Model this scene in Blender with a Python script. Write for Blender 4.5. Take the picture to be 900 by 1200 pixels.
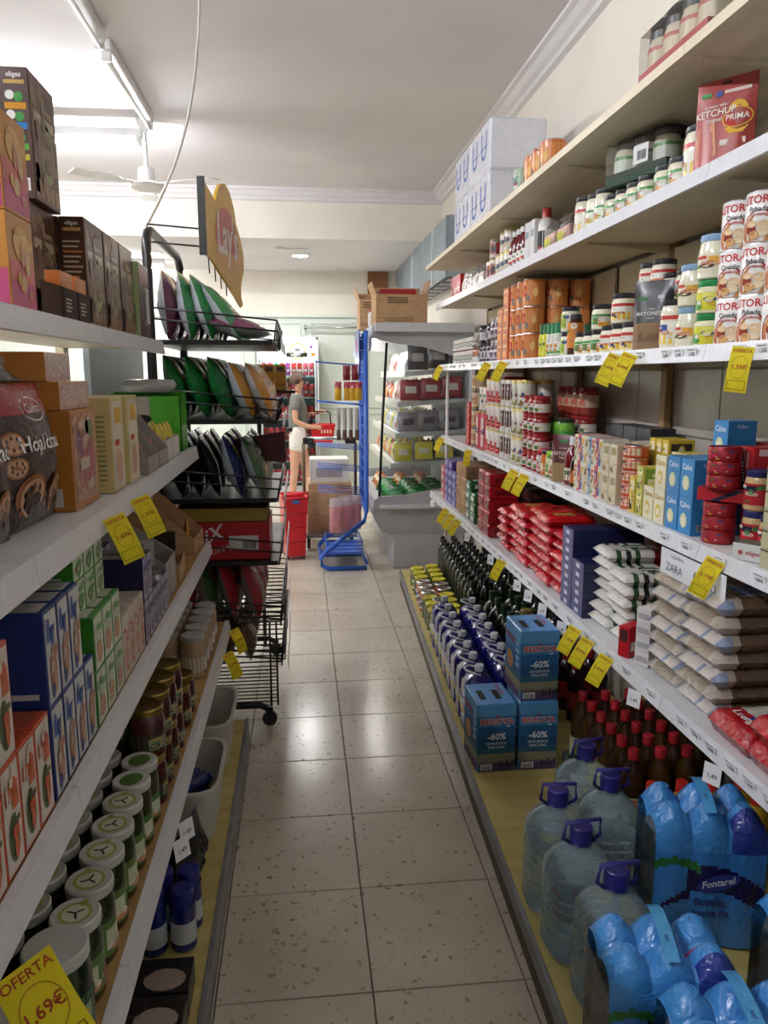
import bpy, math, random
from mathutils import Vector, Matrix
random.seed(7)
PI = math.pi
scene = bpy.context.scene
for o in list(bpy.data.objects):
    bpy.data.objects.remove(o)
col = scene.collection

# ------------------------------------------------------------------ camera
CAM = Vector((0.0, 0.0, 1.6)); FPX = 900.0
PITCH = math.atan(160 / FPX); YAW = math.atan(98 / FPX * math.cos(PITCH))
cam = bpy.data.objects.new('camera', bpy.data.cameras.new('camera'))
col.objects.link(cam)
cam.data.sensor_fit = 'VERTICAL'; cam.data.sensor_height = 24.0; cam.data.lens = 24.0 * FPX / 1200.0
cam.data.clip_start = 0.05; cam.data.clip_end = 100
cam.location = CAM; cam.rotation_euler = (PI / 2 - PITCH, 0, -YAW)
scene.camera = cam
FW = Vector((math.sin(YAW) * math.cos(PITCH), math.cos(YAW) * math.cos(PITCH), -math.sin(PITCH)))
RT = Vector((math.cos(YAW), -math.sin(YAW), 0)); UP = RT.cross(FW)
def ray(px, py): return FW + RT * ((px - 450) / FPX) + UP * ((600 - py) / FPX)
def onZ(px, py, z): d = ray(px, py); return CAM + d * ((z - CAM.z) / d.z)
def onY(px, py, y): d = ray(px, py); return CAM + d * (y / d.y)
def onX(px, py, x): d = ray(px, py); return CAM + d * (x / d.x)
def Yat(px, X, z):
    """depth Y of the point on plane X, height z, that is seen at column px"""
    lo, hi = .3, 14.
    for _ in range(50):
        m = (lo + hi) / 2; d = Vector((X, m, z)) - CAM
        x = 450 + FPX * d.dot(RT) / max(d.dot(FW), 1e-3)
        if (x > px) == (X > 0): lo = m
        else: hi = m
    return m

# ------------------------------------------------------------------ world and exposure
world = bpy.data.worlds.new('world'); scene.world = world; world.use_nodes = True
wb = world.node_tree.nodes['Background']
wb.inputs[0].default_value = (.85, .93, 1.0, 1); wb.inputs[1].default_value = .15
scene.view_settings.view_transform = 'Standard'; scene.view_settings.look = 'None'
scene.view_settings.gamma = 1.0; scene.view_settings.use_curve_mapping = False
scene.view_settings.exposure = 0.3
TUBE = 300.0
DOWN = 300.0
NEARFAN = 380.0   # emission of the tube beside the fan
FAR = 95.0        # emission of the added far tube
FRIDGE = 30.0     # emission of the fridge lamp

# ------------------------------------------------------------------ materials
MATS = {}
def lin(c): return c / 12.92 if c <= .04045 else ((c + .055) / 1.055) ** 2.4
def hexrgb(h): return tuple(lin(int(h[i:i + 2], 16) / 255) for i in (0, 2, 4))
def newmat(name):
    m = bpy.data.materials.new(name); m.use_nodes = True
    return m, m.node_tree.nodes, m.node_tree.links, m.node_tree.nodes['Principled BSDF']
STY = {'': (.45, 0, 0), 'g': (.12, 0, .3), 'f': (.25, 0, .5), 'm': (.28, 1, 0), 'p': (.75, 0, 0), 's': (.35, 0, .1), 'r': (.9, 0, 0)}
def M(key):
    if key in MATS: return MATS[key]
    if key in SPECIAL:
        m = SPECIAL[key](); MATS[key] = m; return m
    h, _, st = key.partition('/')
    m, N, Lk, b = newmat('paint_' + key.replace('/', '_'))
    r = hexrgb(h); ro, me, co = STY[st]
    tc = N.new('ShaderNodeTexCoord'); nz = N.new('ShaderNodeTexNoise'); nz.inputs['Scale'].default_value = 14; nz.inputs['Detail'].default_value = 2
    Lk.new(tc.outputs['Object'], nz.inputs['Vector'])
    mx = N.new('ShaderNodeMix'); mx.data_type = 'RGBA'
    mx.inputs[6].default_value = (*[min(1, c * 1.06) for c in r], 1); mx.inputs[7].default_value = (*[c * .86 for c in r], 1)
    Lk.new(nz.outputs['Fac'], mx.inputs[0])
    oi = N.new('ShaderNodeObjectInfo'); hs = N.new('ShaderNodeHueSaturation')
    mr = N.new('ShaderNodeMapRange'); mr.inputs[3].default_value = .93; mr.inputs[4].default_value = 1.05
    Lk.new(oi.outputs['Random'], mr.inputs[0]); Lk.new(mr.outputs[0], hs.inputs['Value'])
    Lk.new(mx.outputs[2], hs.inputs['Color']); Lk.new(hs.outputs[0], b.inputs['Base Color'])
    b.inputs['Roughness'].default_value = ro; b.inputs['Metallic'].default_value = me
    b.inputs['Coat Weight'].default_value = co; b.inputs['Coat Roughness'].default_value = .1
    if st == 'f':
        n2 = N.new('ShaderNodeTexNoise'); n2.inputs['Scale'].default_value = 34; n2.inputs['Detail'].default_value = 3; n2.inputs['Distortion'].default_value = 1.2
        Lk.new(tc.outputs['Object'], n2.inputs['Vector']); bp = N.new('ShaderNodeBump'); bp.inputs['Strength'].default_value = .55; bp.inputs['Distance'].default_value = .012
        Lk.new(n2.outputs['Fac'], bp.inputs['Height']); Lk.new(bp.outputs[0], b.inputs['Normal']); Lk.new(bp.outputs[0], b.inputs['Coat Normal'])
    MATS[key] = m; return m
def m_noise(name, c1, c2, scale, rough, bump=0.0, detail=6, metallic=0, pos=True, stretch=(1, 1, 1)):
    m, N, Lk, b = newmat(name)
    if pos: src = N.new('ShaderNodeNewGeometry').outputs['Position']
    else: src = N.new('ShaderNodeTexCoord').outputs['Object']
    mp = N.new('ShaderNodeMapping'); mp.inputs['Scale'].default_value = stretch; Lk.new(src, mp.inputs[0])
    nz = N.new('ShaderNodeTexNoise'); nz.inputs['Scale'].default_value = scale; nz.inputs['Detail'].default_value = detail
    Lk.new(mp.outputs[0], nz.inputs['Vector'])
    cr = N.new('ShaderNodeValToRGB'); cr.color_ramp.elements[0].position = .35; cr.color_ramp.elements[1].position = .65
    cr.color_ramp.elements[0].color = (*hexrgb(c1), 1); cr.color_ramp.elements[1].color = (*hexrgb(c2), 1)
    Lk.new(nz.outputs['Fac'], cr.inputs[0]); Lk.new(cr.outputs[0], b.inputs['Base Color'])
    b.inputs['Roughness'].default_value = rough; b.inputs['Metallic'].default_value = metallic
    if bump:
        bp = N.new('ShaderNodeBump'); bp.inputs['Strength'].default_value = bump; bp.inputs['Distance'].default_value = .01
        Lk.new(nz.outputs['Fac'], bp.inputs['Height']); Lk.new(bp.outputs[0], b.inputs['Normal'])
    return m
def m_terrazzo():
    m, N, Lk, b = newmat('terrazzo')
    g = N.new('ShaderNodeNewGeometry').outputs['Position']
    nz = N.new('ShaderNodeTexNoise'); nz.inputs['Scale'].default_value = 3; nz.inputs['Detail'].default_value = 8; Lk.new(g, nz.inputs['Vector'])
    base = N.new('ShaderNodeValToRGB'); base.color_ramp.elements[0].position = .3; base.color_ramp.elements[1].position = .7
    base.color_ramp.elements[0].color = (*hexrgb('c3baa8'), 1); base.color_ramp.elements[1].color = (*hexrgb('d8d0bf'), 1)
    Lk.new(nz.outputs['Fac'], base.inputs[0])
    cur = base.outputs[0]
    wn = N.new('ShaderNodeTexNoise'); wn.inputs['Scale'].default_value = 45; Lk.new(g, wn.inputs['Vector'])
    wa = N.new('ShaderNodeVectorMath'); wa.operation = 'SCALE'; wa.inputs['Scale'].default_value = .03; Lk.new(wn.outputs['Color'], wa.inputs[0])
    ad = N.new('ShaderNodeVectorMath'); Lk.new(g, ad.inputs[0]); Lk.new(wa.outputs[0], ad.inputs[1])
    for sc, th, c in ((24, .22, 'cbc2ab'), (33, .17, '9d8a74'), (20, .13, 'd0c7b2'), (27, .08, '7d6c5a'), (60, .16, '9a8d74')):
        vo = N.new('ShaderNodeTexVoronoi'); vo.inputs['Scale'].default_value = sc; Lk.new(ad.outputs[0], vo.inputs['Vector'])
        sep = N.new('ShaderNodeSeparateColor'); Lk.new(vo.outputs['Color'], sep.inputs[0])
        pick = N.new('ShaderNodeMath'); pick.operation = 'GREATER_THAN'; pick.inputs[1].default_value = .8; Lk.new(sep.outputs[0], pick.inputs[0])
        near = N.new('ShaderNodeMath'); near.operation = 'LESS_THAN'; near.inputs[1].default_value = th + .1; Lk.new(vo.outputs['Distance'], near.inputs[0])
        ml = N.new('ShaderNodeMath'); ml.operation = 'MULTIPLY'; Lk.new(pick.outputs[0], ml.inputs[0]); Lk.new(near.outputs[0], ml.inputs[1])
        k = N.new('ShaderNodeMath'); k.operation = 'MULTIPLY'; k.inputs[1].default_value = .8; Lk.new(ml.outputs[0], k.inputs[0])
        mx = N.new('ShaderNodeMix'); mx.data_type = 'RGBA'; mx.inputs[7].default_value = (*hexrgb(c), 1)
        Lk.new(k.outputs[0], mx.inputs[0]); Lk.new(cur, mx.inputs[6]); cur = mx.outputs[2]
    Lk.new(cur, b.inputs['Base Color'])
    rr = N.new('ShaderNodeMapRange'); rr.inputs[3].default_value = .12; rr.inputs[4].default_value = .28
    Lk.new(nz.outputs['Fac'], rr.inputs[0]); Lk.new(rr.outputs[0], b.inputs['Roughness'])
    return m
def m_emit(name, c, s):
    m, N, Lk, b = newmat(name)
    b.inputs['Base Color'].default_value = (*hexrgb(c), 1)
    b.inputs['Emission Color'].default_value = (*hexrgb(c), 1); b.inputs['Emission Strength'].default_value = s
    return m
def m_clear(name, c, rough, alpha, ior=1.3):
    """thin clear film or plastic: mostly see-through with a glossy coat"""
    m, N, Lk, b = newmat(name)
    out = N['Material Output']; N.remove(b)
    tr = N.new('ShaderNodeBsdfTransparent'); tr.inputs[0].default_value = (*hexrgb(c), 1)
    gl = N.new('ShaderNodeBsdfGlossy'); gl.inputs['Roughness'].default_value = rough
    fr = N.new('ShaderNodeFresnel'); fr.inputs['IOR'].default_value = ior
    nz = N.new('ShaderNodeTexNoise'); nz.inputs['Scale'].default_value = 30
    tc = N.new('ShaderNodeTexCoord'); Lk.new(tc.outputs['Object'], nz.inputs['Vector'])
    bp = N.new('ShaderNodeBump'); bp.inputs['Strength'].default_value = .5; bp.inputs['Distance'].default_value = .006
    Lk.new(nz.outputs['Fac'], bp.inputs['Height']); Lk.new(bp.outputs[0], gl.inputs['Normal']); Lk.new(bp.outputs[0], fr.inputs['Normal'])
    mx = N.new('ShaderNodeMixShader'); mh = N.new('ShaderNodeMath'); mh.operation = 'ADD'; mh.inputs[1].default_value = alpha
    Lk.new(fr.outputs[0], mh.inputs[0]); Lk.new(mh.outputs[0], mx.inputs[0]); Lk.new(tr.outputs[0], mx.inputs[1]); Lk.new(gl.outputs[0], mx.inputs[2])
    Lk.new(mx.outputs[0], out.inputs[0])
    return m
def m_water():
    m, N, Lk, b = newmat('bottled_water')
    b.inputs['Base Color'].default_value = (*hexrgb('cfe4ee'), 1); b.inputs['Roughness'].default_value = .06
    b.inputs['Transmission Weight'].default_value = .8; b.inputs['IOR'].default_value = 1.25
    tc = N.new('ShaderNodeTexCoord'); nz = N.new('ShaderNodeTexNoise'); nz.inputs['Scale'].default_value = 18
    Lk.new(tc.outputs['Object'], nz.inputs['Vector'])
    bp = N.new('ShaderNodeBump'); bp.inputs['Strength'].default_value = .25; bp.inputs['Distance'].default_value = .006
    Lk.new(nz.outputs['Fac'], bp.inputs['Height']); Lk.new(bp.outputs[0], b.inputs['Normal'])
    return m
SPECIAL = {
    'terrazzo': m_terrazzo,
    'grout': lambda: m_noise('grout', '8a8070', '9a907f', 30, .9),
    'wall': lambda: m_noise('cream_plaster', 'e6dfd2', 'ece6da', 2.2, .8, .05),
    'ceil': lambda: m_noise('white_plaster', 'dbd7d8', 'e4e1e1', 1.2, .85, .06),
    'backwall': lambda: m_noise('pale_green_panel', 'd2dacf', 'dbe2d8', 1.5, .55),
    'walltile': lambda: m_noise('grey_wall_tile', 'b3a99f', 'c9c2b8', 6, .25, .0, 8),
    'enamel': lambda: m_noise('white_enamel', 'd9d9db', 'e6e6e7', 9, .38, .02),
    'strip': lambda: m_noise('price_rail', 'd9dade', 'e2e2e5', 40, .3),
    'beige': lambda: m_noise('beige_enamel', 'cfc0a0', 'dacdb0', 5, .4, .02),
    'plank': lambda: m_noise('cream_plank', 'd6c9ac', 'e2d7bd', 3, .55, .05, stretch=(8, .6, 1)),
    'board': lambda: m_noise('yellow_board', 'b9a760', 'cdbc78', 4, .5, .04, stretch=(1, 6, 1)),
    'woodpost': lambda: m_noise('brown_post', '8f6f45', 'a98756', 8, .5, .05, stretch=(6, 6, .6)),
    'shelfwood': lambda: m_noise('amber_board', 'b08a52', 'c39c62', 6, .5, .04, stretch=(1, 5, 1)),
    'greymetal': lambda: m_noise('grey_metal', '7f8186', '94969a', 12, .4, .02, metallic=.4),
    'duct': lambda: m_noise('blue_grey_panel', '8f9da6', '9eacb5', 3, .35, .0, metallic=.2),
    'fridgegrey': lambda: m_noise('fridge_grey', 'b4b4b6', 'bebec0', 6, .45),
    'card': lambda: m_noise('cardboard', 'b58f66', 'c6a17a', 12, .85, .05, pos=False, stretch=(1, 1, 5)),
    'greycard': lambda: m_noise('grey_board', '9b958d', 'aaa59c', 12, .85, .04, pos=False),
    'black': lambda: m_noise('black_wire', '131214', '1d1b1e', 20, .35, .0, pos=False),
    'skin': lambda: m_noise('skin', 'd39f84', 'dcab90', 14, .55, .0, pos=False),
    'hair': lambda: m_noise('brown_hair', '3a2618', '5c412b', 40, .5, .3, pos=False, stretch=(3, 3, .4)),
    'shirt': lambda: m_noise('grey_knit', '6e716b', '7c7f78', 50, .9, .1, pos=False),
    'shorts': lambda: m_noise('white_cotton', 'e4e0d8', 'efece5', 30, .85, .1, pos=False),
    'wrap': lambda: m_clear('clear_wrap', 'f4f4f4', .12, .06, 1.35),
    'glass': lambda: m_clear('clear_glass', 'f8faf9', .03, .0, 1.18),
    'frost': lambda: m_clear('clear_tub', 'dfe4e4', .3, .15, 1.4),
    'water': m_water,
    'lit': lambda: m_emit('lit_tube', 'f4f7ff', TUBE),
    'downlit': lambda: m_emit('lit_downlight', 'fbfaf8', DOWN),
    'litfan': lambda: m_emit('lit_fan_tube', 'f4f7ff', NEARFAN),
    'litfar': lambda: m_emit('lit_far_tube', 'f4f7ff', FAR),
    'fridgelit': lambda: m_emit('lit_fridge_lamp', 'fffaf0', FRIDGE),
    'fridgesign': lambda: m_emit('lit_fridge_sign', 'eef4f6', .35),
}

# ------------------------------------------------------------------ mesh builder
TXT = {}
def text_tris(s, off=.012):
    k = (s, off)
    if k in TXT: return TXT[k]
    c = bpy.data.curves.new('t', 'FONT'); c.body = s; c.size = 1.0; c.resolution_u = 2; c.offset = off
    c.align_x = 'CENTER'; c.align_y = 'CENTER'
    o = bpy.data.objects.new('t', c); col.objects.link(o)
    dg = bpy.context.evaluated_depsgraph_get(); dg.update()
    me = o.evaluated_get(dg).to_mesh()
    r = ([(v.co.x, v.co.y) for v in me.vertices], [tuple(p.vertices) for p in me.polygons])
    o.evaluated_get(dg).to_mesh_clear()
    bpy.data.objects.remove(o); bpy.data.curves.remove(c)
    TXT[k] = r; return r
class MB:
    def __init__(s): s.v = []; s.f = []; s.m = []; s.sm = []; s.mats = []
    def mi(s, mat):
        if mat not in s.mats: s.mats.append(mat)
        return s.mats.index(mat)
    def face(s, idx, mat, smooth=False): s.f.append(tuple(idx)); s.m.append(s.mi(mat)); s.sm.append(smooth)
    def poly(s, pts, mat, smooth=False):
        n = len(s.v); s.v += [tuple(p) for p in pts]; s.face(range(n, n + len(pts)), mat, smooth); return s
    def box(s, c, d, mat, bev=0, mats=None):
        """c centre, d full size; mats: dict face->mat, faces '-x +x -y +y -z +z'"""
        x, y, z = c; a, b_, h = d[0] / 2, d[1] / 2, d[2] / 2
        g = lambda k: (mats or {}).get(k, mat)
        if not bev:
            n = len(s.v); s.v += [(x + i * a, y + j * b_, z + k * h) for k in (-1, 1) for j in (-1, 1) for i in (-1, 1)]
            for q, k in (((0, 2, 3, 1), '-z'), ((4, 5, 7, 6), '+z'), ((0, 1, 5, 4), '-y'), ((2, 6, 7, 3), '+y'), ((0, 4, 6, 2), '-x'), ((1, 3, 7, 5), '+x')):
                s.face([n + i for i in q], g(k))
            return s
        e = bev; P = {}
        n = len(s.v)
        for i in (-1, 1):
            for j in (-1, 1):
                for k in (-1, 1):
                    for ax in range(3):
                        dx, dy, dz = (0 if ax == 0 else e), (0 if ax == 1 else e), (0 if ax == 2 else e)
                        P[i, j, k, ax] = len(s.v); s.v.append((x + i * (a - dx), y + j * (b_ - dy), z + k * (h - dz)))
        for sg in (-1, 1):
            o = [(-1, -1), (1, -1), (1, 1), (-1, 1)]
            if sg < 0: o2 = o[::-1]
            else: o2 = o
            s.face([P[sg, j, k, 0] for j, k in o2], g('+x' if sg > 0 else '-x'))
            s.face([P[i, sg, k, 1] for k, i in o2], g('+y' if sg > 0 else '-y'))
            s.face([P[i, j, sg, 2] for i, j in o2], g('+z' if sg > 0 else '-z'))
        for j in (-1, 1):
            for k in (-1, 1):
                q = [P[-1, j, k, 1], P[1, j, k, 1], P[1, j, k, 2], P[-1, j, k, 2]]; s.face(q if j * k > 0 else q[::-1], mat)
                q = [P[j, -1, k, 0], P[j, -1, k, 2], P[j, 1, k, 2], P[j, 1, k, 0]]; s.face(q[::-1] if j * k > 0 else q, g('+z') if False else mat)
                q = [P[j, k, -1, 0], P[j, k, 1, 0], P[j, k, 1, 1], P[j, k, -1, 1]]; s.face(q[::-1] if j * k > 0 else q, mat)
        for i in (-1, 1):
            for j in (-1, 1):
                for k in (-1, 1):
                    q = [P[i, j, k, 0], P[i, j, k, 1], P[i, j, k, 2]]; s.face(q if i * j * k > 0 else q[::-1], mat)
        return s
    def lathe(s, prof, mat, c=(0, 0, 0), seg=16, sx=1, sy=1, sq=0, a0=0, a1=2 * PI):
        """prof: list of (r, z[, mat]); rings split where the profile turns sharply"""
        full = abs(a1 - a0 - 2 * PI) < 1e-6
        na = seg if full else seg + 1
        def ring(r, z):
            n = len(s.v)
            for i in range(na):
                t = a0 + (a1 - a0) * i / seg
                k = 1.0
                if sq: k = 1 / max(abs(math.cos(t)) ** sq + abs(math.sin(t)) ** sq, 1e-6) ** (1 / sq)
                s.v.append((c[0] + r * k * sx * math.cos(t), c[1] + r * k * sy * math.sin(t), c[2] + z))
            return n
        prev = None
        for i in range(len(prof) - 1):
            p, q = prof[i], prof[i + 1]
            mt = q[2] if len(q) > 2 else mat
            d1 = math.atan2(q[1] - p[1], q[0] - p[0])
            if prev is None or abs((d1 - pd + PI) % (2 * PI) - PI) > .6: A = ring(p[0], p[1])
            else: A = prev
            B = ring(q[0], q[1])
            for j in range(seg):
                k = (j + 1) % na
                if p[0] < 1e-5: s.face((A + j, B + k, B + j), mt, True)
                elif q[0] < 1e-5: s.face((A + j, A + k, B + j), mt, True)
                else: s.face((A + j, A + k, B + k, B + j), mt, True)
            prev = B; pd = d1
        return s
    def band(s, r, z0, z1, mat, a0=0, a1=360, c=(0, 0, 0), seg=16, sq=0):
        """open label band; angles in degrees, 0 = front (-y)"""
        return s.lathe([(r, z0), (r, z1)], mat, c, seg, a0=math.radians(a0 - 90), a1=math.radians(a1 - 90), sq=sq)
    def tube(s, path, r, mat, seg=6, closed=False):
        pts = [Vector(p) for p in path]; rings = []
        for i, p in enumerate(pts):
            if closed: t = pts[(i + 1) % len(pts)] - pts[i - 1]
            else: t = pts[min(i + 1, len(pts) - 1)] - pts[max(i - 1, 0)]
            t.normalize(); u = t.orthogonal() if abs(t.z) > .98 else t.cross(Vector((0, 0, 1)))
            u.normalize(); w = t.cross(u); n = len(s.v); rings.append(n)
            rr = r[i] if isinstance(r, (list, tuple)) else r
            for k in range(seg):
                a = 2 * PI * k / seg; s.v.append(tuple(p + u * (rr * math.cos(a)) + w * (rr * math.sin(a))))
        m = len(pts)
        for i in range(m if closed else m - 1):
            A, B = rings[i], rings[(i + 1) % m]
            for k in range(seg): s.face((A + k, A + (k + 1) % seg, B + (k + 1) % seg, B + k), mat, True)
        if not closed:
            s.face([rings[0] + k for k in range(seg)][::-1], mat); s.face([rings[-1] + k for k in range(seg)], mat)
        return s
    def prism(s, pts, ax, a, b, mat, side=None):
        """extrude polygon pts (2D) along axis ax ('x','y','z') from a to b"""
        def P(p, t): return {'x': (t, p[0], p[1]), 'y': (p[0], t, p[1]), 'z': (p[0], p[1], t)}[ax]
        n = len(s.v); k = len(pts)
        s.v += [P(p, a) for p in pts] + [P(p, b) for p in pts]
        s.face(list(range(n, n + k))[::-1], mat); s.face(range(n + k, n + 2 * k), mat)
        for i in range(k): s.face((n + i, n + (i + 1) % k, n + k + (i + 1) % k, n + k + i), side or mat)
        return s
    def grid(s, nu, nv, fn, matfn, smooth=True):
        n = len(s.v)
        for j in range(nv + 1):
            for i in range(nu + 1): s.v.append(fn(i / nu, j / nv))
        for j in range(nv):
            for i in range(nu):
                a = n + j * (nu + 1) + i
                m = matfn((i + .5) / nu, (j + .5) / nv) if callable(matfn) else matfn
                s.face((a, a + 1, a + nu + 2, a + nu + 1), m, smooth)
        return s
    def text(s, t, size, mat, T, off=.012, sx=1):
        vs, fs = text_tris(t, off); n = len(s.v)
        s.v += [T(x * size * sx, y * size) for x, y in vs]
        for f in fs: s.face([n + i for i in f], mat)
        return s
    def disc(s, T, rx, ry, mat, seg=20, cx=0, cy=0):
        return s.poly([T(cx + rx * math.cos(2 * PI * i / seg), cy + ry * math.sin(2 * PI * i / seg)) for i in range(seg)], mat)
    def ring2(s, T, rx, ry, w, mat, seg=20, cx=0, cy=0):
        for i in range(seg):
            a, b = 2 * PI * i / seg, 2 * PI * (i + 1) / seg
            s.poly([T(cx + (rx - w) * math.cos(a), cy + (ry - w) * math.sin(a)), T(cx + rx * math.cos(a), cy + ry * math.sin(a)),
                    T(cx + rx * math.cos(b), cy + ry * math.sin(b)), T(cx + (rx - w) * math.cos(b), cy + (ry - w) * math.sin(b))], mat)
        return s
    def rect(s, T, x0, x1, y0, y1, mat): return s.poly([T(x0, y0), T(x1, y0), T(x1, y1), T(x0, y1)], mat)
    def bars(s, T, x0, x1, y0, y1, n, mat='1a1a1a/p', seed=3):
        rnd = random.Random(seed); w = (x1 - x0) / n
        for i in range(n): s.rect(T, x0 + i * w, x0 + (i + rnd.uniform(.3, .75)) * w, y0, y1, mat)
        return s
    def busy(s, T, x0, x1, y0, y1, n, pal, seed=1):
        """a crowd of small printed shapes inside a rectangle"""
        rnd = random.Random(seed); w, h = x1 - x0, y1 - y0
        for i in range(n):
            a, b = rnd.uniform(.06, .24) * w, rnd.uniform(.03, .12) * h
            x, y = rnd.uniform(x0 + a, x1 - a), rnd.uniform(y0 + b, y1 - b); m = rnd.choice(pal)
            o = Vector(T(x, y)); nn = (Vector(T(x + 1e-3, y)) - o).cross(Vector(T(x, y + 1e-3)) - o).normalized() * (.0001 * (i + 1))
            Q = lambda u, v: tuple(Vector(T(u, v)) + nn)
            if rnd.random() < .45: s.disc(Q, a * .7, b * 1.3, m, 9, x, y)
            else: s.rect(Q, x - a, x + a, y - b * .6, y + b * .6, m)
        return s
    def mesh(s, name):
        me = bpy.data.meshes.new(name); me.from_pydata(s.v, [], s.f)
        for k in s.mats: me.materials.append(M(k))
        me.polygons.foreach_set('material_index', s.m); me.polygons.foreach_set('use_smooth', s.sm)
        me.update(); return me
# faces a print can be laid on: x across, y up, e = lift
def Tfront(y, z0=0, x0=0, e=.0006): return lambda x, h: (x0 + x, y - e, z0 + h)          # on a -y face
def Tside(x, z0=0, y0=0, e=.0006): return lambda a, h: (x - e, y0 - a, z0 + h)            # on a -x face
def Tside2(x, z0=0, y0=0, e=.0006): return lambda a, h: (x + e, y0 + a, z0 + h)           # on a +x face
def Ttop(z, x0=0, y0=0, e=.0006): return lambda x, y: (x0 + x, y0 + y, z + e)             # on top
def Tcyl(r, z0=0, rot=0, e=.0006):
    def f(x, h):
        a = x / r + rot; return ((r + e) * math.sin(a), -(r + e) * math.cos(a), max(.002, z0 + h))
    return f

# ------------------------------------------------------------------ objects
def tag(o, label=None, cat=None, group=None, kind=None):
    if label: o['label'] = label
    if cat: o['category'] = cat
    if group: o['group'] = group
    if kind: o['kind'] = kind
    return o
def obj(name, mb, parent=None, loc=None, rot=None):
    me = mb.mesh(name) if isinstance(mb, MB) else mb
    o = bpy.data.objects.new(name, me); col.objects.link(o)
    if parent: o.parent = parent
    if loc: o.location = loc
    if rot: o.rotation_euler = rot
    return o
def empty(name, loc=(0, 0, 0), rot=(0, 0, 0), label=None, cat=None, group=None):
    o = bpy.data.objects.new(name, None); col.objects.link(o); o.empty_display_size = .05
    o.location = loc; o.rotation_euler = rot
    return tag(o, label, cat, group)
class Kind:
    """one kind of product: named part meshes shared by every copy"""
    def __init__(s, name, cat, size): s.name = name; s.cat = cat; s.size = size; s.parts = []; s.me = {}
    def part(s, name, mb, parent=None): s.parts.append((name, mb, parent)); return s
    def put(s, label, loc, rz=0, group=None, rx=0, ry=0, cat=None, sc=None):
        rot = (math.radians(rx), math.radians(ry), math.radians(rz))
        for n, mb, p in s.parts:
            if id(mb) not in s.me: s.me[id(mb)] = mb.mesh(n)
        if len(s.parts) == 1:
            o = obj(s.name, s.me[id(s.parts[0][1])], None, loc, rot); tag(o, label, cat or s.cat, group)
        else:
            o = empty(s.name, loc, rot, label, cat or s.cat, group); got = {}
            for n, mb, p in s.parts:
                got[n] = obj(n, s.me[id(mb)], got[p] if p else o)
        if sc: o.scale = sc
        return o
ORD = ['first', 'second', 'third', 'fourth', 'fifth', 'sixth', 'seventh', 'eighth', 'ninth', 'tenth', 'eleventh', 'twelfth', 'thirteenth', 'fourteenth', 'fifteenth', 'sixteenth', 'seventeenth', 'eighteenth']
def lev(k, n):
    if n == 1: return ''
    if k == 0: return ', bottom of stack'
    if k == n - 1: return ', top of stack'
    return ', %s up in stack' % ORD[k]
def dep(d, n): return '' if n == 1 else (', front row' if d == 0 else ', %s row back' % ORD[d])
def colw(i, n): return '' if n == 1 else ', %s from camera' % ORD[i]
SH = {'top': (.93, 2.385, 1), 's2': (1.02, 2.115, 1), 's3': (1.045, 1.675, 1), 's4': (1.065, 1.15, 1), 's5': (.99, .72, 1),
      'ltop': (-.545, 1.73, -1), 'l2': (-.43, 1.31, -1), 'l3': (-.39, .91, -1), 'l4': (-.325, .56, -1)}
def row(K, desc, shelf, y0, n, nd=1, nh=1, rz=0, gap=.006, inset=.025, jit=.0, dgap=.006, hs=None, group=None, z=0, jr=6):
    """n facings from y0 away from the camera, nd deep, nh high; K.size=(width,depth,height); rz extra turn"""
    X, Z, sg = SH[shelf]; w, d, h = K.size
    for i in range(n):
        for j in range(nd):
            top = hs[i % len(hs)] if hs else nh
            if isinstance(top, (list, tuple)): top = top[min(j, len(top) - 1)]
            for k in range(top):
                x = X + sg * (inset + d / 2 + j * (d + dgap)); y = y0 + w / 2 + i * (w + gap)
                x += random.uniform(-1, 1) * jit; y += random.uniform(-1, 1) * jit * .4
                lab = desc + colw(i, n) + dep(j, nd) + lev(k, top)
                K.put(lab, (x, y, Z + z + k * (h + .0006)), -90 * sg + rz + random.uniform(-jr, jr) * (1 if K.size[0] == K.size[1] else .0), group or desc.split(',')[0])
    return y0 + n * (w + gap)
# ================================================================== the room
def struct(name, mb, parent=None, loc=None):
    o = obj(name, mb, parent, loc)
    if not parent: o['kind'] = 'structure'
    return o
RX, LX, FY, BY, CZ = 1.45, -4.2, -2.5, 10.45, 3.40
BEAM, SZ = 8.05, 2.94
struct('floor', MB().box(((RX + LX) / 2, (FY + BY) / 2, -.06), (RX - LX, BY - FY, .1), 'grout'))
floor = bpy.data.objects['floor']
tile_me = MB().box((0, 0, -.005), (.406, .416, .01), 'terrazzo', .0015).mesh('floor_tile')
for i in range(-9, 4):
    for j in range(-4, 22):
        x0 = .16 + .41 * i; y0 = 2.185 + .42 * j
        if x0 < -3.6: continue
        o = obj('floor_tile', tile_me, floor, (x0 + .205, y0 + .21, 0))
obj('floor_skim', MB().box(((-3.54 + LX) / 2, 4, -.006), (-3.54 - LX, 12.9, .008), 'terrazzo'), floor)
struct('ceiling', MB().box(((RX + LX) / 2, (FY + BEAM) / 2, CZ + .05), (RX - LX, BEAM - FY, .1), 'ceil'))
struct('ceiling_lower', MB().box(((RX + LX) / 2, (BEAM + BY) / 2, SZ + .3), (RX - LX, BY - BEAM, .6), 'ceil', mats={'-y': 'wall'}))
wr = struct('wall_right', MB().box((RX + .05, (FY + BY) / 2, 1.7), (.1, BY - FY, 3.5), 'wall'))
wl = struct('wall_left', MB().box((LX - .05, (FY + BY) / 2, 1.7), (.1, BY - FY, 3.5), 'wall'))
wbk = struct('wall_back', MB().box(((RX + LX) / 2, BY + .05, 1.7), (RX - LX + .2, .1, 3.5), 'backwall', mats={}))
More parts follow.
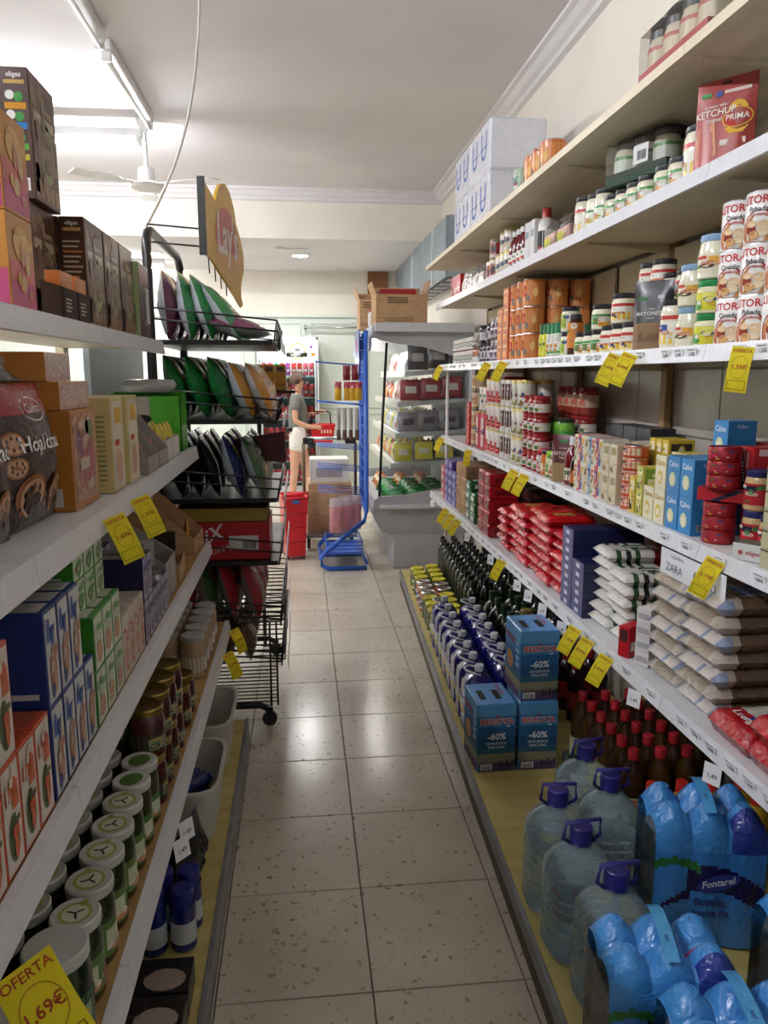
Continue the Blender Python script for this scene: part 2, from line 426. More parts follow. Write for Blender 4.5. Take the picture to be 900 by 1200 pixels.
# upper cream strip, rail and shutter mouldings on the back wall
struct('trim_1', MB().box(((RX + LX) / 2, BY - .012, 2.66), (RX - LX, .02, .56), 'wall'))
struct('trim_2', MB().box(((RX + LX) / 2, BY - .03, 2.37), (RX - LX, .03, .035), 'backwall'))
for i in range(7):
    x = -3.3 + i * .75
    for z0, z1 in ((.25, 1.1), (1.18, 2.28)):
        b = MB()
        for (cx, cz, w, h) in ((x, z0, .62, .03), (x, z1, .62, .03), (x - .3, (z0 + z1) / 2, .03, z1 - z0), (x + .3, (z0 + z1) / 2, .03, z1 - z0)):
            b.box((cx, BY - .01, cz), (w, .02, h), 'backwall', .004)
        obj('panel_moulding', b, wbk)
# crown moulding: three stepped runs
def cornice(name, p0, p1, n):
    b = MB(); p0 = Vector(p0); p1 = Vector(p1); d = (p1 - p0).normalized(); n = Vector(n)
    prof = [(0, 0), (.11, 0), (.11, -.02), (.085, -.03), (.06, -.06), (.035, -.075), (.03, -.1), (0, -.11)]
    A = [p0 + n * u + Vector((0, 0, v)) for u, v in prof]; B = [p1 + n * u + Vector((0, 0, v)) for u, v in prof]
    k = len(b.v); b.v += [tuple(q) for q in A + B]; m = len(prof)
    for i in range(m): b.face((k + i, k + (i + 1) % m, k + m + (i + 1) % m, k + m + i), 'ceil')
    return struct(name, b)
cornice('trim_3', (RX, FY, CZ), (RX, BEAM, CZ), (-1, 0, 0))
cornice('trim_4', (RX, BEAM, CZ), (LX, BEAM, CZ), (0, -1, 0))
# wall tiles behind the shelves
wt = MB().box((0, 0, 0), (.012, .325, .245), 'walltile', .002).mesh('wall_tile')
for i in range(15):
    for j in range(8):
        obj('wall_tile', wt, wr, (RX - .006, 1.05 + i * .33, .25 + j * .25))
# grey panelled wall unit high on the right wall beyond the shelves
du = empty('shutter_housing', (1.27, 8.6, 2.44), label='blue-grey panelled shutter housing high on right wall above the glass fridge', cat='shutter box')
obj('panel', MB().box((0, -.85, .25), (.03, 1.98, .5), 'duct'), du); obj('panel', MB().box((0, .95, .25), (.03, 1.58, .5), 'duct'), du)
obj('joint_strip', MB().box((-.02, .15, .25), (.02, .03, .5), 'dfe3e6'), du)
obj('joint_strip', MB().box((-.02, -1.2, .25), (.02, .03, .5), 'dfe3e6'), du)
obj('end_panel', MB().box((.09, -1.85, .25), (.16, .02, .5), 'duct'), du)
for i in range(12):
    obj('slat', MB().box((.095, -1.7 + i * .3, -.01), (.14, .22, .02), 'greymetal'), du)
tag(obj('wooden_panel', MB().box((1.03, BY - .05, 2.78), (.26, .06, .3), '8a5a34', .004)), 'small brown wooden panel at top corner of back wall', 'panel')
# conduit rail on the back wall
cr = empty('wall_rail', (.36, BY - .06, 2.22), label='thin grey metal rail mounted across back wall above drinks fridge', cat='rail')
obj('rail_bar', MB().tube([(-.3, -.06, 0), (.3, -.06, 0), (.62, -.06, 0)], .016, 'b9bcbc/m'), cr)
obj('bracket', MB().box((-.28, -.02, 0), (.03, .08, .05), '3c3c3c'), cr); obj('bracket', MB().box((.55, -.02, 0), (.03, .08, .05), '3c3c3c'), cr)

# ================================================================== ceiling things
def fluorescent(loc, rz, L, lit, label, lamp='lit'):
    e = empty('fluorescent_light', loc, (0, 0, rz), label, 'ceiling light', 'ceiling fluorescent lights')
    obj('housing', MB().box((0, 0, -.03), (L, .06, .06), 'e8e8e6', .006), e)
    for s_ in (-1, 1):
        obj('lamp_holder', MB().box((s_ * (L / 2 - .03), 0, -.085), (.03, .05, .05), 'e8e8e6', .004), e)
    t = MB().tube([(-L / 2 + .03, 0, -.095), (L / 2 - .03, 0, -.095)], .014, lamp if lit else 'f2f2f0/g', 10)
    obj('tube', t, e)
    return e
fluorescent((-1.02, 3.95, CZ), PI / 2, 1.25, False, 'unlit fluorescent batten running along ceiling at top left')
fluorescent((-1.02, 5.3, CZ), PI / 2, 1.25, False, 'unlit fluorescent batten on ceiling beside the fan')
fluorescent((-1.72, 5.92, CZ - .1), 0, 1.3, True, 'lit fluorescent tube across ceiling beside the white fan', 'litfan')
# further battens of the same row, out of view over the neighbouring aisle
fluorescent((-1.9, 2.6, CZ - .02), PI / 2, 1.3, True, 'lit fluorescent batten over the aisle left of the photo')
fluorescent((-1.9, .4, CZ - .02), PI / 2, 1.3, True, 'lit fluorescent batten over left aisle near the photographer')
fan = empty('ceiling_fan', (-1.07, 6.0, CZ), label='white ceiling fan with motor hub hanging on short rod', cat='fan')
obj('canopy', MB().lathe([(0, 0), (.06, 0), (.055, -.05), (.02, -.09), (0, -.09)][::-1], 'f0f0f0/s'), fan)
obj('rod', MB().tube([(0, 0, -.08), (0, 0, -.36)], .014, 'f0f0f0/s', 8), fan)
obj('motor', MB().lathe([(0, -.5), (.07, -.5), (.12, -.475), (.13, -.455), (.06, -.43), (.055, -.34), (0, -.33)], 'f2f2f2/s', seg=24), fan)
for k in range(3):
    a = k * 2 * PI / 3 + 1.72
    b = MB()
    b.box((0, 0, 0), (.02, .02, .008), 'f0f0f0/s')
    b = MB().prism([(.1, -.02), (.2, -.025), (.24, -.055), (.52, -.065), (.55, -.05), (.55, .05), (.52, .065), (.24, .055), (.2, .025), (.1, .02)], 'z', -.004, .004, 'ececec/s')
    obj('blade', b, fan, (0, 0, -.445), (.12, 0, a))
cb = MB(); P = []
p0 = onZ(235, -60, CZ - .01); p1 = Vector((-.63, 3.45, 2.21))
for i in range(25):
    t = i / 24; q = p0.lerp(p1, t); q.x += .06 * math.sin(PI * t); q.z -= .1 * math.sin(PI * t); P.append(q)
cb.tube(P, .006, 'c9c7bf', 6)
tag(obj('ceiling_cable', cb), 'thin pale cable hanging from ceiling down to black snack rack', 'cable')
def downlight(x, y, label):
    e = empty('downlight', (x, y, SZ), label=label, cat='ceiling light', group='recessed downlights')
    obj('trim_ring', MB().lathe([(.085, 0), (.105, 0), (.1, -.012), (.085, -.012), (.085, 0)], 'f4f4f4', seg=24), e)
    obj('lens', MB().lathe([(0, -.006), (.084, -.006), (.084, -.002), (0, -.002)], 'downlit', seg=24), e)
downlight(.025, 9.1, 'bright round downlight in lowered ceiling above the woman')
downlight(-1.6, 9.1, 'round downlight in lowered ceiling hidden behind the snack rack')
downlight(-3.0, 9.1, 'round downlight in lowered ceiling at far left corner')
e = empty('smoke_detector', (-.19, 8.6, SZ), label='small white smoke detector on lowered ceiling left of round downlight', cat='detector')
obj('base', MB().lathe([(0, -.025), (.05, -.025), (.06, -.01), (.06, 0), (0, 0)], 'eeeeee'), e)
obj('arm', MB().tube([(.05, 0, -.012), (.3, -.04, -.012)], .006, 'dddddd'), e)
# unseen tube added on the lowered ceiling's left part to brighten the far end
fluorescent((-2.2, 9.6, SZ), 0, 1.3, True, 'added unseen fluorescent batten on lowered ceiling far left', 'litfar')

# ================================================================== price tags
def tag_kind(price, w=.048, h=.105):
    K = Kind('price_tag', 'price tag', (w, .01, h)); b = MB()
    n = 6
    def P(u, v):
        return ((u - .5) * w, -.012 * math.sin(v * PI * .9) - .004, -v * h)
    b.grid(2, n, P, 'ead61a/p')
    b.grid(2, n, lambda u, v: (P(1 - u, v)[0], P(1 - u, v)[1] + .0008, P(u, v)[2]), 'ead61a/p')
    K.part('card', b)
    T = lambda x, y: (x, P(.5, min(1, max(0, -(y - 0) / h)))[1] - .0008, y)
    t = MB().text('OFERTA', w * .24, 'b8471f/p', lambda x, y: T(x, y - h * .1))
    t.ring2(lambda x, y: T(x, y - h * .45), w * .38, h * .25, w * .02, 'b98a1a/p')
    t.text(price, w * .3, 'b03a1a/p', lambda x, y: T(x, y - h * .45))
    for q in ((-.4, .4, -.74, -.75), (-.4, .4, -.93, -.94), (-.41, -.39, -.94, -.74), (.39, .41, -.94, -.74)):
        t.rect(T, q[0] * w, q[1] * w, q[2] * h, q[3] * h, '6b6410/p')
    K.part('lettering', t)
    return K
TAGK = {p: tag_kind(p) for p in ('1,35€', '2,19€', '0,99€', '1,69€')}
def price_tag(px, X, z, label, price, rz, tilt=0, ry=0):
    y = Yat(px, X, z); s_ = -1 if X > 0 else 1
    TAGK[price].put(label, (X + s_ * .012, y, z), rz, 'yellow offer tags', rx=tilt, ry=ry)
def white_tag_kind():
    K = Kind('shelf_ticket', 'price ticket', (.05, .01, .05)); b = MB()
    b.box((0, 0, -.025), (.045, .0012, .05), 'f2f2f2/p'); K.part('card', b)
    K.part('lettering', MB().text('1,49', .016, '55565a/p', Tfront(-.0006, -.03)))
    return K
WT = white_tag_kind()

# ================================================================== right wall shelving
ru = empty('shelving_unit', (1.4, 1.0, 0), label='long white wall shelving with beige undersides along right side of aisle', cat='shelving')
def loc(o): return o
Y0, Y1, NM = .95, 5.8, 5
ML = (Y1 - Y0) / NM
prices = ['1,35€', '2,19€', '0,99€', '1,75€', '2,60€', '0,85€', '1,48€']
pl_me = []
for p in prices:
    b = MB().box((0, 0, 0), (.0012, .05, .028), 'f6f6f6/p')
    b.text(p, .013, '4a4b52/p', Tside(-.0006, -.003), .02)
    b.rect(Tside(-.0006, .009), -.02, .014, -.0015, .0015, '9a9ca2/p')
    pl_me.append(b.mesh('price_label'))
for nm in ('top', 's2', 's3', 's4', 's5'):
    X, Z, _ = SH[nm]
    for m in range(NM):
        ya, yb = Y0 + m * ML, Y0 + (m + 1) * ML
        cx = (X + 1.40) / 2; w = 1.40 - X
        mat = 'plank' if nm == 'top' else 'beige'
        b = MB().box((cx - 1.4, (ya + yb) / 2 - 1.0, Z - .014), (w, yb - ya - .002, .026), mat, mats={'+z': 'enamel' if nm != 'top' else 'plank'})
        s_ = obj('shelf', b, ru)
        for q in (ya + .015, ):
            obj('bracket', MB().prism([(1.395 - 1.4, Z - .027), (X + .06 - 1.4, Z - .027), (X + .06 - 1.4, Z - .032), (1.395 - 1.4, Z - .06)], 'y', q - 1.0 - .008, q - 1.0 + .008, mat), s_)
        if nm == 'top': continue
        b = MB().prism([(X - 1.4, Z + .004), (X - 1.4 - .004, Z + .004), (X - 1.4 - .014, Z - .04), (X - 1.4 - .008, Z - .042), (X - 1.4, Z - .03)], 'y', ya - 1.0 + .001, yb - 1.0 - .001, 'strip')
        obj('price_rail', b, s_)
        if nm in ('s3', 's4', 's5'):
            y = ya + .06; k = 0
            while y < yb - .03:
                ob = obj('price_label', random.choice(pl_me), s_, (X - 1.4 - .0095 - .0018, y - 1.0, Z - .017), (0, math.radians(-12.5), 0))
                y += random.choice((.075, .09, .13, .17)); k += 1
for m in range(NM + 1):
    y = Y0 + m * ML
    obj('upright', MB().box((1.415 - 1.4, y - 1.0, 1.25), (.03, .05, 2.5), 'woodpost', .003), ru)
obj('end_leg', MB().tube([(1.10 - 1.4, 5.77 - 1, .12), (1.10 - 1.4, 5.77 - 1, 1.64)], .012, 'e4e4e4', 8), ru)
for ya, yb in ((Y0, 3.4), (3.4, 5.8)):
    obj('back_panel', MB().box((1.408 - 1.4, (ya + yb) / 2 - 1.0, 2.24), (.012, yb - ya - .05, .25), 'plank'), ru)
    obj('back_panel', MB().box((1.408 - 1.4, (ya + yb) / 2 - 1.0, 1.88), (.012, yb - ya - .05, .38), 'plank'), ru)
# low platform, its aisle edge swings slightly
pf = empty('display_platform', (.9, 3.4, 0), label='low yellow board platform with grey edge under the right shelves', cat='platform')
def PX(y): return .575 + (y - 1.5) * .0405 if y > 1.5 else .575
ys = [1.0, 2.6, 4.2, 5.72]
for a, b_ in zip(ys, ys[1:]):
    q = [(PX(a) - .9, a - 3.4), (1.43 - .9, a - 3.4), (1.43 - .9, b_ - .003 - 3.4), (PX(b_) - .9, b_ - .003 - 3.4)]
    obj('board', MB().prism(q, 'z', .085, .12, 'board'), pf)
    q2 = [(PX(a) - .9 - .006, a - 3.4), (PX(a) - .9 + .03, a - 3.4), (PX(b_) - .9 + .03, b_ - 3.4), (PX(b_) - .9 - .006, b_ - 3.4)]
    obj('kick_board', MB().prism(q2, 'z', .0, .084, '5b5040/p'), pf)
    obj('edge_trim', MB().prism([(p[0] - (.008 if i in (0, 3) else .032), p[1]) for i, p in enumerate(q2)], 'z', .075, .122, 'greymetal'), pf)
BZ = .121
# zaraco banner below the fourth shelf
X4 = SH['s4'][0]
ya, yb = Yat(775, X4 - .02, 1.08), Yat(850, X4 - .02, 1.06)
bn = empty('shelf_banner', (X4 - .02, (ya + yb) / 2, 1.07), (0, 0, -PI / 2), 'white paper banner with crest hung below tuna shelf rail', 'banner')
bw = ya - yb
obj('paper', MB().box((0, 0, 0), (bw, .0015, .075), 'eef0f2/p'), bn)
t = MB().text('ZARA', .034, '5a6274/p', Tfront(-.001, -.012, -bw * .26), 0, 1.1).text('CO', .034, '5a6274/p', Tfront(-.001, -.012, bw * .3), 0, 1.1)
t.text('Legumbres', .018, '9aa0aa/p', Tfront(-.001, .024, -bw * .22), 0)
T = Tfront(-.001, -.01, bw * .08)
t.poly([T(-.012, .014), T(-.012, -.008), T(0, -.02), T(.012, -.008), T(.012, .014)], '5b78b8/p').rect(T, -.008, .008, .015, .021, 'c79a3a/p').rect(T, -.004, .004, -.006, .01, 'b04a44/p')
obj('lettering', t, bn)

# ================================================================== left gondola
lu = empty('gondola_shelving', (-.93, 1.7, 0), label='white gondola shelving along left side of aisle with deepening shelves', cat='shelving')
for nm in ('ltop', 'l2', 'l3', 'l4'):
    X, Z, _ = SH[nm]
    for ya, yb in ((.25, 1.25), (1.25, 2.25), (2.25, 3.22)):
        top = 'shelfwood' if nm in ('l3', 'l4') else 'enamel'
        s_ = obj('shelf', MB().box(((X - .93) / 2 + .93, (ya + yb) / 2 - 1.7, Z - .013), (X + .93 - .03, yb - ya - .002, .024), 'beige', mats={'+z': top}), lu)
        obj('price_rail', MB().prism([(X + .93 - .016, Z + .004), (X + .93, Z + .004), (X + .93 + .008, Z - .045), (X + .93 + .002, Z - .047), (X + .93 - .016, Z - .03)], 'y', ya - 1.7 + .001, yb - 1.7 - .001, 'strip'), s_)
for y in (.25, 1.25, 2.25, 3.2):
    obj('upright', MB().box((0, y - 1.7, .86), (.035, .06, 1.72), 'beige', .003), lu)
for ya, yb in ((.25, 1.25), (1.25, 2.25), (2.25, 3.2)):
    obj('back_panel', MB().box((-.0, (ya + yb) / 2 - 1.7, .68), (.012, yb - ya - .07, 1.2), 'greycard'), lu)
obj('cross_bar', MB().box((.0, 0, 1.62), (.02, 2.9, .04), 'beige'), lu)
b = MB().box(((-.26 - .93) / 2 + .93, 1.72 - 1.7, .09), (.67, 3.0, .03), 'board')
obj('base_shelf', b, lu)
obj('base_edge', MB().box((-.262 + .93, 1.72 - 1.7, .055), (.014, 3.02, .11), 'greymetal', .002), lu)
# other face of the gondola
for z in (.5, .95, 1.565):
    obj('rear_shelf', MB().box((-.25, 0, z - .013), (.42, 2.98, .024), 'enamel'), lu)
LZ = .106
pp = empty('partition_panel', (-.86, 3.82, 0), label='plain grey partition panel standing behind the black snack rack', cat='panel')
obj('sheet', MB().box((0, 0, 1.0), (.025, 1.08, 1.92), '9aa3a8'), pp)
for y in (-.5, .5): obj('foot', MB().box((0, y, .02), (.2, .05, .04), 'greymetal', .003), pp)
# ================================================================== product kinds
PAL = ['e8e2d4/p', 'b8342c/p', '2c4a86/p', 'd8b03a/p', '3f7a3f/p', '3a3034/p', 'c98a5a/p', 'dcd6cc/p', 'efe9dd/p']
def jar(name, r, h, body, lid, label=None, lz=(.2, .7), text=None, tcol='ffffff/p', tsize=None, neck=.86, lidh=.016, cat='jar', seg=16, patch=None, lid_art=None, band2=None, round_=.12):
    K = Kind(name, cat, (2 * r, 2 * r, h)); hb = h - lidh
    K.part('jar_body', MB().lathe([(0, 0), (r * .9, 0), (r, h * .04), (r, hb * (1 - round_ * 1.6)), (r * .97, hb * (1 - round_)), (r * neck, hb), (0, hb)], body, seg=seg))
    l = MB().lathe([(r * neck * 1.04, hb - .002), (r * neck * 1.07, hb), (r * neck * 1.07, h - .003), (r * neck * 1.0, h), (r * neck * .88, h - .0015), (0, h - .0015)], lid, seg=seg)
    K.part('lid', l)
    if lid_art: K.part('lid_print', lid_art(MB(), r * neck, h - .0015), 'lid')
    if label:
        b = MB().band(r * 1.006, h * lz[0], h * lz[1], label, 0, 360, seg=seg)
        if band2: b.band(r * 1.009, h * band2[0], h * band2[1], band2[2], 0, 360, seg=seg)
        if patch:
            for (c, a0, a1, z0, z1) in patch: b.band(r * 1.012, h * z0, h * z1, c, a0, a1, seg=6)
        if lz[1] - lz[0] > .25: b.busy(Tcyl(r * 1.013), -r * 1.4, r * 1.4, h * (lz[0] + .02), h * (lz[1] - .02), 8, PAL, int(r * 1e4 + h * 1e3 + len(name)))
        K.part('label', b)
        if text:
            ts = tsize or r * .55
            K.part('lettering', MB().text(text, ts, tcol, Tcyl(r * 1.014, h * (lz[0] + lz[1]) / 2)), 'label')
    return K
def tin(name, r, h, side, top='c9c9cb/m', bands=(), text=(), cat='can', seg=18, discs=()):
    """bands: (mat,z0,z1[,a0,a1]); text: (string,size,mat,zfrac,rot); discs: (mat,rx,ry,zfrac,rot)"""
    K = Kind(name, cat, (2 * r, 2 * r, h))
    K.part('can_body', MB().lathe([(r * .96, 0), (r, .003), (r, h - .003), (r * .96, h)], side, seg=seg))
    K.part('rim', MB().lathe([(0, .002), (r * .93, .002), (r * .97, 0), (r * 1.0, .002)], top, seg=seg).lathe([(r * 1.0, h - .003), (r * .985, h), (r * .93, h - .003), (0, h - .003)], top, seg=seg))
    if bands or discs:
        b = MB()
        for q in bands:
            a = q[3:5] if len(q) > 3 else (0, 360)
            b.band(r * 1.004, h * q[1], h * q[2], q[0], a[0], a[1], seg=seg if a[1] - a[0] > 200 else 7)
        for i, q in enumerate(discs):
            b.disc(Tcyl(r * 1.006 + .0003 * i, h * q[3], q[4]), q[1], q[2], q[0], 16)
        if not discs: b.busy(Tcyl(r * 1.008), -r * 1.3, r * 1.3, h * .12, h * .85, 9, PAL, int(r * 1e4 + h * 1e3))
        K.part('label', b)
    if text:
        for n_, q in enumerate(text): K.part('lettering' if n_ == 0 else 'lettering.%d' % n_, MB().text(q[0], q[1], q[2], Tcyl(r * 1.012, h * q[3], q[4] if len(q) > 4 else 0)))
    return K
def bottle(name, r, h, body, cap, neck=.32, sh=.62, caph=.03, label=None, lz=(.18, .5), text=None, tcol='2a2a2a/p', cat='bottle', seg=16, handle=None, cap_r=None, ribs=0, patch=None, tsize=None, sq=0):
    K = Kind(name, cat, (2 * r, 2 * r, h)); hb = h - caph
    prof = [(0, 0), (r * .88, 0), (r, h * .03)]
    if ribs:
        for i in range(ribs):
            z0 = h * (.06 + (sh - .1) * i / ribs); dz = h * (sh - .1) / ribs
            prof += [(r, z0), (r, z0 + dz * .55), (r * .955, z0 + dz * .75)]
    prof += [(r, h * sh), (r * .96, h * sh + (hb - h * sh) * .3), (r * (.6 + neck * .35), h * sh + (hb - h * sh) * .62), (r * neck * 1.02, h * sh + (hb - h * sh) * .85), (r * neck, hb), (0, hb)]
    K.part('bottle_body', MB().lathe(prof, body, seg=seg, sq=sq))
    cr = cap_r or r * neck * 1.12
    K.part('cap', MB().lathe([(cr, hb - caph * .15), (cr, h - .003), (cr * .9, h), (0, h)], cap, seg=12))
    if label:
        rr = r * (1.012 if not sq else 1.02)
        b = MB().band(rr, h * lz[0], h * lz[1], label, 0, 360, seg=seg, sq=sq)
        if patch:
            for (c, a0, a1, z0, z1) in patch: b.band(rr * 1.006, h * z0, h * z1, c, a0, a1, seg=6 if a1 - a0 < 200 else seg, sq=sq)
        if not sq: b.busy(Tcyl(rr * 1.008), -r * 1.3, r * 1.3, h * (lz[0] + .02), h * (lz[1] - .02), 7, PAL, int(r * 1e4 + h * 1e3))
        K.part('label', b)
        if text: K.part('lettering', MB().text(text, tsize or r * .5, tcol, Tcyl(rr * 1.012, h * (lz[0] + lz[1]) / 2)), 'label')
    if handle: K.part('handle', handle)
    return K
def carton(name, w, d, h, main, faces=None, cat='box', art=None, bev=.001, body='carton_body'):
    """box with printed faces; art(list) of (part, fn(MB)) ; local front -y"""
    K = Kind(name, cat, (w, d, h))
    K.part(body, MB().box((0, 0, h / 2), (w, d, h), main, bev, faces))
    if art:
        for n, fn in art:
            b = MB(); fn(b); K.part(n, b, body)
    return K
def noise3(x, y, s): return math.sin(x * 12.9 + s) * math.cos(y * 9.7 + s * 1.7) * .5 + math.sin(x * 27 + y * 31 + s * 2.3) * .3
def bag(name, w, h, t, matf, seed=1, cat='bag', text=None, nu=8, nv=12, crimp=.06, lean=0, crumple=.12, back=None):
    """upright pillow bag, front -y, z from 0"""
    K = Kind(name, cat, (w, t, h)); b = MB()
    def sh(u, v, sg):
        e = min(1, max(0, (v - crimp) / (.5 - crimp))) if v < .5 else min(1, max(0, (1 - v - crimp) / (.5 - crimp)))
        q = (1 - abs(2 * u - 1) ** 4) * (e ** .38)
        y = t / 2 * q * (1 + crumple * noise3(u * 1.0, v * 1.0, seed + sg))
        x = (u - .5) * w * (1 - .10 * q) + .004 * noise3(v, u, seed)
        return (x, sg * y + .0004 * sg, v * h)
    b.grid(nu, nv, lambda u, v: sh(u, v, -1), matf)
    b.grid(nu, nv, lambda u, v: sh(1 - u, v, 1), (lambda u, v: back or matf(1 - u, v)))
    K.part('bag_film', b)
    if text:
        tb = MB()
        for (s_, size, mat, cx, cz) in text:
            tb.text(s_, size, mat, lambda x, y: (lambda p: (cx * w + x, p[1] - .0025, cz * h + y))(sh(min(1, max(0, .5 + (cx * w + x) / w)), min(1, max(0, cz + y / h)), -1)))
        K.part('lettering', tb)
    return K
def sack(name, w, l, t, matf, seed=1, cat='bag', nu=14, nv=14, crumple=.1, text=None, side=None, seam=.015):
    """bag lying flat: w along x, l along y (front -y), thickness t upward"""
    K = Kind(name, cat, (w, l, t)); b = MB()
    def f(u, v, up):
        e = min(1, max(0, (v - seam) / .075), max(0, (1 - v - seam) / .075)); g = min(1, max(0, u / .1), max(0, (1 - u) / .1))
        q = math.sqrt(max(0, 1 - (1 - e) ** 2)) * math.sqrt(max(0, 1 - (1 - g) ** 2))
        z = t / 2 + up * t / 2 * q * (1 - (1.3 * crumple * abs(noise3(u * 1.3, v * 1.3, seed)) if up > 0 else 0))
        return ((u - .5) * w + .004 * noise3(v * 2, 1, seed), (v - .5) * l + .003 * noise3(u * 2, 2, seed), z)
    b.grid(nu, nv, lambda u, v: f(u, v, 1), matf)
    b.grid(nu, nv, lambda u, v: f(1 - u, v, -1), lambda u, v: matf(1 - u, v))
    K.part('bag_film', b)
    if text:
        tb = MB()
        for (s_, size, mat, cx, cy) in text:
            tb.text(s_, size, mat, lambda x, y: (cx * w + x, cy * l + y, f(min(1, max(0, .5 + cx + x / w)), min(1, max(0, .5 + cy + y / l)), 1)[2] + .002))
        K.part('lettering', tb)
    return K
def pouch(name, w, h, d, main, lower, text, tcol='f2ead8/p', hole=True, art=None, seed=2):
    K = Kind(name, 'pouch', (w, d, h)); b = MB()
    def f(u, v, sg):
        th = d / 2 * (1 - v) ** .7 * (1 - abs(2 * u - 1) ** 4) * (1 if v > 0 else 1)
        return ((u - .5) * w, sg * (th + .0012) * (1 + .05 * noise3(u, v, seed)), v * h)
    mf = lambda u, v: lower if v < .45 else main
    b.grid(8, 10, lambda u, v: f(u, v, -1), mf); b.grid(8, 10, lambda u, v: f(1 - u, v, 1), mf)
    b.grid(8, 2, lambda u, v: (f(u, 0, -1)[0], f(u, 0, -1)[1] * (1 - 2 * v), 0.0005), lower)
    K.part('pouch_film', b)
    T = lambda x, y: (x, f(min(1, max(0, .5 + x / w)), min(1, max(0, y / h)), -1)[1] - .002, y)
    tb = MB()
    for (s_, size, mat, cx, cz) in text: tb.text(s_, size, mat, lambda x, y: T(cx * w + x, cz * h + y))
    K.part('lettering', tb)
    if art:
        ab = MB(); art(ab, T); K.part('print', ab)
    if hole: K.part('hang_hole', MB().rect(T, -.012, .012, h * .93, h * .955, '2a1a16/p'))
    return K

# ---- tins and jars of the right shelves
def litoral_kind(nm, line):
    r, h = .0495, .118
    return tin('bean_can', r, h, 'f1efea/s', bands=[('d9d5cc/s', .0, .02)],
        text=[('LITORAL', .026, 'c8202c/p', .82, 0), (nm, .017, '3a3a3e/p', .64, -.05), (line, .010, 'c05058/p', .53, 0),
              ('LITORAL', .026, 'c8202c/p', .82, 2.6), (nm, .017, '3a3a3e/p', .64, 2.6)],
        discs=[('a3262a/s', .046, .046, .24, 0), ('c98a52/p', .040, .038, .23, 0), ('e7c79a/p', .016, .010, .33, .25), ('8f3020/p', .013, .011, .25, -.35), ('f0d9b4/p', .015, .009, .18, .2), ('d9a468/p', .014, .010, .14, -.2), ('e9c9a0/p', .012, .008, .36, -.3), ('3f8a3a/p', .010, .007, .16, .65),
               ('a3262a/s', .046, .046, .24, 2.6), ('d19a62/p', .040, .038, .23, 2.6)])
K_fab = litoral_kind('Fabada', 'ASTURIANA'); K_coc = litoral_kind('Cocido', 'MADRILEÑO')
K_orange = tin('peach_can', .0525, .124, 'd07a3a/s', bands=[('dd8d4b/s', .05, .95), ('c4662c/s', .88, .95)], discs=[('e6a35f/p', .03, .034, .55, .5), ('b8331f/p', .016, .026, .55, -.35), ('f0c27a/p', .012, .02, .5, .75), ('8f8478/p', .012, .016, .3, .05)])
K_olbox = carton('orange_carton', .10, .09, .092, 'd06a2c/s', {'-x': 'c96428/s'}, 'box', [('print', lambda b: (b.rect(Tfront(-.045), -.04, .04, .07, .08, 'f0c89a/p'), b.rect(Tfront(-.045), -.04, .02, .018, .05, 'f2b070/p'), b.rect(Tside2(.05), -.035, .035, .055, .075, 'f3dcc0/p'), b.rect(Tside2(.05), -.035, .02, .02, .035, 'b5421c/p')))])
def mayo(nm, r, h, lid, lab, band, patch=None, text=None, tcol='2a2a2a/p', **kw):
    return jar(nm, r, h, 'efe9cf/g', lid, lab, (.16, .55), text, tcol, patch=patch, band2=band, **kw)
K_mayo_red = mayo('mayonnaise_jar', .043, .1, '2c2c30/s', 'f2efe2/s', (.56, .66, 'c5322c/s'), [('f0c81e/s', -70, 60, .14, .36)], 'mayonesa', 'c5322c/p', tsize=.014)
K_mayo_grn = mayo('dressing_jar', .040, .09, '26282b/s', 'eef0e4/s', (.5, .6, '4f9a4a/s'), [('3f9a46/s', -60, 10, .2, .48), ('f0b62a/s', 15, 70, .12, .3)], 'ybarra', 'c8202c/p', tsize=.013)
K_mayo_tall = mayo('tall_mayonnaise_jar', .045, .145, '22242a/s', 'f4f0e0/s', (.6, .68, 'c53a34/s'), [('f2c828/s', -90, 70, .12, .34), ('2b57a6/s', -65, 0, .36, .5)], 'hellmanns', 'f4f4f4/p', tsize=.012)
K_lig = mayo('round_mayonnaise_jar', .046, .115, '8fb0cf/s', 'efe8cc/s', (.02, .03, 'efe8cc/s'), [('c84a3a/p', -50, -5, .45, .52), ('e8b04a/p', 0, 40, .3, .5), ('4f9a4a/p', -60, -30, .25, .33)], 'LIGERESA', 'c0392b/p', tsize=.012, round_=.24)
K_lig_red = mayo('round_salsa_jar', .048, .125, '9ab8d6/s', 'efe8cc/s', (.42, .56, 'b93a44/s'), None, None, 'b93a44/p', tsize=.012, round_=.24)
K_mojo = jar('sauce_jar', .043, .088, 'e3e0b8/g', '1f8a4a/s', 'd8d42a/s', (.1, .62), None, patch=[('3f9a46/s', -60, -10, .12, .4), ('e8e46a/s', -5, 60, .35, .6)])
K_bigpink = jar('large_sauce_jar', .06, .17, 'dfa27e/g', '33312f/s', 'd79a94/s', (.1, .66), None, 'a02c2c/p', band2=(.66, .73, 'c23a30/s'), tsize=.03)
K_limejar = jar('lime_label_jar', .04, .1, 'e9e6cf/g', '2b2b33/s', 'a8c43a/s', (.15, .7), patch=[('e9e6cf/s', 20, 80, .15, .7)])
K_orbot = bottle('orange_label_bottle', .034, .165, '4a2c1c/g', '3a3a3e/s', .62, .7, .016, 'd9822c/s', (.2, .8), None, 'f6e4c8/p', cap_r=.025)
K_grncap = bottle('spice_bottle', .024, .145, 'd9dccf/g', '1f7a4c/s', .72, .66, .04, 'e9e9e0/s', (.1, .45), cap_r=.021, seg=12, patch=[('5aa05a/p', -60, 60, .12, .2), ('d88a3a/p', -60, 20, .3, .4)])
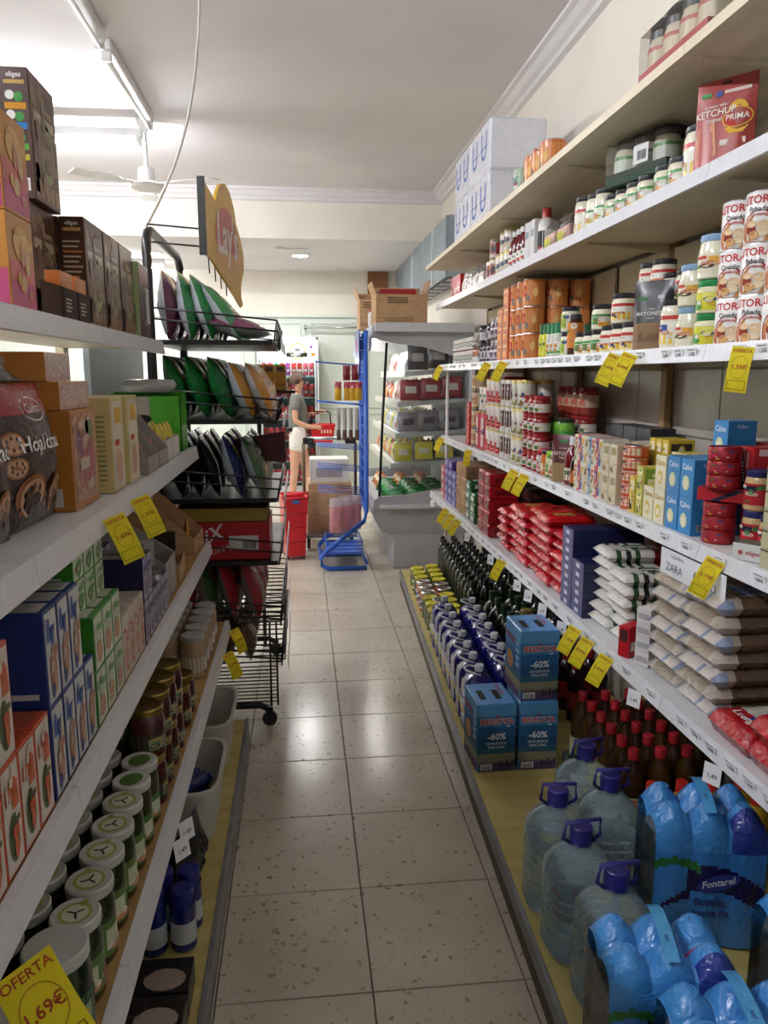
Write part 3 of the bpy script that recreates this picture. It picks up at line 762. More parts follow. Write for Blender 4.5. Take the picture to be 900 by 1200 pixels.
K_yelcap = bottle('mustard_bottle', .024, .15, 'd9d23a/g', '1f6a3c/s', .72, .66, .04, 'e6df50/s', (.1, .5), cap_r=.021, seg=12)
K_darktall = jar('fruit_jar', .042, .11, '3a2230/g', '26232c/s', 'd9d4d8/s', (.2, .6), patch=[('5a3a5e/p', -50, 20, .25, .55)], seg=12)
K_silvtall = jar('silver_lid_jar', .045, .12, '6e5560/g', 'c8c8cc/m', 'e0dde0/s', (.15, .55), patch=[('6a4a70/p', -40, 40, .2, .45)], seg=12)
K_jam = jar('jam_jar', .036, .082, '7a4a34/g', 'e6e0dc/s', 'efecea/s', (.12, .62), patch=[('4a4448/p', -70, -30, .2, .35), ('4a4448/p', -10, 25, .4, .55), ('5a4a44/p', 40, 80, .2, .4)], seg=12, lidh=.024)
K_honey = jar('honey_jar', .036, .1, 'a2592c/g', '6b3a22/s', 'efecea/s', (.1, .4), seg=12)
K_blkpouch = pouch('mayonnaise_pouch', .125, .215, .07, '17171d/s', '8d6f4e/p', [('MAYONESA', .018, 'eceae0/p', 0, .53), ('La mejor', .011, 'c9c7be/p', 0, .6), ('Casera', .011, 'c9c7be/p', 0, .47)], hole=False, art=lambda b, T: (b.rect(T, -.045, -.015, .155, .166, '3f7a46/p'), b.rect(T, .02, .04, .158, .168, 'd8d8d8/p'), b.rect(T, -.03, .03, .03, .055, '6f543a/p')))
K_ketpouch = pouch('ketchup_pouch', .15, .215, .06, 'b04a44/s', 'b44c44/s', [('KETCHUP', .024, 'f4eee4/p', -.14, .62), ('La mejor salsa', .010, 'f4eee4/p', -.14, .7), ('Original', .012, 'f4eee4/p', -.14, .54), ('PRIMA', .020, 'f6f0e4/p', .24, .53)],
    art=lambda b, T: (b.disc(lambda x, y: (lambda p: (p[0], p[1] + .0010, p[2]))(T(x, y)), .034, .024, 'c23a34/p', 20, .036, .113), b.ring2(T, .036, .025, .003, 'e8c04a/p', 20, .036, .113), b.poly([T(.012, .135), T(.06, .135), T(.05, .15), T(.036, .155), T(.022, .15)], 'e8b83a/p'), b.poly([T(.008, .092), T(.064, .092), T(.052, .076), T(.02, .076)], 'e8b83a/p'), b.rect(T, -.06, -.035, .175, .186, '4f9a5a/p'), b.disc(T, .009, .008, '4a5fa8/p', 12, -.015, .178), b.rect(T, -.002, .062, .176, .184, 'e9d6cc/p'), b.poly([T(-.065, .1), T(-.02, .12), T(-.005, .03), T(-.06, .02)], 'd99a78/p'), b.rect(T, .0, .06, .05, .064, 'e9dcd4/p')))
K_kraft = pouch('brown_ketchup_pouch', .125, .2, .07, '5a2024/s', '8a7048/p', [('KETCHUP', .02, 'e8dccc/p', 0, .6), ('La mejor', .011, 'd9ccbc/p', 0, .72), ('Original', .011, 'd9ccbc/p', 0, .52)], hole=False, art=lambda b, T: b.rect(T, -.02, .02, .165, .178, '3f7a46/p'))
K_ketglass = bottle('ketchup_bottle', .033, .185, '6e1420/g', 'f2f0ee/s', .42, .45, .022, 'f0ece4/s', (.08, .4), cap_r=.017, patch=[('c23a34/p', -40, 40, .15, .22), ('4a7a4a/p', -20, 20, .28, .34)])
K_goldcan = tin('gold_lid_can', .039, .108, 'e9e4d6/s', 'd8b84a/m', bands=[('b5433a/s', .2, .3, -60, 10), ('39415e/s', .4, .62, -30, 50), ('e0c050/s', .9, .97)], seg=14)
K_blkred = tin('black_red_can', .037, .108, 'e8e3d6/s', 'd8b84a/m', bands=[('2b2024/s', .0, .1), ('a02030/s', .25, .8, -20, 110), ('2b2024/s', .35, .7, 20, 80)], seg=14)
K_whtblk = bottle('vinegar_bottle', .035, .2, 'e3e1dc/s', 'b52a2a/s', .5, .62, .035, 'efece6/s', (.1, .6), cap_r=.02, patch=[('26242a/p', -60, 60, .16, .52)])
K_darkbot = bottle('dark_sauce_bottle', .035, .2, '2b1c18/g', '26221f/s', .4, .55, .025, '8a4a2a/s', (.12, .45))
K_wbox = carton('white_box', .07, .09, .17, 'e4e2e0/p', None, 'box', [('print', lambda b: (b.rect(Tfront(-.045), -.025, .025, .1, .13, '9aa4ae/p'), b.rect(Tside2(.035), -.03, .03, .05, .11, 'b8bec6/p')))])
K_bigwhite = carton('tall_white_box', .1, .06, .24, 'e0e4ea/p')
def tray_pack(name, nx, ny, jr, jh, glass, lid, tray, tray2, label, band, seed=0, code=True):
    W, D = nx * (2 * jr + .002), ny * (2 * jr + .002)
    K = Kind(name, 'multipack', (W + .008, D + .008, jh + .012))
    K.part('tray', MB().box((0, 0, .0015), (W + .006, D + .006, .003), tray).box((0, -D / 2 - .002, .02), (W + .006, .002, .038), tray2).box((0, D / 2 + .002, .02), (W + .006, .002, .038), tray2).box((-W / 2 - .002, 0, .02), (.002, D, .038), tray2).box((W / 2 + .002, 0, .02), (.002, D, .038), tray2))
    for i in range(nx):
        for j in range(ny):
            c = ((i - (nx - 1) / 2) * (2 * jr + .002), (j - (ny - 1) / 2) * (2 * jr + .002), .0035); r = jr - .001
            n = 'jar' if i + j == 0 else 'jar.%d%d' % (i, j)
            b = MB().lathe([(0, 0), (r * .92, 0), (r, .005), (r, jh * .7), (r * .86, jh * .86), (0, jh * .86)], glass, c, 12)
            b.band(r * 1.01, jh * .12, jh * .6, label, 0, 360, c, 12).band(r * 1.015, jh * .6, jh * .68, band, 0, 360, c, 12)
            K.part(n, b)
            K.part('lid' if i + j == 0 else 'lid.%d%d' % (i, j), MB().lathe([(r * .9, jh * .85), (r * .92, jh - .002), (r * .86, jh), (0, jh)], lid, c, 12), n)
    if code:
        K.part('barcode_sticker', MB().rect(Tfront(-D / 2 - .005), -.005, .06, .045, .1, 'eef0ee/p').bars(Tfront(-D / 2 - .0056), .012, .052, .055, .082, 14))
    w = MB(); h = jh + .008
    w.grid(6, 4, lambda u, v: ((u - .5) * (W + .008), -D / 2 - .004 + .0015 * math.sin(u * 20 + v * 9), .02 + v * (h - .02)), 'wrap')
    w.grid(4, 4, lambda u, v: (-W / 2 - .004, (.5 - u) * (D + .008), .02 + v * (h - .02)), 'wrap')
    w.grid(4, 4, lambda u, v: (W / 2 + .004, (u - .5) * (D + .008), .02 + v * (h - .02)), 'wrap')
    w.grid(6, 4, lambda u, v: ((u - .5) * (W + .008), (v - .5) * (D + .008), h + .002 * math.sin(u * 17) * math.cos(v * 13)), 'wrap')
    K.part('wrapper', w)
    return K
K_pack_grn = tray_pack('wrapped_jar_pack', 3, 2, .043, .125, 'eae4cc/g', '2b2d30/s', '1f3f2c/p', '24402f/p', 'dfe4d4/s', '4f9a4a/s')
K_pack_pink = tray_pack('wrapped_mayonnaise_pack', 4, 2, .045, .13, 'efe7cd/g', '4a4c50/s', 'd98a8a/s', 'd9777c/s', 'e9dfc0/s', 'd07a70/s', code=False)
def loose_pack(name, w, d, h, c1, c2, c3):
    K = Kind(name, 'multipack', (w, d, h))
    K.part('contents', MB().box((0, 0, h * .3), (w * .9, d * .9, h * .6), c1, .006).box((-w * .2, -d * .1, h * .66), (w * .35, d * .6, h * .14), c2, .004))
    K.part('label', MB().rect(Tfront(-d * .45), -w * .4, w * .1, h * .1, h * .45, c3))
    b = MB().grid(8, 5, lambda u, v: ((u - .5) * w, -d / 2 * (1 - .25 * v) + .004 * noise3(u, v, 3), v * h * (1 - .2 * abs(u - .5))), 'wrap')
    b.grid(8, 5, lambda u, v: ((.5 - u) * w, d / 2 * (1 - .25 * v) + .004 * noise3(u, v, 5), v * h * (1 - .2 * abs(u - .5))), 'wrap')
    b.grid(4, 5, lambda u, v: (-w / 2 + .003 * noise3(u, v, 7), (.5 - u) * d * (1 - .25 * v), v * h * .9), 'wrap')
    b.grid(4, 5, lambda u, v: (w / 2 + .003 * noise3(u, v, 7), (u - .5) * d * (1 - .25 * v), v * h * .9), 'wrap')
    b.grid(8, 4, lambda u, v: ((u - .5) * w, (v - .5) * d * .75, h * (1 - .2 * abs(u - .5)) + .006 * noise3(u * 2, v * 2, 4)), 'wrap')
    K.part('wrapper', b)
    return K
K_loose_pink = loose_pack('wrapped_pack', .16, .14, .12, 'd9a79a/s', 'b8b4b0/s', 'd8d43a/p')
K_loose_grey = loose_pack('wrapped_pack', .15, .14, .13, 'c9b7b4/s', '5a5358/s', 'd9c4c0/p')
K_redpack = carton('red_packet', .1, .1, .14, 'c4242c/f', None, 'packet', [('print', lambda b: (b.rect(Tfront(-.05), -.03, .03, .03, .06, 'f0d8d0/p'), b.rect(Tside2(.05), -.03, .03, .04, .1, 'e8c8c4/p')))])
K_whitepack = carton('wrapped_paper_pack', .44, .3, .255, 'e2e4ee/f', None, 'packet', [('lettering', lambda b: (b.text('U', .2, '4a66b0/p', Tfront(-.15, .13, -.11), .0).text('U', .2, '4a66b0/p', Tfront(-.15, .13, .1), .0).rect(Tfront(-.15, 0, 0, .0008), -.17, -.04, .125, .132, '4a66b0/p').rect(Tfront(-.15, 0, 0, .0008), .03, .17, .125, .132, '4a66b0/p')))], bev=.012)
K_greencan = tin('green_can', .04, .11, 'b7cdb2/s', bands=[('7fae86/s', .3, .7, -60, 60)], seg=14)
# ---- fourth shelf
def calvo(main, cap, w, d, h, t1='Calvo', tm='f4f6fa/p', fish='d9e2a8/p'):
    def art(b):
        T = Tfront(-d / 2); S = Tside2(w / 2)
        b.text(t1, h * .22, tm, lambda x, y: T(x, y + h * .78)); b.disc(T, w * .26, h * .2, fish, 16, -w * .05, h * .36); b.disc(lambda x, y: (lambda p: (p[0], p[1] - .0004, p[2]))(T(x, y)), w * .18, h * .12, 'efe6c8/p', 14, -w * .05, h * .34)
        b.text(t1, h * .13, tm, lambda x, y: S(x, y + h * .85)); b.rect(S, -d * .3, d * .25, h * .1, h * .3, '9fb4cc/p').bars(lambda x, y: (lambda p: (p[0] + .0005, p[1], p[2]))(S(x, y)), -d * .25, d * .2, h * .12, h * .28, 10, '2a3550/p')
    return carton('tuna_carton', w, d, h, main, {'+z': cap}, 'box', [('print', art)])
K_calvo = calvo('2d86c4/s', '4796cf/s', .075, .085, .108)
K_calvo_yel = calvo('e6dfc0/s', 'dcc83a/s', .068, .08, .105, 'Claras', 'c79a1a/p', 'e2c44a/p')
K_calvo_half = calvo('3a92cc/s', 'd5dde6/s', .06, .08, .09)
def stripes(name, w, d, h, c1, c2, c3):
    def art(b):
        T = Tfront(-d / 2); S = Tside2(w / 2)
        b.busy(T, -w * .46, w * .46, h * .05, h * .95, 8, [c2, c3, 'e9e2d0/p', '8a6a4a/p', c1], int(h * 1e4) + len(c1 + c2) + int(c2[:2], 16)); b.rect(T, -w * .4, w * .1, h * .08, h * .35, c2); b.rect(T, -w * .3, w * .4, h * .65, h * .9, c3); b.disc(T, w * .25, h * .16, 'e3c99a/p', 12, w * .1, h * .38)
        b.rect(S, -d * .4, d * .4, h * .1, h * .9, c2); b.busy(Tside2(w / 2, 0, 0, .001), -d * .4, d * .4, h * .1, h * .9, 9, [c1, c3, 'e9e2d0/p', c2], int(h * 1e4) + int(c3[:2], 16)); b.rect(lambda x, y: (lambda p: (p[0] + .0005, p[1], p[2]))(S(x, y)), -d * .3, d * .3, h * .3, h * .5, c3)
    return carton('tinned_fish_carton', w, d, h, c1, None, 'box', [('print', art)])
K_st = [stripes('', .034, .1, .11, *c) for c in (('e4dfd2/s', '3f66a8/p', 'd8b04a/p'), ('c9404a/s', 'e9e2d6/p', '2b3f78/p'), ('e9e0c4/s', '7a8a4a/p', 'c8452f/p'), ('8fa8c8/s', 'e9e4d0/p', '1f3a68/p'), ('e2d6b0/s', 'd0a03a/p', '8a5a2a/p'))]
K_beige = stripes('', .06, .09, .105, 'ddd2b4/s', 'cfc4a0/p', 'a89a70/p')
K_yelblk = stripes('', .042, .09, .12, 'ddc03a/s', '3a3020/p', 'efe4b0/p')
K_olive_t = stripes('', .045, .08, .08, 'd7cf62/s', '7fa03a/p', 'f0e8b0/p')
K_otin = tin('orange_tin', .042, .043, 'd9673a/s', 'd9d9da/m', bands=[('f0d8c0/s', .25, .8, -70, 70), ('c8502a/s', .0, .2)], seg=16)
K_rtin = tin('red_tuna_tin', .043, .037, '9c1c26/s', 'b8383c/m', bands=[('b52a34/s', .3, .75, -60, 60)], seg=16)
def redwedge(w, d, h, horiz):
    def art(b):
        T = Tfront(-d / 2); S = Tside2(w / 2)
        if horiz: b.poly([T(-w * .3, 0.001), T(-w * .15, .001), T(w * .3, h - .001), T(w * .15, h - .001)], '1c1f3c/p'); b.rect(S, -d * .4, d * .4, .004, h - .004, 'e9e7e4/p').bars(lambda x, y: (lambda p: (p[0] + .0005, p[1], p[2]))(S(x, y)), -d * .3, d * .3, .006, h - .008, 12)
        else:
            b.poly([T(-w * .45, h * .95), T(-w * .2, h * .95), T(w * .15, h * .04), T(-w * .08, h * .04)], '1c1f3c/p')
            for i in range(9):
                f = .1 + i * .095; x_ = -w * .325 + (w * .36) * f; b.rect(Tfront(-d / 2, 0, 0, .0012), x_ - .003, x_ + .003, h * (.93 - .88 * f), h * (.93 - .88 * f) + .005, 'f0ecec/p')
            b.rect(T, w * .1, w * .2, h * .5, h * .88, 'd8a8a4/p'); b.rect(T, -w * .42, -w * .28, h * .1, h * .3, 'e8d4d0/p')
            b.rect(S, -d * .35, d * .3, h * .8, h * .96, 'e4e2de/p')
    return carton('red_tuna_carton', w, d, h, 'b3222c/s', None, 'box', [('print', art)])
K_rbox = redwedge(.07, .1, .112, False); K_rflat = redwedge(.16, .09, .036, True)
K_tunajar = jar('tuna_jar', .036, .105, 'c8a878/g', '23265c/s', 'b3222c/s', (.15, .68), 'PECIO', 'f0e8e4/p', tsize=.012, patch=[('1c1f3c/s', -50, 20, .5, .62)])
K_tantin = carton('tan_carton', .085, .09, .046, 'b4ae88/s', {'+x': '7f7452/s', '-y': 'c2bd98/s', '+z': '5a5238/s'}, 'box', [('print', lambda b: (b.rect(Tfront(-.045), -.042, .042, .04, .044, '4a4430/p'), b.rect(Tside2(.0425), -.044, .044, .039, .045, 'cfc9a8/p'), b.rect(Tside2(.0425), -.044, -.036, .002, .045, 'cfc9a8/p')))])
K_elig = carton('open_white_carton', .1, .06, .042, 'd9dbd6/p', {'+z': '6a6452/p'}, 'box', [('lettering', lambda b: b.text('eliges', .016, 'b5404a/p', Tfront(-.03, .02)).disc(Tfront(-.03, .02, -.03), .006, .006, 'b5404a/p', 10))])
K_tomjar = jar('tomato_jar', .042, .088, '8f1a1a/g', 'a02a2a/s', 'e6dcd2/s', (.15, .6), patch=[('c4322c/p', -60, 0, .2, .5), ('3f7a3f/p', 20, 50, .2, .4)], seg=12)
K_redlid = jar('paprika_jar', .046, .13, '9a3a30/g', '8f1f22/s', 'd9b49a/s', (.3, .72), patch=[('c45a4a/p', -50, 40, .35, .6)], lidh=.022, seg=12)
K_greendome = jar('green_lid_jar', .038, .075, '7ab83a/g', '2a3a2a/s', '4a9a3a/s', (.05, .3), seg=12, round_=.25)
K_saucebot = bottle('barbecue_bottle', .028, .155, '2e1712/g', '1f1a1a/s', .45, .55, .02, 'd9752c/s', (.12, .45), cap_r=.014, seg=12)
K_ketsmall = bottle('ketchup_bottle', .034, .2, '7a1820/g', 'e6e6e6/s', .42, .5, .03, 'e9e4da/s', (.1, .36), cap_r=.016, seg=14, patch=[('3f7a4a/p', -40, 30, .2, .3)])
K_spicejar = [jar('spice_jar', .03, .115, b, l, lb, (.1, .75), seg=12, patch=[(p, -60, 10, .2, .5)]) for b, l, lb, p in (('a02a22/g', 'c8c8c8/m', 'e8e0d8/s', 'b5322a/p'), ('5a7a2a/g', '8fc03a/s', 'd9e0b0/s', '5a9a3a/p'), ('c8642a/g', '2a2422/s', 'd9742c/s', 'f0d8b8/p'), ('8f1f2a/g', 'c8323a/s', 'd9d0c8/s', 'd06a8a/p'))]
K_whitered = tin('white_red_can', .05, .142, 'ece6e0/s', 'd8b84a/m', bands=[('c8262e/s', .55, .8, -60, 0), ('c8262e/s', .35, .55, -35, 30), ('c8262e/s', .1, .35, -10, 60), ('d8b84a/s', .92, .98)], seg=14)
K_darkcan = tin('dark_label_can', .052, .142, 'e0dcda/s', 'c8b060/m', bands=[('4a1820/s', .25, .85, -70, 70), ('8f8a8c/s', .4, .55, -30, 20)], seg=14)
K_yelwht = tin('yellow_band_can', .046, .142, 'e9e6d6/s', 'd8b84a/m', bands=[('e6d04a/s', .86, .98), ('4a4648/s', .3, .55, -50, 0), ('9a8a4a/s', .1, .3, 0, 50)], seg=14)
K_redcan = tin('red_canister', .06, .23, 'd04a58/s', 'd8b84a/m', bands=[('e8c4c8/s', .1, .85, -20, 25), ('b82434/s', .3, .7, -80, -40)], seg=14)
K_smallwht = tin('white_canister', .05, .15, 'e6ded8/s', 'd8b84a/m', bands=[('2a2a2a/s', .0, .08)], seg=14)
K_bandcan = tin('black_band_can', .055, .115, 'd9c4a8/s', '2a2626/m', bands=[('1d1b1c/s', .0, .2), ('c88a5a/s', .35, .75, -30, 50)], seg=14)
K_redtall = carton('tall_red_packet', .09, .06, .28, 'd4222e/f', None, 'packet', [('print', lambda b: [b.disc(Tfront(-.03), .012, .012, 'f0b0a8/p', 10, (-1) ** i * .015, .03 + i * .028) for i in range(9)])])
K_redbox = carton('red_carton', .14, .12, .11, 'c41f2c/s', None, 'box', [('print', lambda b: b.rect(Tside2(.07), -.03, .03, .03, .08, 'e8e0dc/p'))])
K_darkbox = carton('dark_carton', .12, .1, .05, '262a36/s')
K_bluespice = jar('blue_label_jar', .03, .1, '3a4258/g', '2a3050/s', 'c9d0d8/s', (.1, .5), seg=12)
# ---- fifth shelf
def brick(name, w, l, t, main, dark, cat='packet', txt=None):
    K = Kind(name, cat, (w, l, t))
    K.part('packet_body', MB().box((0, 0, t / 2), (w, l, t), main, .008))
    K.part('print', MB().rect(Tfront(-l / 2), -w * .34, w * .34, t * .25, t * .75, dark).rect(Ttop(t), -w * .3, w * .3, -l * .3, l * .3, dark).rect(Tside2(w / 2), -l * .3, l * .3, t * .3, t * .7, dark))
    return K
K_rice = sack('rice_packet', .17, .22, .062, lambda u, v: '2a3f8a/f' if (.3 < v < .36 and .4 < u < .75) else 'd6d2c4/f' if (.36 < v < .75 and .1 < u < .9) else 'b8121e/f', 3, text=[('Luengo', .034, 'f0ecea/p', 0, -.26)])
def legf(u, v):
    if v < .16: return 'd6cdc4/f' if noise3(u * 2, v * 3, 4) < .25 else '8f9db8/f'
    if u > .8 or u < .2: return '6a5644/f' if v > .2 else 'b8aa9a/f'
    return '5f7fb8/f' if (.3 < u < .72 and .25 < v < .62) else ('c03a44/f' if (.3 < u < .72 and .62 <= v < .7) else ('b3a08a/f' if v > .2 else 'c9bcae/f'))
K_leg = sack('pulse_bag', .19, .30, .046, legf, 5, nu=14, nv=14, crumple=.16)
def legf2(u, v):
    if u > .8 or u < .2: return '6f5c4a/f' if v > .2 else 'c4b8aa/f'
    return 'c9c2b8/f' if .25 < u < .75 and .2 < v < .5 else 'a89a88/f'
K_leg2 = sack('pulse_bag', .19, .30, .044, legf2, 9, nu=14, nv=14, crumple=.16)
def sugf(u, v):
    if u > .72 or u < .28: return '9a2028/f' if v > .58 else ('35603a/f' if .1 < v < .17 or .33 < v < .4 else ('2a2a2c/f' if .22 < v < .28 else 'e6e2da/f'))
    return 'a8242c/f' if .64 < v < .8 else ('35603a/f' if (.3 < u < .45 and .3 < v < .5) or (.6 < u < .7 and .35 < v < .55) else ('2a2a2c/f' if (.48 < u < .56 and .3 < v < .42) else 'e6e2da/f'))
K_sug = sack('flour_bag', .155, .30, .04, sugf, 11, nu=14, nv=18, crumple=.14)
def redf(u, v): return 'b89a4a/f' if (.3 < u < .75 and .3 < v < .66) else ('c82a34/f' if v < .1 or v > .9 else 'c4141f/f')
K_red = sack('coffee_bag', .155, .22, .042, redf, 13, nu=14, nv=14, crumple=.35)
def redf2(u, v): return '3a1a1c/f' if (.38 < u < .6 and .35 < v < .6) else ('b8101c/f' if u + v < 1.3 else 'cc3a40/f')
K_red2 = sack('coffee_bag', .155, .22, .042, redf2, 17, nu=14, nv=14, crumple=.35)
K_navy = carton('navy_carton', .115, .28, .033, '1d2350/s', {'-y': '3a3a78/s'}, 'box', [('print', lambda b: (b.rect(Tfront(-.14), -.018, .018, .008, .024, 'd9d6e8/p')))])
K_tinybox = carton('small_white_carton', .05, .06, .045, 'e4e0dc/p', None, 'box', [('print', lambda b: (b.rect(Tfront(-.03), -.02, .02, .012, .03, 'b8b4b0/p')))])
K_tinyred = carton('small_red_carton', .04, .08, .1, 'c41a26/s', None, 'box', [('print', lambda b: (b.rect(Tside2(.02), -.03, .03, .02, .05, 'f0e6e0/p'), b.rect(Tfront(-.04), -.014, .014, .05, .09, '4a1a1c/p')))])
K_rbrick = brick('coffee_brick', .13, .17, .07, 'a8141f/f', '7a1018/f')
K_dbrick = brick('dark_coffee_brick', .14, .2, .07, '3a2420/f', '5a3a2a/f')
K_gbrick = brick('green_packet', .12, .16, .06, '1d6a3c/f', 'cfd8cf/f')
K_tbrick = brick('brown_paper_packet', .14, .2, .08, 'a98563/p', '9a7554/p')
K_pbrick = brick('purple_packet', .13, .16, .06, '4a3a9a/f', 'b8b0e0/f')
K_rwbrick = brick('red_white_packet', .12, .14, .06, 'c8343c/f', 'e6dcd6/f')
# ---- platform
K_yjar = [jar('olive_jar', .05, .135, b, l, lb, lzz, seg=16, patch=p) for b, l, lb, lzz, p in (
    ('55602e/g', 'ddd02a/s', '6a7434/g', (.2, .22), None), ('a85a34/g', 'd8d4cc/m', 'e8e4da/s', (.2, .6), [('4a6a9a/p', -50, 20, .3, .5)]), ('4a4a2c/g', 'd8cc28/s', 'e9e6dc/s', (.15, .6), [('5a8a3a/p', -40, 40, .25, .5)]))]
K_oil = bottle('olive_oil_bottle', .036, .29, '20261a/g', '15171a/s', .38, .68, .035, '39402c/s', (.2, .55), cap_r=.017, seg=12)
K_oilbig = bottle('olive_oil_flask', .055, .28, '1c2218/g', '1c3a26/s', .34, .55, .04, '2a3326/s', (.15, .45), cap_r=.022, seg=14)
K_jug5 = bottle('dark_oil_jug', .078, .36, '1a1c20/g', '7a6a3a/s', .3, .62, .035, '262a30/s', (.1, .5), cap_r=.028, seg=18, handle=MB().tube([(-.05, 0, .3), (-.052, 0, .335), (0, 0, .35), (.052, 0, .335), (.05, 0, .3)], .006, '7a6a3a/s'))
def jug_handle(c, z, w=.05, up=.03, r=.0045, m='e4e4e6/s'):
    return MB().tube([(-.022, 0, z - .014), (-w, -.008, z - .004), (-w * .95, -.035, z + .004), (-.012, -.062, z + .008), (.012, -.062, z + .008), (w * .95, -.035, z + .004), (w, -.008, z - .004), (.022, 0, z - .014)], r, m)
K_blue = bottle('blue_jug', .068, .285, '1c1c74/g', 'dfe2e6/s', .26, .66, .024, 'c9ccd6/s', (.28, .5), cap_r=.019, seg=20, sq=5, handle=jug_handle(0, .262, .05, .0), patch=[('d8b83a/s', -180, 180, .28, .35)])
def bez_art(w, d, h):
    def art(b):
        for T, ww in ((Tfront(-d / 2), w), (Tside(-w / 2), d)):
            k = 1 if ww == w else .8
            n = 14
            b.rect(T, -ww * .46, ww * .46, 0.002, h * .16, '5a4468/p'); b.rect(T, -ww * .495, ww * .495, h * .13, h * .27, '8f8a70/p'); b.rect(T, -ww * .495, ww * .495, h * .27, h * .36, '2f6078/p')
            b.rect(T, -ww * .495, ww * .495, h * .36, h * .5, '1f5480/p'); b.rect(T, -ww * .495, ww * .495, h * .5, h * .66, '235f94/p')
            b.rect(T, -ww * .495, ww * .495, h * .66, h * .82, '3a80b4/p'); b.rect(T, -ww * .495, ww * .495, h * .82, h * .99, '5b9ed0/p')
    return art
def bez_text(w, d, h):
    def art(b):
        T = Tfront(-d / 2, 0, 0, .0018)
        b.text('BEZOYA', w * .2, 'e6eaee/p', lambda x, y: (lambda q: (q[0], q[1] + .0006, q[2]))(T(x, y + h * .74)), .075, 1.15).text('BEZOYA', w * .2, 'c8101e/p', lambda x, y: T(x, y + h * .74), .02, 1.15)
        b.text('-60%', w * .24, 'f0f2f4/p', lambda x, y: T(x, y + h * .52), .03).text('DE PLÁSTICO', w * .088, 'e4e9ee/p', lambda x, y: T(x, y + h * .42), .02).text('POR LITRO', w * .088, 'e4e9ee/p', lambda x, y: T(x, y + h * .365), .02)
        b.rect(T, -w * .42, -w * .1, h * .03, h * .12, 'e8e8e8/p').bars(lambda x, y: (lambda p: (p[0], p[1] - .0005, p[2]))(T(x, y)), -w * .39, -w * .13, h * .035, h * .1, 12)
        for i, (x, hh) in enumerate(((.08, .09), (.16, .06), (.26, .11), (.34, .07), (.42, .1))): b.rect(T, w * x, w * x + w * .05, h * .06, h * (.06 + hh), '2a2f3a/p')
        b.disc(T, w * .06, h * .012, 'c9d8e6/p', 10, w * .3, h * .67); b.text('*', w * .2, 'c02838/p', lambda x, y: T(x, y + h * .8))
        S = Tside(-w / 2, 0, 0, .0018)
        b.text('BEZOYA', d * .16, 'c04a58/p', lambda x, y: S(x - d * .12, y + h * .78), .03)
        for i in range(4): b.rect(S, d * .22, d * .4, h * (.45 + .1 * i), h * (.51 + .1 * i), '9ac0de/p')
        b.disc(S, d * .2, h * .13, 'b98a5a/p', 16, -d * .15, h * .46)
    return art
bw_, bd_, bh_ = .148, .2, .272
K_bez = Kind('water_carton', 'box', (bw_, bd_, bh_))
K_bez.part('carton_body', MB().box((0, 0, bh_ / 2), (bw_, bd_, bh_), '3f86bd/s', .004, {'+z': '5a9ad4/s'}))
b = MB(); bez_art(bw_, bd_, bh_)(b); K_bez.part('print', b, 'carton_body')
b = MB(); bez_text(bw_, bd_, bh_)(b); b.text('BEZOYA', .024, 'c8303c/p', lambda x, y: (bw_ * .3 - y, x + .03, bh_ + .001)); K_bez.part('lettering', b, 'carton_body')
for s_ in (-1, 1):
    K_bez.part('grip_hole' if s_ < 0 else 'grip_hole.001', MB().rect(Ttop(bh_), s_ * .03 - .012 - .01, s_ * .03 + .012 - .01, -.055, .03, '0c1218/p'), 'carton_body')
K_redcap = bottle('red_cap_bottle', .036, .27, '2a1418/g', 'a01820/s', .36, .64, .03, '8f2028/s', (.2, .5), cap_r=.017, seg=12)
K_oil1 = bottle('oil_bottle', .041, .30, '3a240a/g', 'a8202a/s', .36, .6, .028, '6f8a4a/s', (.16, .44), None, 'e8ead8/p', cap_r=.018, seg=16, patch=[('cfd6b0/s', -50, -15, .18, .42), ('8fae5a/s', 5, 60, .2, .36)])
K_oil1b = bottle('oil_bottle', .041, .30, '321c0c/g', 'a8202a/s', .36, .6, .028, 'cfc4a4/s', (.2, .5), None, '8f2a2a/p', cap_r=.018, seg=16, patch=[('b55a44/s', -60, 40, .36, .48)])
K_sun = bottle('sunflower_oil_bottle', .041, .26, 'b8932a/g', 'c82a22/s', .36, .66, .028, 'c9b04a/s', (.15, .4), cap_r=.018, seg=16, ribs=5)
def carboy():
    r, h = .086, .345
    K = bottle('water_carboy', r, h, 'water', '2a2478/s', .3, .58, .04, None, cap_r=.03, seg=28, ribs=6, sq=3.2,
               handle=MB().tube([(-.028, 0, h - .05), (-.05, -.006, h - .03), (-.046, -.012, h + .018), (.046, -.012, h + .018), (.05, -.006, h - .03), (.028, 0, h - .05)], .0055, '2f2a80/s'))
    b = MB().band(r * 1.06, h * .12, h * .34, 'b9c8cf/s', -30, 28, seg=8).band(r * 1.063, h * .14, h * .32, '3f6aa8/s', -26, -4, seg=5).band(r * 1.063, h * .14, h * .32, 'd05a3a/s', 18, 27, seg=3)
    K.part('label', b)
    K.part('lettering', MB().text('Fontarel', .02, 'f0f2f8/p', Tcyl(r * 1.07, h * .24, -.1)), 'label')
    return K
K_carboy = carboy()
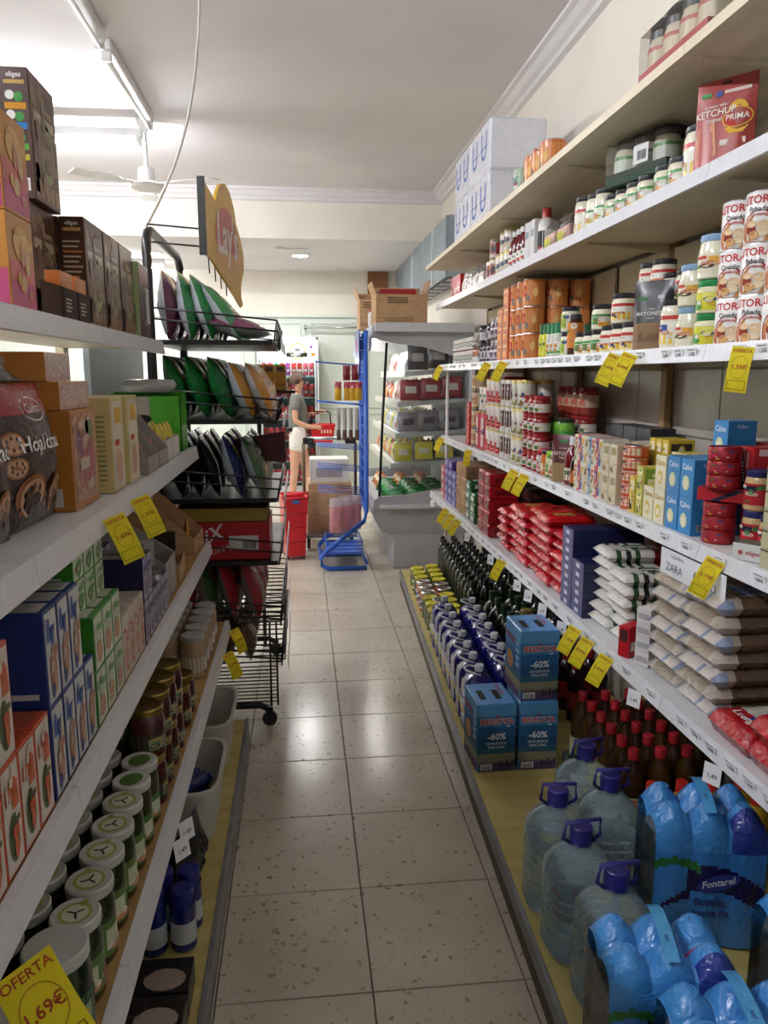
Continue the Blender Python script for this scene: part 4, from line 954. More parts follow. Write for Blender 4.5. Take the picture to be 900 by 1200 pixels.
def sixpack():
    r, h = .043, .325; W, D = 6 * r, 4 * r
    K = Kind('water_six_pack', 'multipack', (W + .01, D + .01, h + .006))
    n = 0
    for i in range(3):
        for j in range(2):
            c = ((i - 1) * 2 * r, (j - .5) * 2 * r, 0); q = r - .001
            nm = 'bottle' if n == 0 else 'bottle.%d' % n
            K.part(nm, MB().lathe([(0, 0), (q * .9, 0), (q, .008), (q, .06), (q * .96, .07), (q, .08), (q, .14), (q * .96, .15), (q, .16), (q, .22), (q * .8, .262), (q * .4, .292), (q * .34, .3)], 'water', c, 14))
            K.part('cap' if n == 0 else 'cap.%d' % n, MB().lathe([(q * .4, .298), (q * .4, h - .002), (q * .36, h), (0, h)], '4a90d8/s', c, 10), nm)
            n += 1
    # printed shrink film hugging the bottle shoulders, open on the narrow sides
    def top(u, ys): # silhouette height over x
        x = (u - .5) * W; a = (x / (2 * r)) - round(x / (2 * r)); return h + .003 - .042 * min(1, abs(a) * 2) ** 1.8
    def f(u, v):
        x = (u - .5) * (W + .006); bulge = .006 * (math.cos(2 * PI * x / (2 * r)) + 1) / 2
        t = v * 3
        hz = top(u, 0)
        if t < 1: return (x, -D / 2 - .001 - bulge * (1 if t < .8 else .6), .006 + t * (.232 - .006))
        if t < 2:
            s_ = t - 1; yy = -D / 2 - .001 - bulge * .6 + s_ * (D + 2 * (.001 + bulge * .6))
            e = abs((s_ - .5) * 2); w_ = abs((abs(s_ - .5) * 2 - .5) * 2)  # two humps across
            z = .232 + (hz - .232) * (1 - w_ ** 2.2 * .35) * (1 if e < .98 else .0) if 0 < s_ < 1 else .232
            return (x, yy, z)
        return (x, D / 2 + .001 + bulge * .6, .232 - (t - 2) * (.226))
    def mf(u, v):
        t = v * 3
        if t < 1 or t >= 2:
            a = t if t < 1 else 3 - t
            if t >= 2: u = 1 - u
            if abs(a - .86 - .05 * math.sin(u * 9)) < .045 and u < .42: return '2a7a3a/f'
            if abs(a - (.74 - .8 * (u - .45) ** 2)) < .13 and u > .3: return '241c50/f'
            if (u - .34) ** 2 + (a - .1) ** 2 > .16 and (u - .5) ** 2 + (a - .05) ** 2 < .34 and u < .34: return '241c50/f'
            if u < .28 and a < .26 - u * .7 and u > .05: return '2a7a3a/f'
            return '3c88d0/f'
        if .36 < t - 1 < .46 and .55 < u < .75: return 'c03a8a/f'
        if t - 1 < .2 and u > .68: return '2b3f98/f'
        return '4494dc/f'
    b = MB().grid(60, 96, f, mf)
    K.part('film', b)
    for sg in (-1, 1):
        s_ = MB(); s_.grid(4, 6, lambda u, v: (sg * (W / 2 + .004), (u - .5) * (D + .004) * sg, .006 + v * .24), 'wrap')
        K.part('clear_film' if sg < 0 else 'clear_film.001', s_)
    def Tf(x, y):
        u = min(1, max(0, .5 + x / (W + .006))); p = f(u, min(1, max(0, (y - .006) / .226)) / 3); return (x, -D / 2 - .0088, y)
    t = MB()
    t.poly([Tf(.02 + .052 * math.cos(a) ** 1, .165 + .02 * math.sin(a) + .012 * math.cos(a)) for a in [2 * PI * i / 20 for i in range(20)]], '2b3a8c/p')
    K.part('logo_patch', t)
    K.part('lettering', MB().text('Fontarel', .023, 'f2f4f8/p', lambda x, y: (lambda p: (p[0], p[1] - .0006, p[2]))(Tf(x + .02, y + .166 + x * .2)), .02).text('Botella', .026, '2a2a68/p', lambda x, y: Tf(x + .0, y + .118), .02).text('hecha de', .024, '2a2a68/p', lambda x, y: Tf(x + .005, y + .092), .02))
    def strap(u, v):
        a = -.9 + 1.8 * v; z = h + .004 + .012 * math.cos(a * 1.4); return ((u - .5) * .03 + .01 * a, a * D * .55, z - .02 * max(0, abs(a) - .6))
    K.part('carry_strap', MB().grid(2, 12, strap, '5aaee8/f'))
    K.part('strap_print', MB().text('Fontarel', .014, '2b3a8c/p', lambda x, y: (lambda p: (p[0], p[1], p[2] + .0015))(strap(min(1, max(0, .5 + y / .03)), min(1, max(0, .3 + x * 2.2))))), 'carry_strap')
    return K
K_six = sixpack()
# ================================================================== right shelves, third (z 1.675)
y = row(K_fab, 'white bean can with red lettering', 's3', 1.68, 2, 2, 3, rz=38, hs=[(3, 3), (3, 3)], inset=.03)
y = row(K_coc, 'white chickpea stew can', 's3', y, 1, 2, 3, rz=38, inset=.03)
row(K_mojo, 'green-lidded sauce jar with yellow label', 's3', y, 1, 1, 2, rz=30)
row(K_lig, 'blue-lidded mayonnaise jar on top of green-lidded jars', 's3', y, 1, 1, 1, z=.178, rz=30)
y = row(K_lig_red, 'blue-lidded jar with red band behind green-lidded jars', 's3', y, 1, 1, 2, inset=.13) + .0
row(K_lig, 'blue-lidded round mayonnaise jar left of green-lidded jars', 's3', y, 1, 1, 2, rz=30)
y = row(K_lig_red, 'blue-lidded round jar behind the front mayonnaise jars', 's3', y, 1, 1, 2, inset=.14)
y = row(K_mayo_tall, 'tall mayonnaise jar with yellow label before black pouches', 's3', y, 1, 1, 1, rz=35)
row(K_mayo_tall, 'tall black-lidded jar behind black pouches', 's3', y, 2, 1, 1, z=.0, inset=.11)
row(K_mayo_red, 'black-lidded jar on top of tall jars behind black pouches', 's3', y, 2, 1, 1, z=.146, inset=.11)
row(K_blkpouch, 'black and brown paper mayonnaise pouch', 's3', y + .01, 1, 1, 1, rz=40, inset=.02); y += .192
y = row(K_mayo_red, 'squat mayonnaise jar with red band', 's3', y, 3, 2, 3, rz=30, hs=[(1, 3), (2, 3), (1, 2)])
row(K_bigpink, 'large pink-label sauce jar behind green-label jars', 's3', y + .12, 1, 1, 1, inset=.14, z=.0)
y = row(K_mayo_grn, 'small green-label dressing jar', 's3', y, 3, 1, 2, rz=30, hs=[2, 1, 1])
y = row(K_orbot, 'brown bottle with orange label', 's3', y + .01, 1, 1, 1, rz=30)
y = row(K_limejar, 'dark-lidded jar with lime label', 's3', y, 1, 1, 2, rz=20)
y = row(K_grncap, 'small green-capped spice bottle', 's3', y + .01, 3, 2, 1, rz=20)
y = row(K_yelcap, 'yellow bottle with dark green cap', 's3', y, 2, 1, 1)
row(K_yelcap, 'yellow green-capped bottle behind spice bottles', 's3', y - .1, 2, 1, 1, inset=.2)
y = row(K_orange, 'big orange peach can', 's3', max(y, 3.64), 3, 3, 3, rz=30, hs=[(3, 3, 3), (3, 3, 2), (3, 3, 3)], inset=.02)
y = row(K_olbox, 'orange striped carton beyond peach cans', 's3', y + .01, 1, 2, 4)
y = row(K_olbox, 'far orange striped carton', 's3', y + .005, 1, 1, 3)
y = row(K_silvtall, 'silver-lidded fruit jar', 's3', y + .01, 2, 2, 2, hs=[2, 2])
y = row(K_darktall, 'dark fruit jar with pale label', 's3', y + .01, 3, 1, 2, hs=[2, 1, 2])
y = row(K_honey, 'brown honey jar', 's3', y + .01, 2, 1, 1)
y = row(K_jam, 'small white-lidded jam jar', 's3', y, 8, 1, 2)
row(K_jam, 'small jam jar standing behind front jam jars', 's3', y - .5, 5, 1, 2, inset=.12)
# ================================================================== second shelf (z 2.115)
row(K_darkbot, 'dark brown bottle beside white box at right edge', 's2', 1.64, 1, 1, 1)
K_bigwhite.put('tall white box behind red ketchup pouch', (1.24, 1.86, 2.1155), -62)
K_ketpouch.put('red ketchup pouch with yellow crest on upper shelf', (1.075, 1.97, 2.1155), -52)
y = row(K_mayo_tall, 'mayonnaise jar peeking out beside red ketchup pouch', 's2', 2.07, 1, 1, 1)
row(K_mayo_grn, 'green-label jar beside tall jar on upper shelf', 's2', y, 2, 1, 1)
row(K_mayo_grn, 'green-label jar under the wrapped jar pack', 's2', 2.37, 4, 2, 1)
y = 2.37 + 4 * .086
K_pack_grn.put('clear-wrapped pack of jars with barcode in dark green tray', (1.145, 2.50, 2.1155 + .0915), -72)
K_greentall = mayo('tall_green_jar', .038, .13, '2c2e30/s', 'e4ead6/s', (.5, .56, '3f8a4a/s'), [('2f6a44/s', -180, 180, .05, .28)], 'Choví', 'c03a34/p', tsize=.014)
y = row(K_greentall, 'tall white jar with green base', 's2', y + .01, 2, 1, 1)
y = row(K_mayo_tall, 'mayonnaise jar between green jars and wrapped pink pack', 's2', y + .03, 1, 1, 1)
y = row(K_loose_pink, 'pink clear-wrapped pack with yellow label', 's2', y + .03, 2, 1, 1)
y = row(K_whtblk, 'white bottle with black label and red cap', 's2', y + .01, 1, 1, 1)
y = row(K_wbox, 'plain white box beside ketchup bottles', 's2', y + .02, 2, 1, 1)
y = row(K_ketglass, 'dark red ketchup bottle with white cap', 's2', y + .02, 4, 2, 1)
y = row(K_goldcan, 'gold-lidded pale can on upper shelf', 's2', y + .02, 3, 1, 2, hs=[2, 2, 1])
y = row(K_blkred, 'black and red can on upper shelf', 's2', y + .05, 2, 1, 2, hs=[2, 1])
y = row(K_loose_grey, 'grey clear-wrapped pack on upper shelf', 's2', y + .04, 4, 1, 1)
y = row(K_redpack, 'red packet at far end of upper shelf', 's2', y + .03, 3, 1, 1)
# ================================================================== top plank (z 2.385)
K_pack_pink.put('clear-wrapped pack of mayonnaise jars in pink tray on top plank', (1.055, 2.06, 2.386), -90)
y = row(K_orange, 'orange can on top plank', 'top', 3.1, 3, 1, 1, inset=.03, hs=[1, 1, 1])
row(K_orange, 'orange can behind others on top plank', 'top', 3.15, 3, 1, 1, inset=.17)
y = row(K_greencan, 'pale green can on top plank', 'top', y + .05, 1, 1, 1)
for i in range(2):
    for k in range(2):
        K_whitepack.put('white wrapped pack with blue lettering on top plank, %s, %s' % (('nearer the camera', 'farther end')[i], ('lower', 'upper')[k]), (1.13, 4.32 + .45 * i, 2.386 + k * .2555), -90, 'white wrapped packs on top plank')
# ================================================================== fourth shelf (z 1.15)
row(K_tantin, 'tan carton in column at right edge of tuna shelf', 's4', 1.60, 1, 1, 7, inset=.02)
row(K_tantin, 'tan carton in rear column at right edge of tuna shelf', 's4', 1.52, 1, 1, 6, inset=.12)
K_elig.put('open white carton in front of tuna jars', (1.115, 1.74, 1.1505), -55)
row(K_tunajar, 'tuna jar with blue lid', 's4', 1.74, 2, 2, 3, rz=30, inset=.075, hs=[(1, 3), (2, 3)])
K_rflat.put('red flat carton lying on tuna jars', (1.28, 1.8, 1.1505 + .319), -60)
row(K_rtin, 'red tuna tin beside tuna jars, upper column', 's4', 1.91, 1, 1, 3, z=.150, rz=30)
K_rflat.put('red flat tuna carton between red tins', (1.17, 1.965, 1.1505 + .1125), -45)
row(K_rtin, 'red tuna tin at bottom beside red carton', 's4', 1.915, 1, 1, 3, rz=20)
row(K_rbox, 'red tuna carton with navy stripe on shelf', 's4', 1.905, 1, 1, 1, inset=.16, z=0)
row(K_rbox, 'red tuna carton with navy stripe atop flat carton', 's4', 1.905, 1, 1, 1, inset=.12, z=.150)
row(K_rtin, 'red tuna tin behind blue cartons', 's4', 2.0, 2, 1, 5, inset=.17)
K_rflat.put('upper red flat carton on red tins', (1.33, 2.0, 1.1505 + .19), -86)
K_rflat.put('topmost red flat carton on red tins', (1.335, 2.01, 1.1505 + .227), -88)
y = row(K_calvo, 'blue tuna carton with fish picture', 's4', 2.03, 2, 2, 2, hs=[(2, 3), (2, 2)], rz=0)
y = row(K_calvo_yel, 'cream and yellow tuna carton', 's4', y + .005, 2, 2, 2, hs=[(2, 2), (1, 2)])
y = row(K_olive_t, 'small yellow-green carton', 's4', y + .005, 1, 1, 2)
row(K_yelblk, 'yellow and black carton raised behind small cartons', 's4', y, 3, 1, 2, inset=.13)
y = row(K_yelblk, 'yellow and black carton', 's4', y + .005, 1, 1, 1)
y = row(K_otin, 'orange round tin', 's4', y + .01, 1, 1, 5, rz=20)
row(K_beige, 'beige carton behind orange tins', 's4', y, 3, 1, 2, inset=.13)
y = row(K_beige, 'beige fish carton', 's4', y + .01, 2, 1, 2)
for q in range(8):
    row(K_st[q % 5], ['white-blue', 'red-white', 'cream-green', 'pale blue', 'cream-gold', 'white-and-blue second', 'red second', 'cream second'][q] + ' thin fish carton standing on edge', 's4', y, 1, 1, 2); y += .036
row(K_darkbox, 'dark flat carton behind fish cartons', 's4', 2.75, 3, 1, 5, inset=.23)
row(K_bluespice, 'blue-label jar behind fish cartons', 's4', 3.14, 3, 1, 2, inset=.17)
y = row(K_saucebot, 'small dark bottle with orange label', 's4', y + .01, 1, 1, 1, rz=20)
y = row(K_ketsmall, 'ketchup bottle with white cap beside brown ketchup pouch', 's4', y + .0, 1, 1, 1, rz=20)
K_kraft.put('brown paper and dark red ketchup pouch among sauce jars', (1.125, y + .06, 1.1505), -50); y += .115
for q in range(4):
    row(K_spicejar[q], ['red-label', 'green-label', 'orange-label', 'pink-label'][q] + ' spice jar left of brown ketchup pouch', 's4', y, 1, 1, 1, rz=20); y += .066
row(K_redlid, 'red-lidded paprika jar on upper tier', 's4', 3.40, 4, 1, 1, inset=.205, z=.267)
row(K_tomjar, 'red tomato jar below paprika jars', 's4', 3.40, 4, 1, 3, inset=.205)
row(K_greendome, 'jar with bright green contents', 's4', 3.42, 3, 1, 1, inset=.118, z=.178)
row(K_tomjar, 'tomato jar under green jars', 's4', 3.42, 3, 1, 2, inset=.115)
y = row(K_tomjar, 'red tomato jar in front row', 's4', y, 3, 1, 4)
y = row(K_yelwht, 'pale can with yellow band', 's4', y + .01, 2, 2, 3)
y = row(K_darkcan, 'dark red-label can', 's4', y + .01, 2, 1, 3)
y = row(K_whitered, 'white can with red diagonal stripe', 's4', y + .01, 3, 1, 3, hs=[3, 3, 3])
row(K_redbox, 'red carton stacked behind striped cans', 's4', 4.75, 4, 1, 4, inset=.2)
y = row(K_redcan, 'tall red canister', 's4', y + .01, 2, 1, 1)
row(K_smallwht, 'white canister on top of red canister', 's4', y - 2 * .126, 2, 1, 1, z=.2305, inset=.035)
y = row(K_bandcan, 'tan can with black bands in end column', 's4', y + .02, 1, 1, 4)
row(K_redtall, 'tall red packet at far end of tuna shelf', 's4', y + .01, 1, 1, 1)
# ================================================================== fifth shelf (z .72)
X5, Z5, _ = SH['s5']
def stack(K, desc, x, y, n, z, rz=0, jx=.01, jr=3, alt=None, group=None, lift=.001):
    for k in range(n):
        kk = (alt if alt and k % 2 else K)
        kk.put(desc + (', bottom of stack' if k == 0 else ', top of stack' if k == n - 1 else ', %s up' % ORD[k]), (x + random.uniform(-jx, jx), y + random.uniform(-jx, jx) * .6, z + k * (K.size[2] + lift)), rz + random.uniform(-jr, jr), group or desc)
for i, (x, y) in enumerate(((1.115, 1.46), (1.115, 1.635))):
    stack(K_rice, 'red rice packet %s' % ['at right edge', 'next to the pulse bags', 'at back right edge', 'at back beside pulse bags'][i], x, y, 2 if i != 1 else 1, Z5 + .001, -90, .003, 1, group='red rice packets')
stack(K_leg, 'grey pulse bag in tall near stack', 1.17, 1.83, 7, Z5 + .001, -90, .006, 1.5, K_leg2, 'grey pulse bags')
stack(K_leg2, 'grey pulse bag in tall second stack', 1.175, 2.025, 7, Z5 + .001, -90, .006, 1.5, K_leg, 'grey pulse bags')
for k in range(4):
    K_tinybox.put('tiny white carton in small column' + lev(k, 4), (1.05, 2.16, Z5 + .001 + k * .0456), -60, 'tiny white cartons')
K_tinyred.put('small red carton standing beside tiny white cartons', (1.035, 2.245, Z5 + .001), -60)
K_tinyred.put('small red carton behind tiny white cartons', (1.14, 2.19, Z5 + .001), -80)
stack(K_sug, 'white flour bag with red band in near stack', 1.18, 2.36, 6, Z5 + .001, -90, .012, 3, None, 'white flour bags')
stack(K_sug, 'white flour bag with red band in far stack', 1.19, 2.53, 7, Z5 + .001, -90, .012, 3, None, 'white flour bags')
stack(K_navy, 'navy carton in near column', 1.15, 2.675, 6, Z5 + .001, -90, .0, 0, None, 'navy cartons')
stack(K_navy, 'navy carton in taller far column', 1.15, 2.795, 9, Z5 + .001, -90, .0, 0, None, 'navy cartons')
for i, n in enumerate((6, 7, 7, 6, 6, 5)):
    stack(K_red if i % 2 else K_red2, 'red coffee bag, %s pile from camera' % ORD[i], 1.12 + (.0 if i % 2 else .01), 2.955 + i * .162, n, Z5 + .001, -90, .009, 2, K_red2 if i % 2 else K_red, 'red coffee bags')
y = 3.93
row(K_dbrick, 'dark brown coffee brick', 's5', y, 3, 1, 4, inset=.2)
y = row(K_rbrick, 'red coffee brick', 's5', y + .12, 2, 1, 5, inset=.02, hs=[5, 5])
y = row(K_gbrick, 'green packet on lower shelf', 's5', max(y, 4.42) + .01, 2, 1, 4, hs=[3, 4])
y = row(K_tbrick, 'brown paper packet', 's5', y + .01, 2, 1, 4)
y = row(K_pbrick, 'purple packet', 's5', y + .01, 3, 1, 5, hs=[4, 5, 5])
row(K_rwbrick, 'red and white packet at far end', 's5', y + .01, 1, 1, 4)
# ================================================================== platform (z .121)
def cell(K, desc, x, y, z=BZ, rz=0, group=None): K.put(desc, (x, y, z), rz, group)
n = 0
for j in range(2):
    for i in range(10):
        y = 4.16 + i * .122 + (.05 if j else 0)
        K = K_yjar[[2, 0, 0, 0, 1, 1, 1, 0, 2, 0][i]] if j == 0 else K_yjar[[0, 0, 0, 0, 1, 1, 0, 0, 0, 0][i]]
        lid = 'yellow' if K is not K_yjar[1] else 'silver'
        cell(K, '%s-lidded olive jar on platform, %s from camera, %s' % (lid, ORD[i], ('aisle row', 'inner row')[j]), PX(y) + .075 + j * .112, y, rz=-60, group='olive jars on platform')
for j in range(4):
    for i in range(12):
        y = 4.3 + i * .115
        if j == 3 and i > 8: continue
        cell(K_oil, 'dark olive oil bottle, %s from camera, %s row from aisle' % (ORD[i], ['first', 'second', 'third', 'fourth'][j]), PX(y) + .30 + j * .088, y + (.04 if j % 2 else 0), group='dark olive oil bottles')
for j in range(3):
    for i in range(4):
        cell(K_oilbig, 'stout dark oil flask, %s from camera, %s row from aisle' % (ORD[i], ['first', 'second', 'third'][j]), 1.06 + j * .118, 3.72 + i * .13 + .02 * j, group='stout dark oil flasks')
cell(K_jug5, 'big dark oil jug with brown handle beside blue jugs', 1.07, 3.50, rz=-40)
cell(K_jug5, 'big dark oil jug standing behind front dark jug', 1.25, 3.52, rz=-60)
for j in range(3):
    for i in range(3):
        cell(K_redcap, 'red-capped dark bottle behind water cartons, %s from camera, %s row' % (ORD[i], ['first', 'second', 'third'][j]), 1.05 + j * .11, 3.04 + i * .12, group='red-capped dark bottles')
for j in range(2):
    for i in range(8):
        if j == 1 and i == 7: continue
        y = 3.0 + i * .145 + (.07 if j else 0)
        if j == 1: y = 3.1 + i * .145
        cell(K_blue, 'blue jug with white handle, %s from camera, %s' % (ORD[i], ('aisle row', 'inner row')[j]), PX(y) + .088 + j * .148, y, rz=-90 + random.uniform(-2, 2), group='blue jugs with white handles')
cell(K_bez, 'blue water carton standing alone at platform edge', .705, 2.735, rz=2)
cell(K_bez, 'blue water carton under another carton', .872, 2.735, rz=-2)
cell(K_bez, 'blue water carton on top of stack', .868, 2.75, BZ + .2735, rz=1)
tr = MB().box((0, 0, .002), (.37, .58, .004), '8a8c8c/s')
for c, d in (((0, -.29, .02), (.37, .006, .04)), ((0, .29, .02), (.37, .006, .04)), ((-.185, 0, .02), (.006, .58, .04)), ((.185, 0, .02), (.006, .58, .04))): tr.box(c, d, '8f9394/s')
tag(obj('bottle_tray', tr, None, (1.175, 2.4, BZ)), 'grey shallow tray under the brown oil bottles', 'tray')
for j in range(4):
    for i in range(6):
        cell(K_oil1b if (i + j) % 3 == 0 else K_oil1, 'brown oil bottle with red cap, %s from camera, %s row from aisle' % (ORD[i], ['first', 'second', 'third', 'fourth'][j]), 1.037 + j * .09, 2.185 + i * .09, BZ + .005, rz=-40, group='brown oil bottles')
for j in range(4):
    for i in range(2):
        cell(K_sun, 'yellow sunflower oil bottle with red cap, %s from camera, %s row' % (ORD[i], ['first', 'second', 'third', 'fourth'][j]), 1.04 + j * .095, 1.965 + i * .09, rz=-40, group='sunflower oil bottles')
for (px, py), nm, rz in (((668, 1068), 'at the platform edge, farther', -10), ((700, 1120), 'at the platform edge, nearer', 25), ):
    pass
cell(K_carboy, 'clear water carboy with violet cap at platform edge', .695, 1.915, rz=-4)
cell(K_carboy, 'clear water carboy with coloured label second along platform edge', .695, 1.735, rz=4)
cell(K_carboy, 'clear water carboy farthest back beside oil bottles', .87, 2.16, rz=5)
cell(K_carboy, 'clear water carboy between edge carboys and big film pack', .872, 1.975, rz=-3)
cell(K_carboy, 'clear water carboy nearest camera behind low film packs', .715, 1.557, rz=3)
K_six.put('large upright blue film pack of water bottles beside carboys', (1.04, 1.775, BZ), -10, 'blue water packs', sc=(1.06, 1.06, 1.18))
cell(K_six, 'blue film pack of water bottles at bottom, leftmost', .735, 1.365, BZ, rz=-6, group='blue water packs')
cell(K_six, 'blue film pack of water bottles cut off by bottom edge', .80, 1.165, BZ, rz=-4, group='blue water packs')
cell(K_six, 'blue film pack of water bottles at bottom right corner', 1.15, 1.40, BZ, rz=-6, group='blue water packs')
# ---------------------------------------------------------------- tags on the right rails
for px, s_, price, tl, lab in ((878, 's3', '1,35€', -8, 'yellow offer tag below the white bean cans'), (744, 's3', '0,99€', -30, 'yellow offer tag below black pouch, right of pair'), (727, 's3', '1,69€', -30, 'yellow offer tag below black pouch, left of pair'),
        (594, 's3', '0,99€', -35, 'yellow offer tag below orange cartons'), (575, 's3', '1,69€', -35, 'yellow offer tag below dark fruit jars'), (519, 's3', '1,35€', -20, 'yellow offer tag at far end of jar shelf'),
        (845, 's4', '2,19€', -28, 'yellow offer tag covering end of white banner'), (619, 's4', '0,99€', -40, 'yellow offer tag below brown ketchup pouch, right of pair'), (607, 's4', '1,69€', -40, 'yellow offer tag below brown ketchup pouch, left of pair'), (552, 's4', '1,35€', -6, 'yellow offer tag above brown paper packets'), (520, 's4', '1,35€', -25, 'yellow offer tag at far end of tuna shelf'),
        (716, 's5', '0,99€', -30, 'yellow offer tag above brown oil bottles, rightmost of three'), (694, 's5', '0,99€', -35, 'yellow offer tag above brown oil bottles, middle of three'), (679, 's5', '1,35€', -30, 'yellow offer tag above brown oil bottles, leftmost of three'), (592, 's5', '1,35€', -25, 'yellow offer tag above big dark oil jug'),
        (540, 's5', '0,99€', -60, 'yellow offer tag near green packets, right of three'), (533, 's5', '1,69€', -60, 'yellow offer tag near green packets, middle of three'), (526, 's5', '1,35€', -60, 'yellow offer tag near green packets, left of three')):
    X, Z, _ = SH[s_]
    price_tag(px, X - .012, Z - .01, lab, price, -42, tl * .4, 6 if px in (878, 552) else 22)
for px, lab in ((510, 'far end'), (552, 'green packets'), (580, 'red bricks'), (612, 'nearest red bag pile'), (625, 'second red bag pile'), (642, 'third red bag pile'), (665, 'navy cartons'), (752, 'tiny white cartons'), (846, 'red rice packets')):
    X, Z, _ = SH['s5']; WT.put('white paper ticket hanging from low rail by the ' + lab, (X - .02, Yat(px, X, Z - .03), Z - .04), -60, 'white paper tickets', rx=-8)
# ================================================================== left gondola products
def open_box(name, w, d, h, t, mat, cat='box', front=None, inner=None, art=None):
    K = Kind(name, cat, (w, d, h)); fh = front if front is not None else h
    K.part('base', MB().box((0, 0, t / 2), (w, d, t), mat))
    K.part('back_wall', MB().box((0, d / 2 - t / 2, h / 2), (w, t, h), mat))
    K.part('front_wall', MB().box((0, -d / 2 + t / 2, fh / 2), (w, t, fh), mat))
    for s_ in (-1, 1):
        K.part('side_wall' if s_ < 0 else 'side_wall.001', MB().prism([(-d / 2, 0), (d / 2, 0), (d / 2, h), (-d / 2, fh)], 'x', s_ * (w / 2 - t / 2) - t / 2, s_ * (w / 2 - t / 2) + t / 2, mat))
    if art:
        b = MB(); art(b); K.part('print', b)
    return K
def cereal_art(side2=False):
    def art(b):
        w, d, h = .2, .065, .3; T = Tfront(-d / 2); S = Tside(-w / 2); T2 = Tfront(-d / 2, 0, 0, .0011); T3 = Tfront(-d / 2, 0, 0, .0016)
        b.rect(T, -.095, .095, .005, .295, '6a4a3c/s'); b.disc(T2, .055, .075, '9aa06a/s', 20, .01, .13); b.disc(T3, .035, .05, '5a4438/s', 16, .02, .13)
        b.busy(T2, -.092, .092, .01, .29, 16, ['7a5a48/s', '8f7458/s', '5a4a34/s', 'a08a68/s', '6a7a48/s', '4a3228/s'], 3)
        for (x, y, r) in ((-.07, .25, .022), (-.02, .265, .02), (.05, .25, .024), (.075, .18, .015), (-.075, .07, .02)): b.disc(T2, r, r, '8a6a50/s', 12, x, y)
        b.rect(T2, -.08, .08, .19, .215, 'b8a88a/s'); b.rect(T2, -.09, -.05, .02, .14, '7a5f4a/s')
        for i in range(5): b.rect(T2, -.09 + i * .038, -.065 + i * .038, .012, .05, 'a07a50/s')
        b.text('eliges', .016, 'f0ece6/p', lambda x, y: S(x, y + .283), .02); b.rect(S, -.024, .024, .262, .271, 'cfa860/p')
        if not side2:
            for z, c1, c2 in ((.225, 'f0f0ea/p', 'd8962c/p'), (.18, 'f0f0ea/p', '2f7fc0/p'), (.132, 'dfe8d8/p', '5aa83a/p')):
                b.disc(S, .011, .011, c1, 10, -.012, z + .012).disc(S, .011, .012, '4a9a4a/p', 10, .008, z + .008); b.rect(S, -.025, .025, z - .02, z - .005, c2)
            b.disc(S, .006, .006, 'f0f0f0/p', 8, -.018, .095).rect(S, -.005, .025, .088, .102, 'c8c03a/p')
        else:
            for i in range(13): b.rect(S, -.026, .02 + .006 * math.sin(i * 2.1), .07 + i * .0135, .0745 + i * .0135, 'c9beb0/p' if i % 5 else 'd8863a/p')
        b.rect(S, -.022, .022, .018, .048, 'e9e9e6/p').bars(lambda x, y: (lambda p: (p[0] - .0005, p[1], p[2]))(S(x, y)), -.018, .018, .02, .044, 14)
    return art
K_cer = carton('cereal_box', .2, .065, .3, '4a2a20/s', None, 'box', [('print', cereal_art())])
K_cer2 = carton('cereal_box', .2, .065, .3, '4a2a20/s', None, 'box', [('print', cereal_art(True))])
K_cergrn = carton('cereal_box', .18, .07, .27, '5a2c26/s', {'-x': 'b8c890/s'}, 'box', [('print', lambda b: (b.disc(Tfront(-.035), .06, .09, '3a1c18/s', 18, 0, .12), b.ring2(Tfront(-.035, 0, 0, .0012), .05, .07, .006, 'c8b090/s', 18, 0, .12), b.rect(Tfront(-.035), -.08, .08, .2, .25, '8f2028/s'), b.rect(Tfront(-.035), .02, .085, .06, .19, 'e8e4e0/s'), b.rect(Tside(-.09), -.02, .02, .03, .12, '7a9a5a/p')))])
K_pinkbox = carton('pink_yellow_box', .15, .09, .19, 'c98a3a/s', None, 'box', [('print', lambda b: (b.rect(Tfront(-.045), -.072, .072, .005, .06, 'c04a78/s'), b.rect(Tfront(-.045), -.072, .072, .06, .1, 'cc6a62/s'), b.disc(Tfront(-.045, 0, 0, .0012), .045, .035, 'dcae5a/s', 16, 0, .135), b.busy(Tfront(-.045, 0, 0, .0016), -.06, .06, .02, .17, 10, ['d8a850/s', 'b8607a/s', 'c98a6a/s', 'd4b078/s'], 4), b.rect(Tside(-.075), -.042, .042, .005, .08, 'b84a74/s')))])
K_smallor = carton('small_orange_box', .095, .035, .11, 'cf7f45/s', None, 'box', [('print', lambda b: (b.rect(Tfront(-.0175), -.035, .03, .06, .09, 'e0a070/p'), b.rect(Tside(-.0475), -.012, .012, .01, .035, 'e8e4de/p').bars(Tside(-.0475, 0, 0, .0011), -.01, .01, .012, .03, 8)))])
K_tray = open_box('brown_display_tray', .115, .05, .09, .003, '3a2620/p', 'tray', front=.075, art=lambda b: [b.rect(Tfront(-.025), -.04, .0 + .01 * (i % 2), .02 + i * .009, .024 + i * .009, 'b8aca0/p') for i in range(4)])
Xl, Zl, _ = SH['ltop']
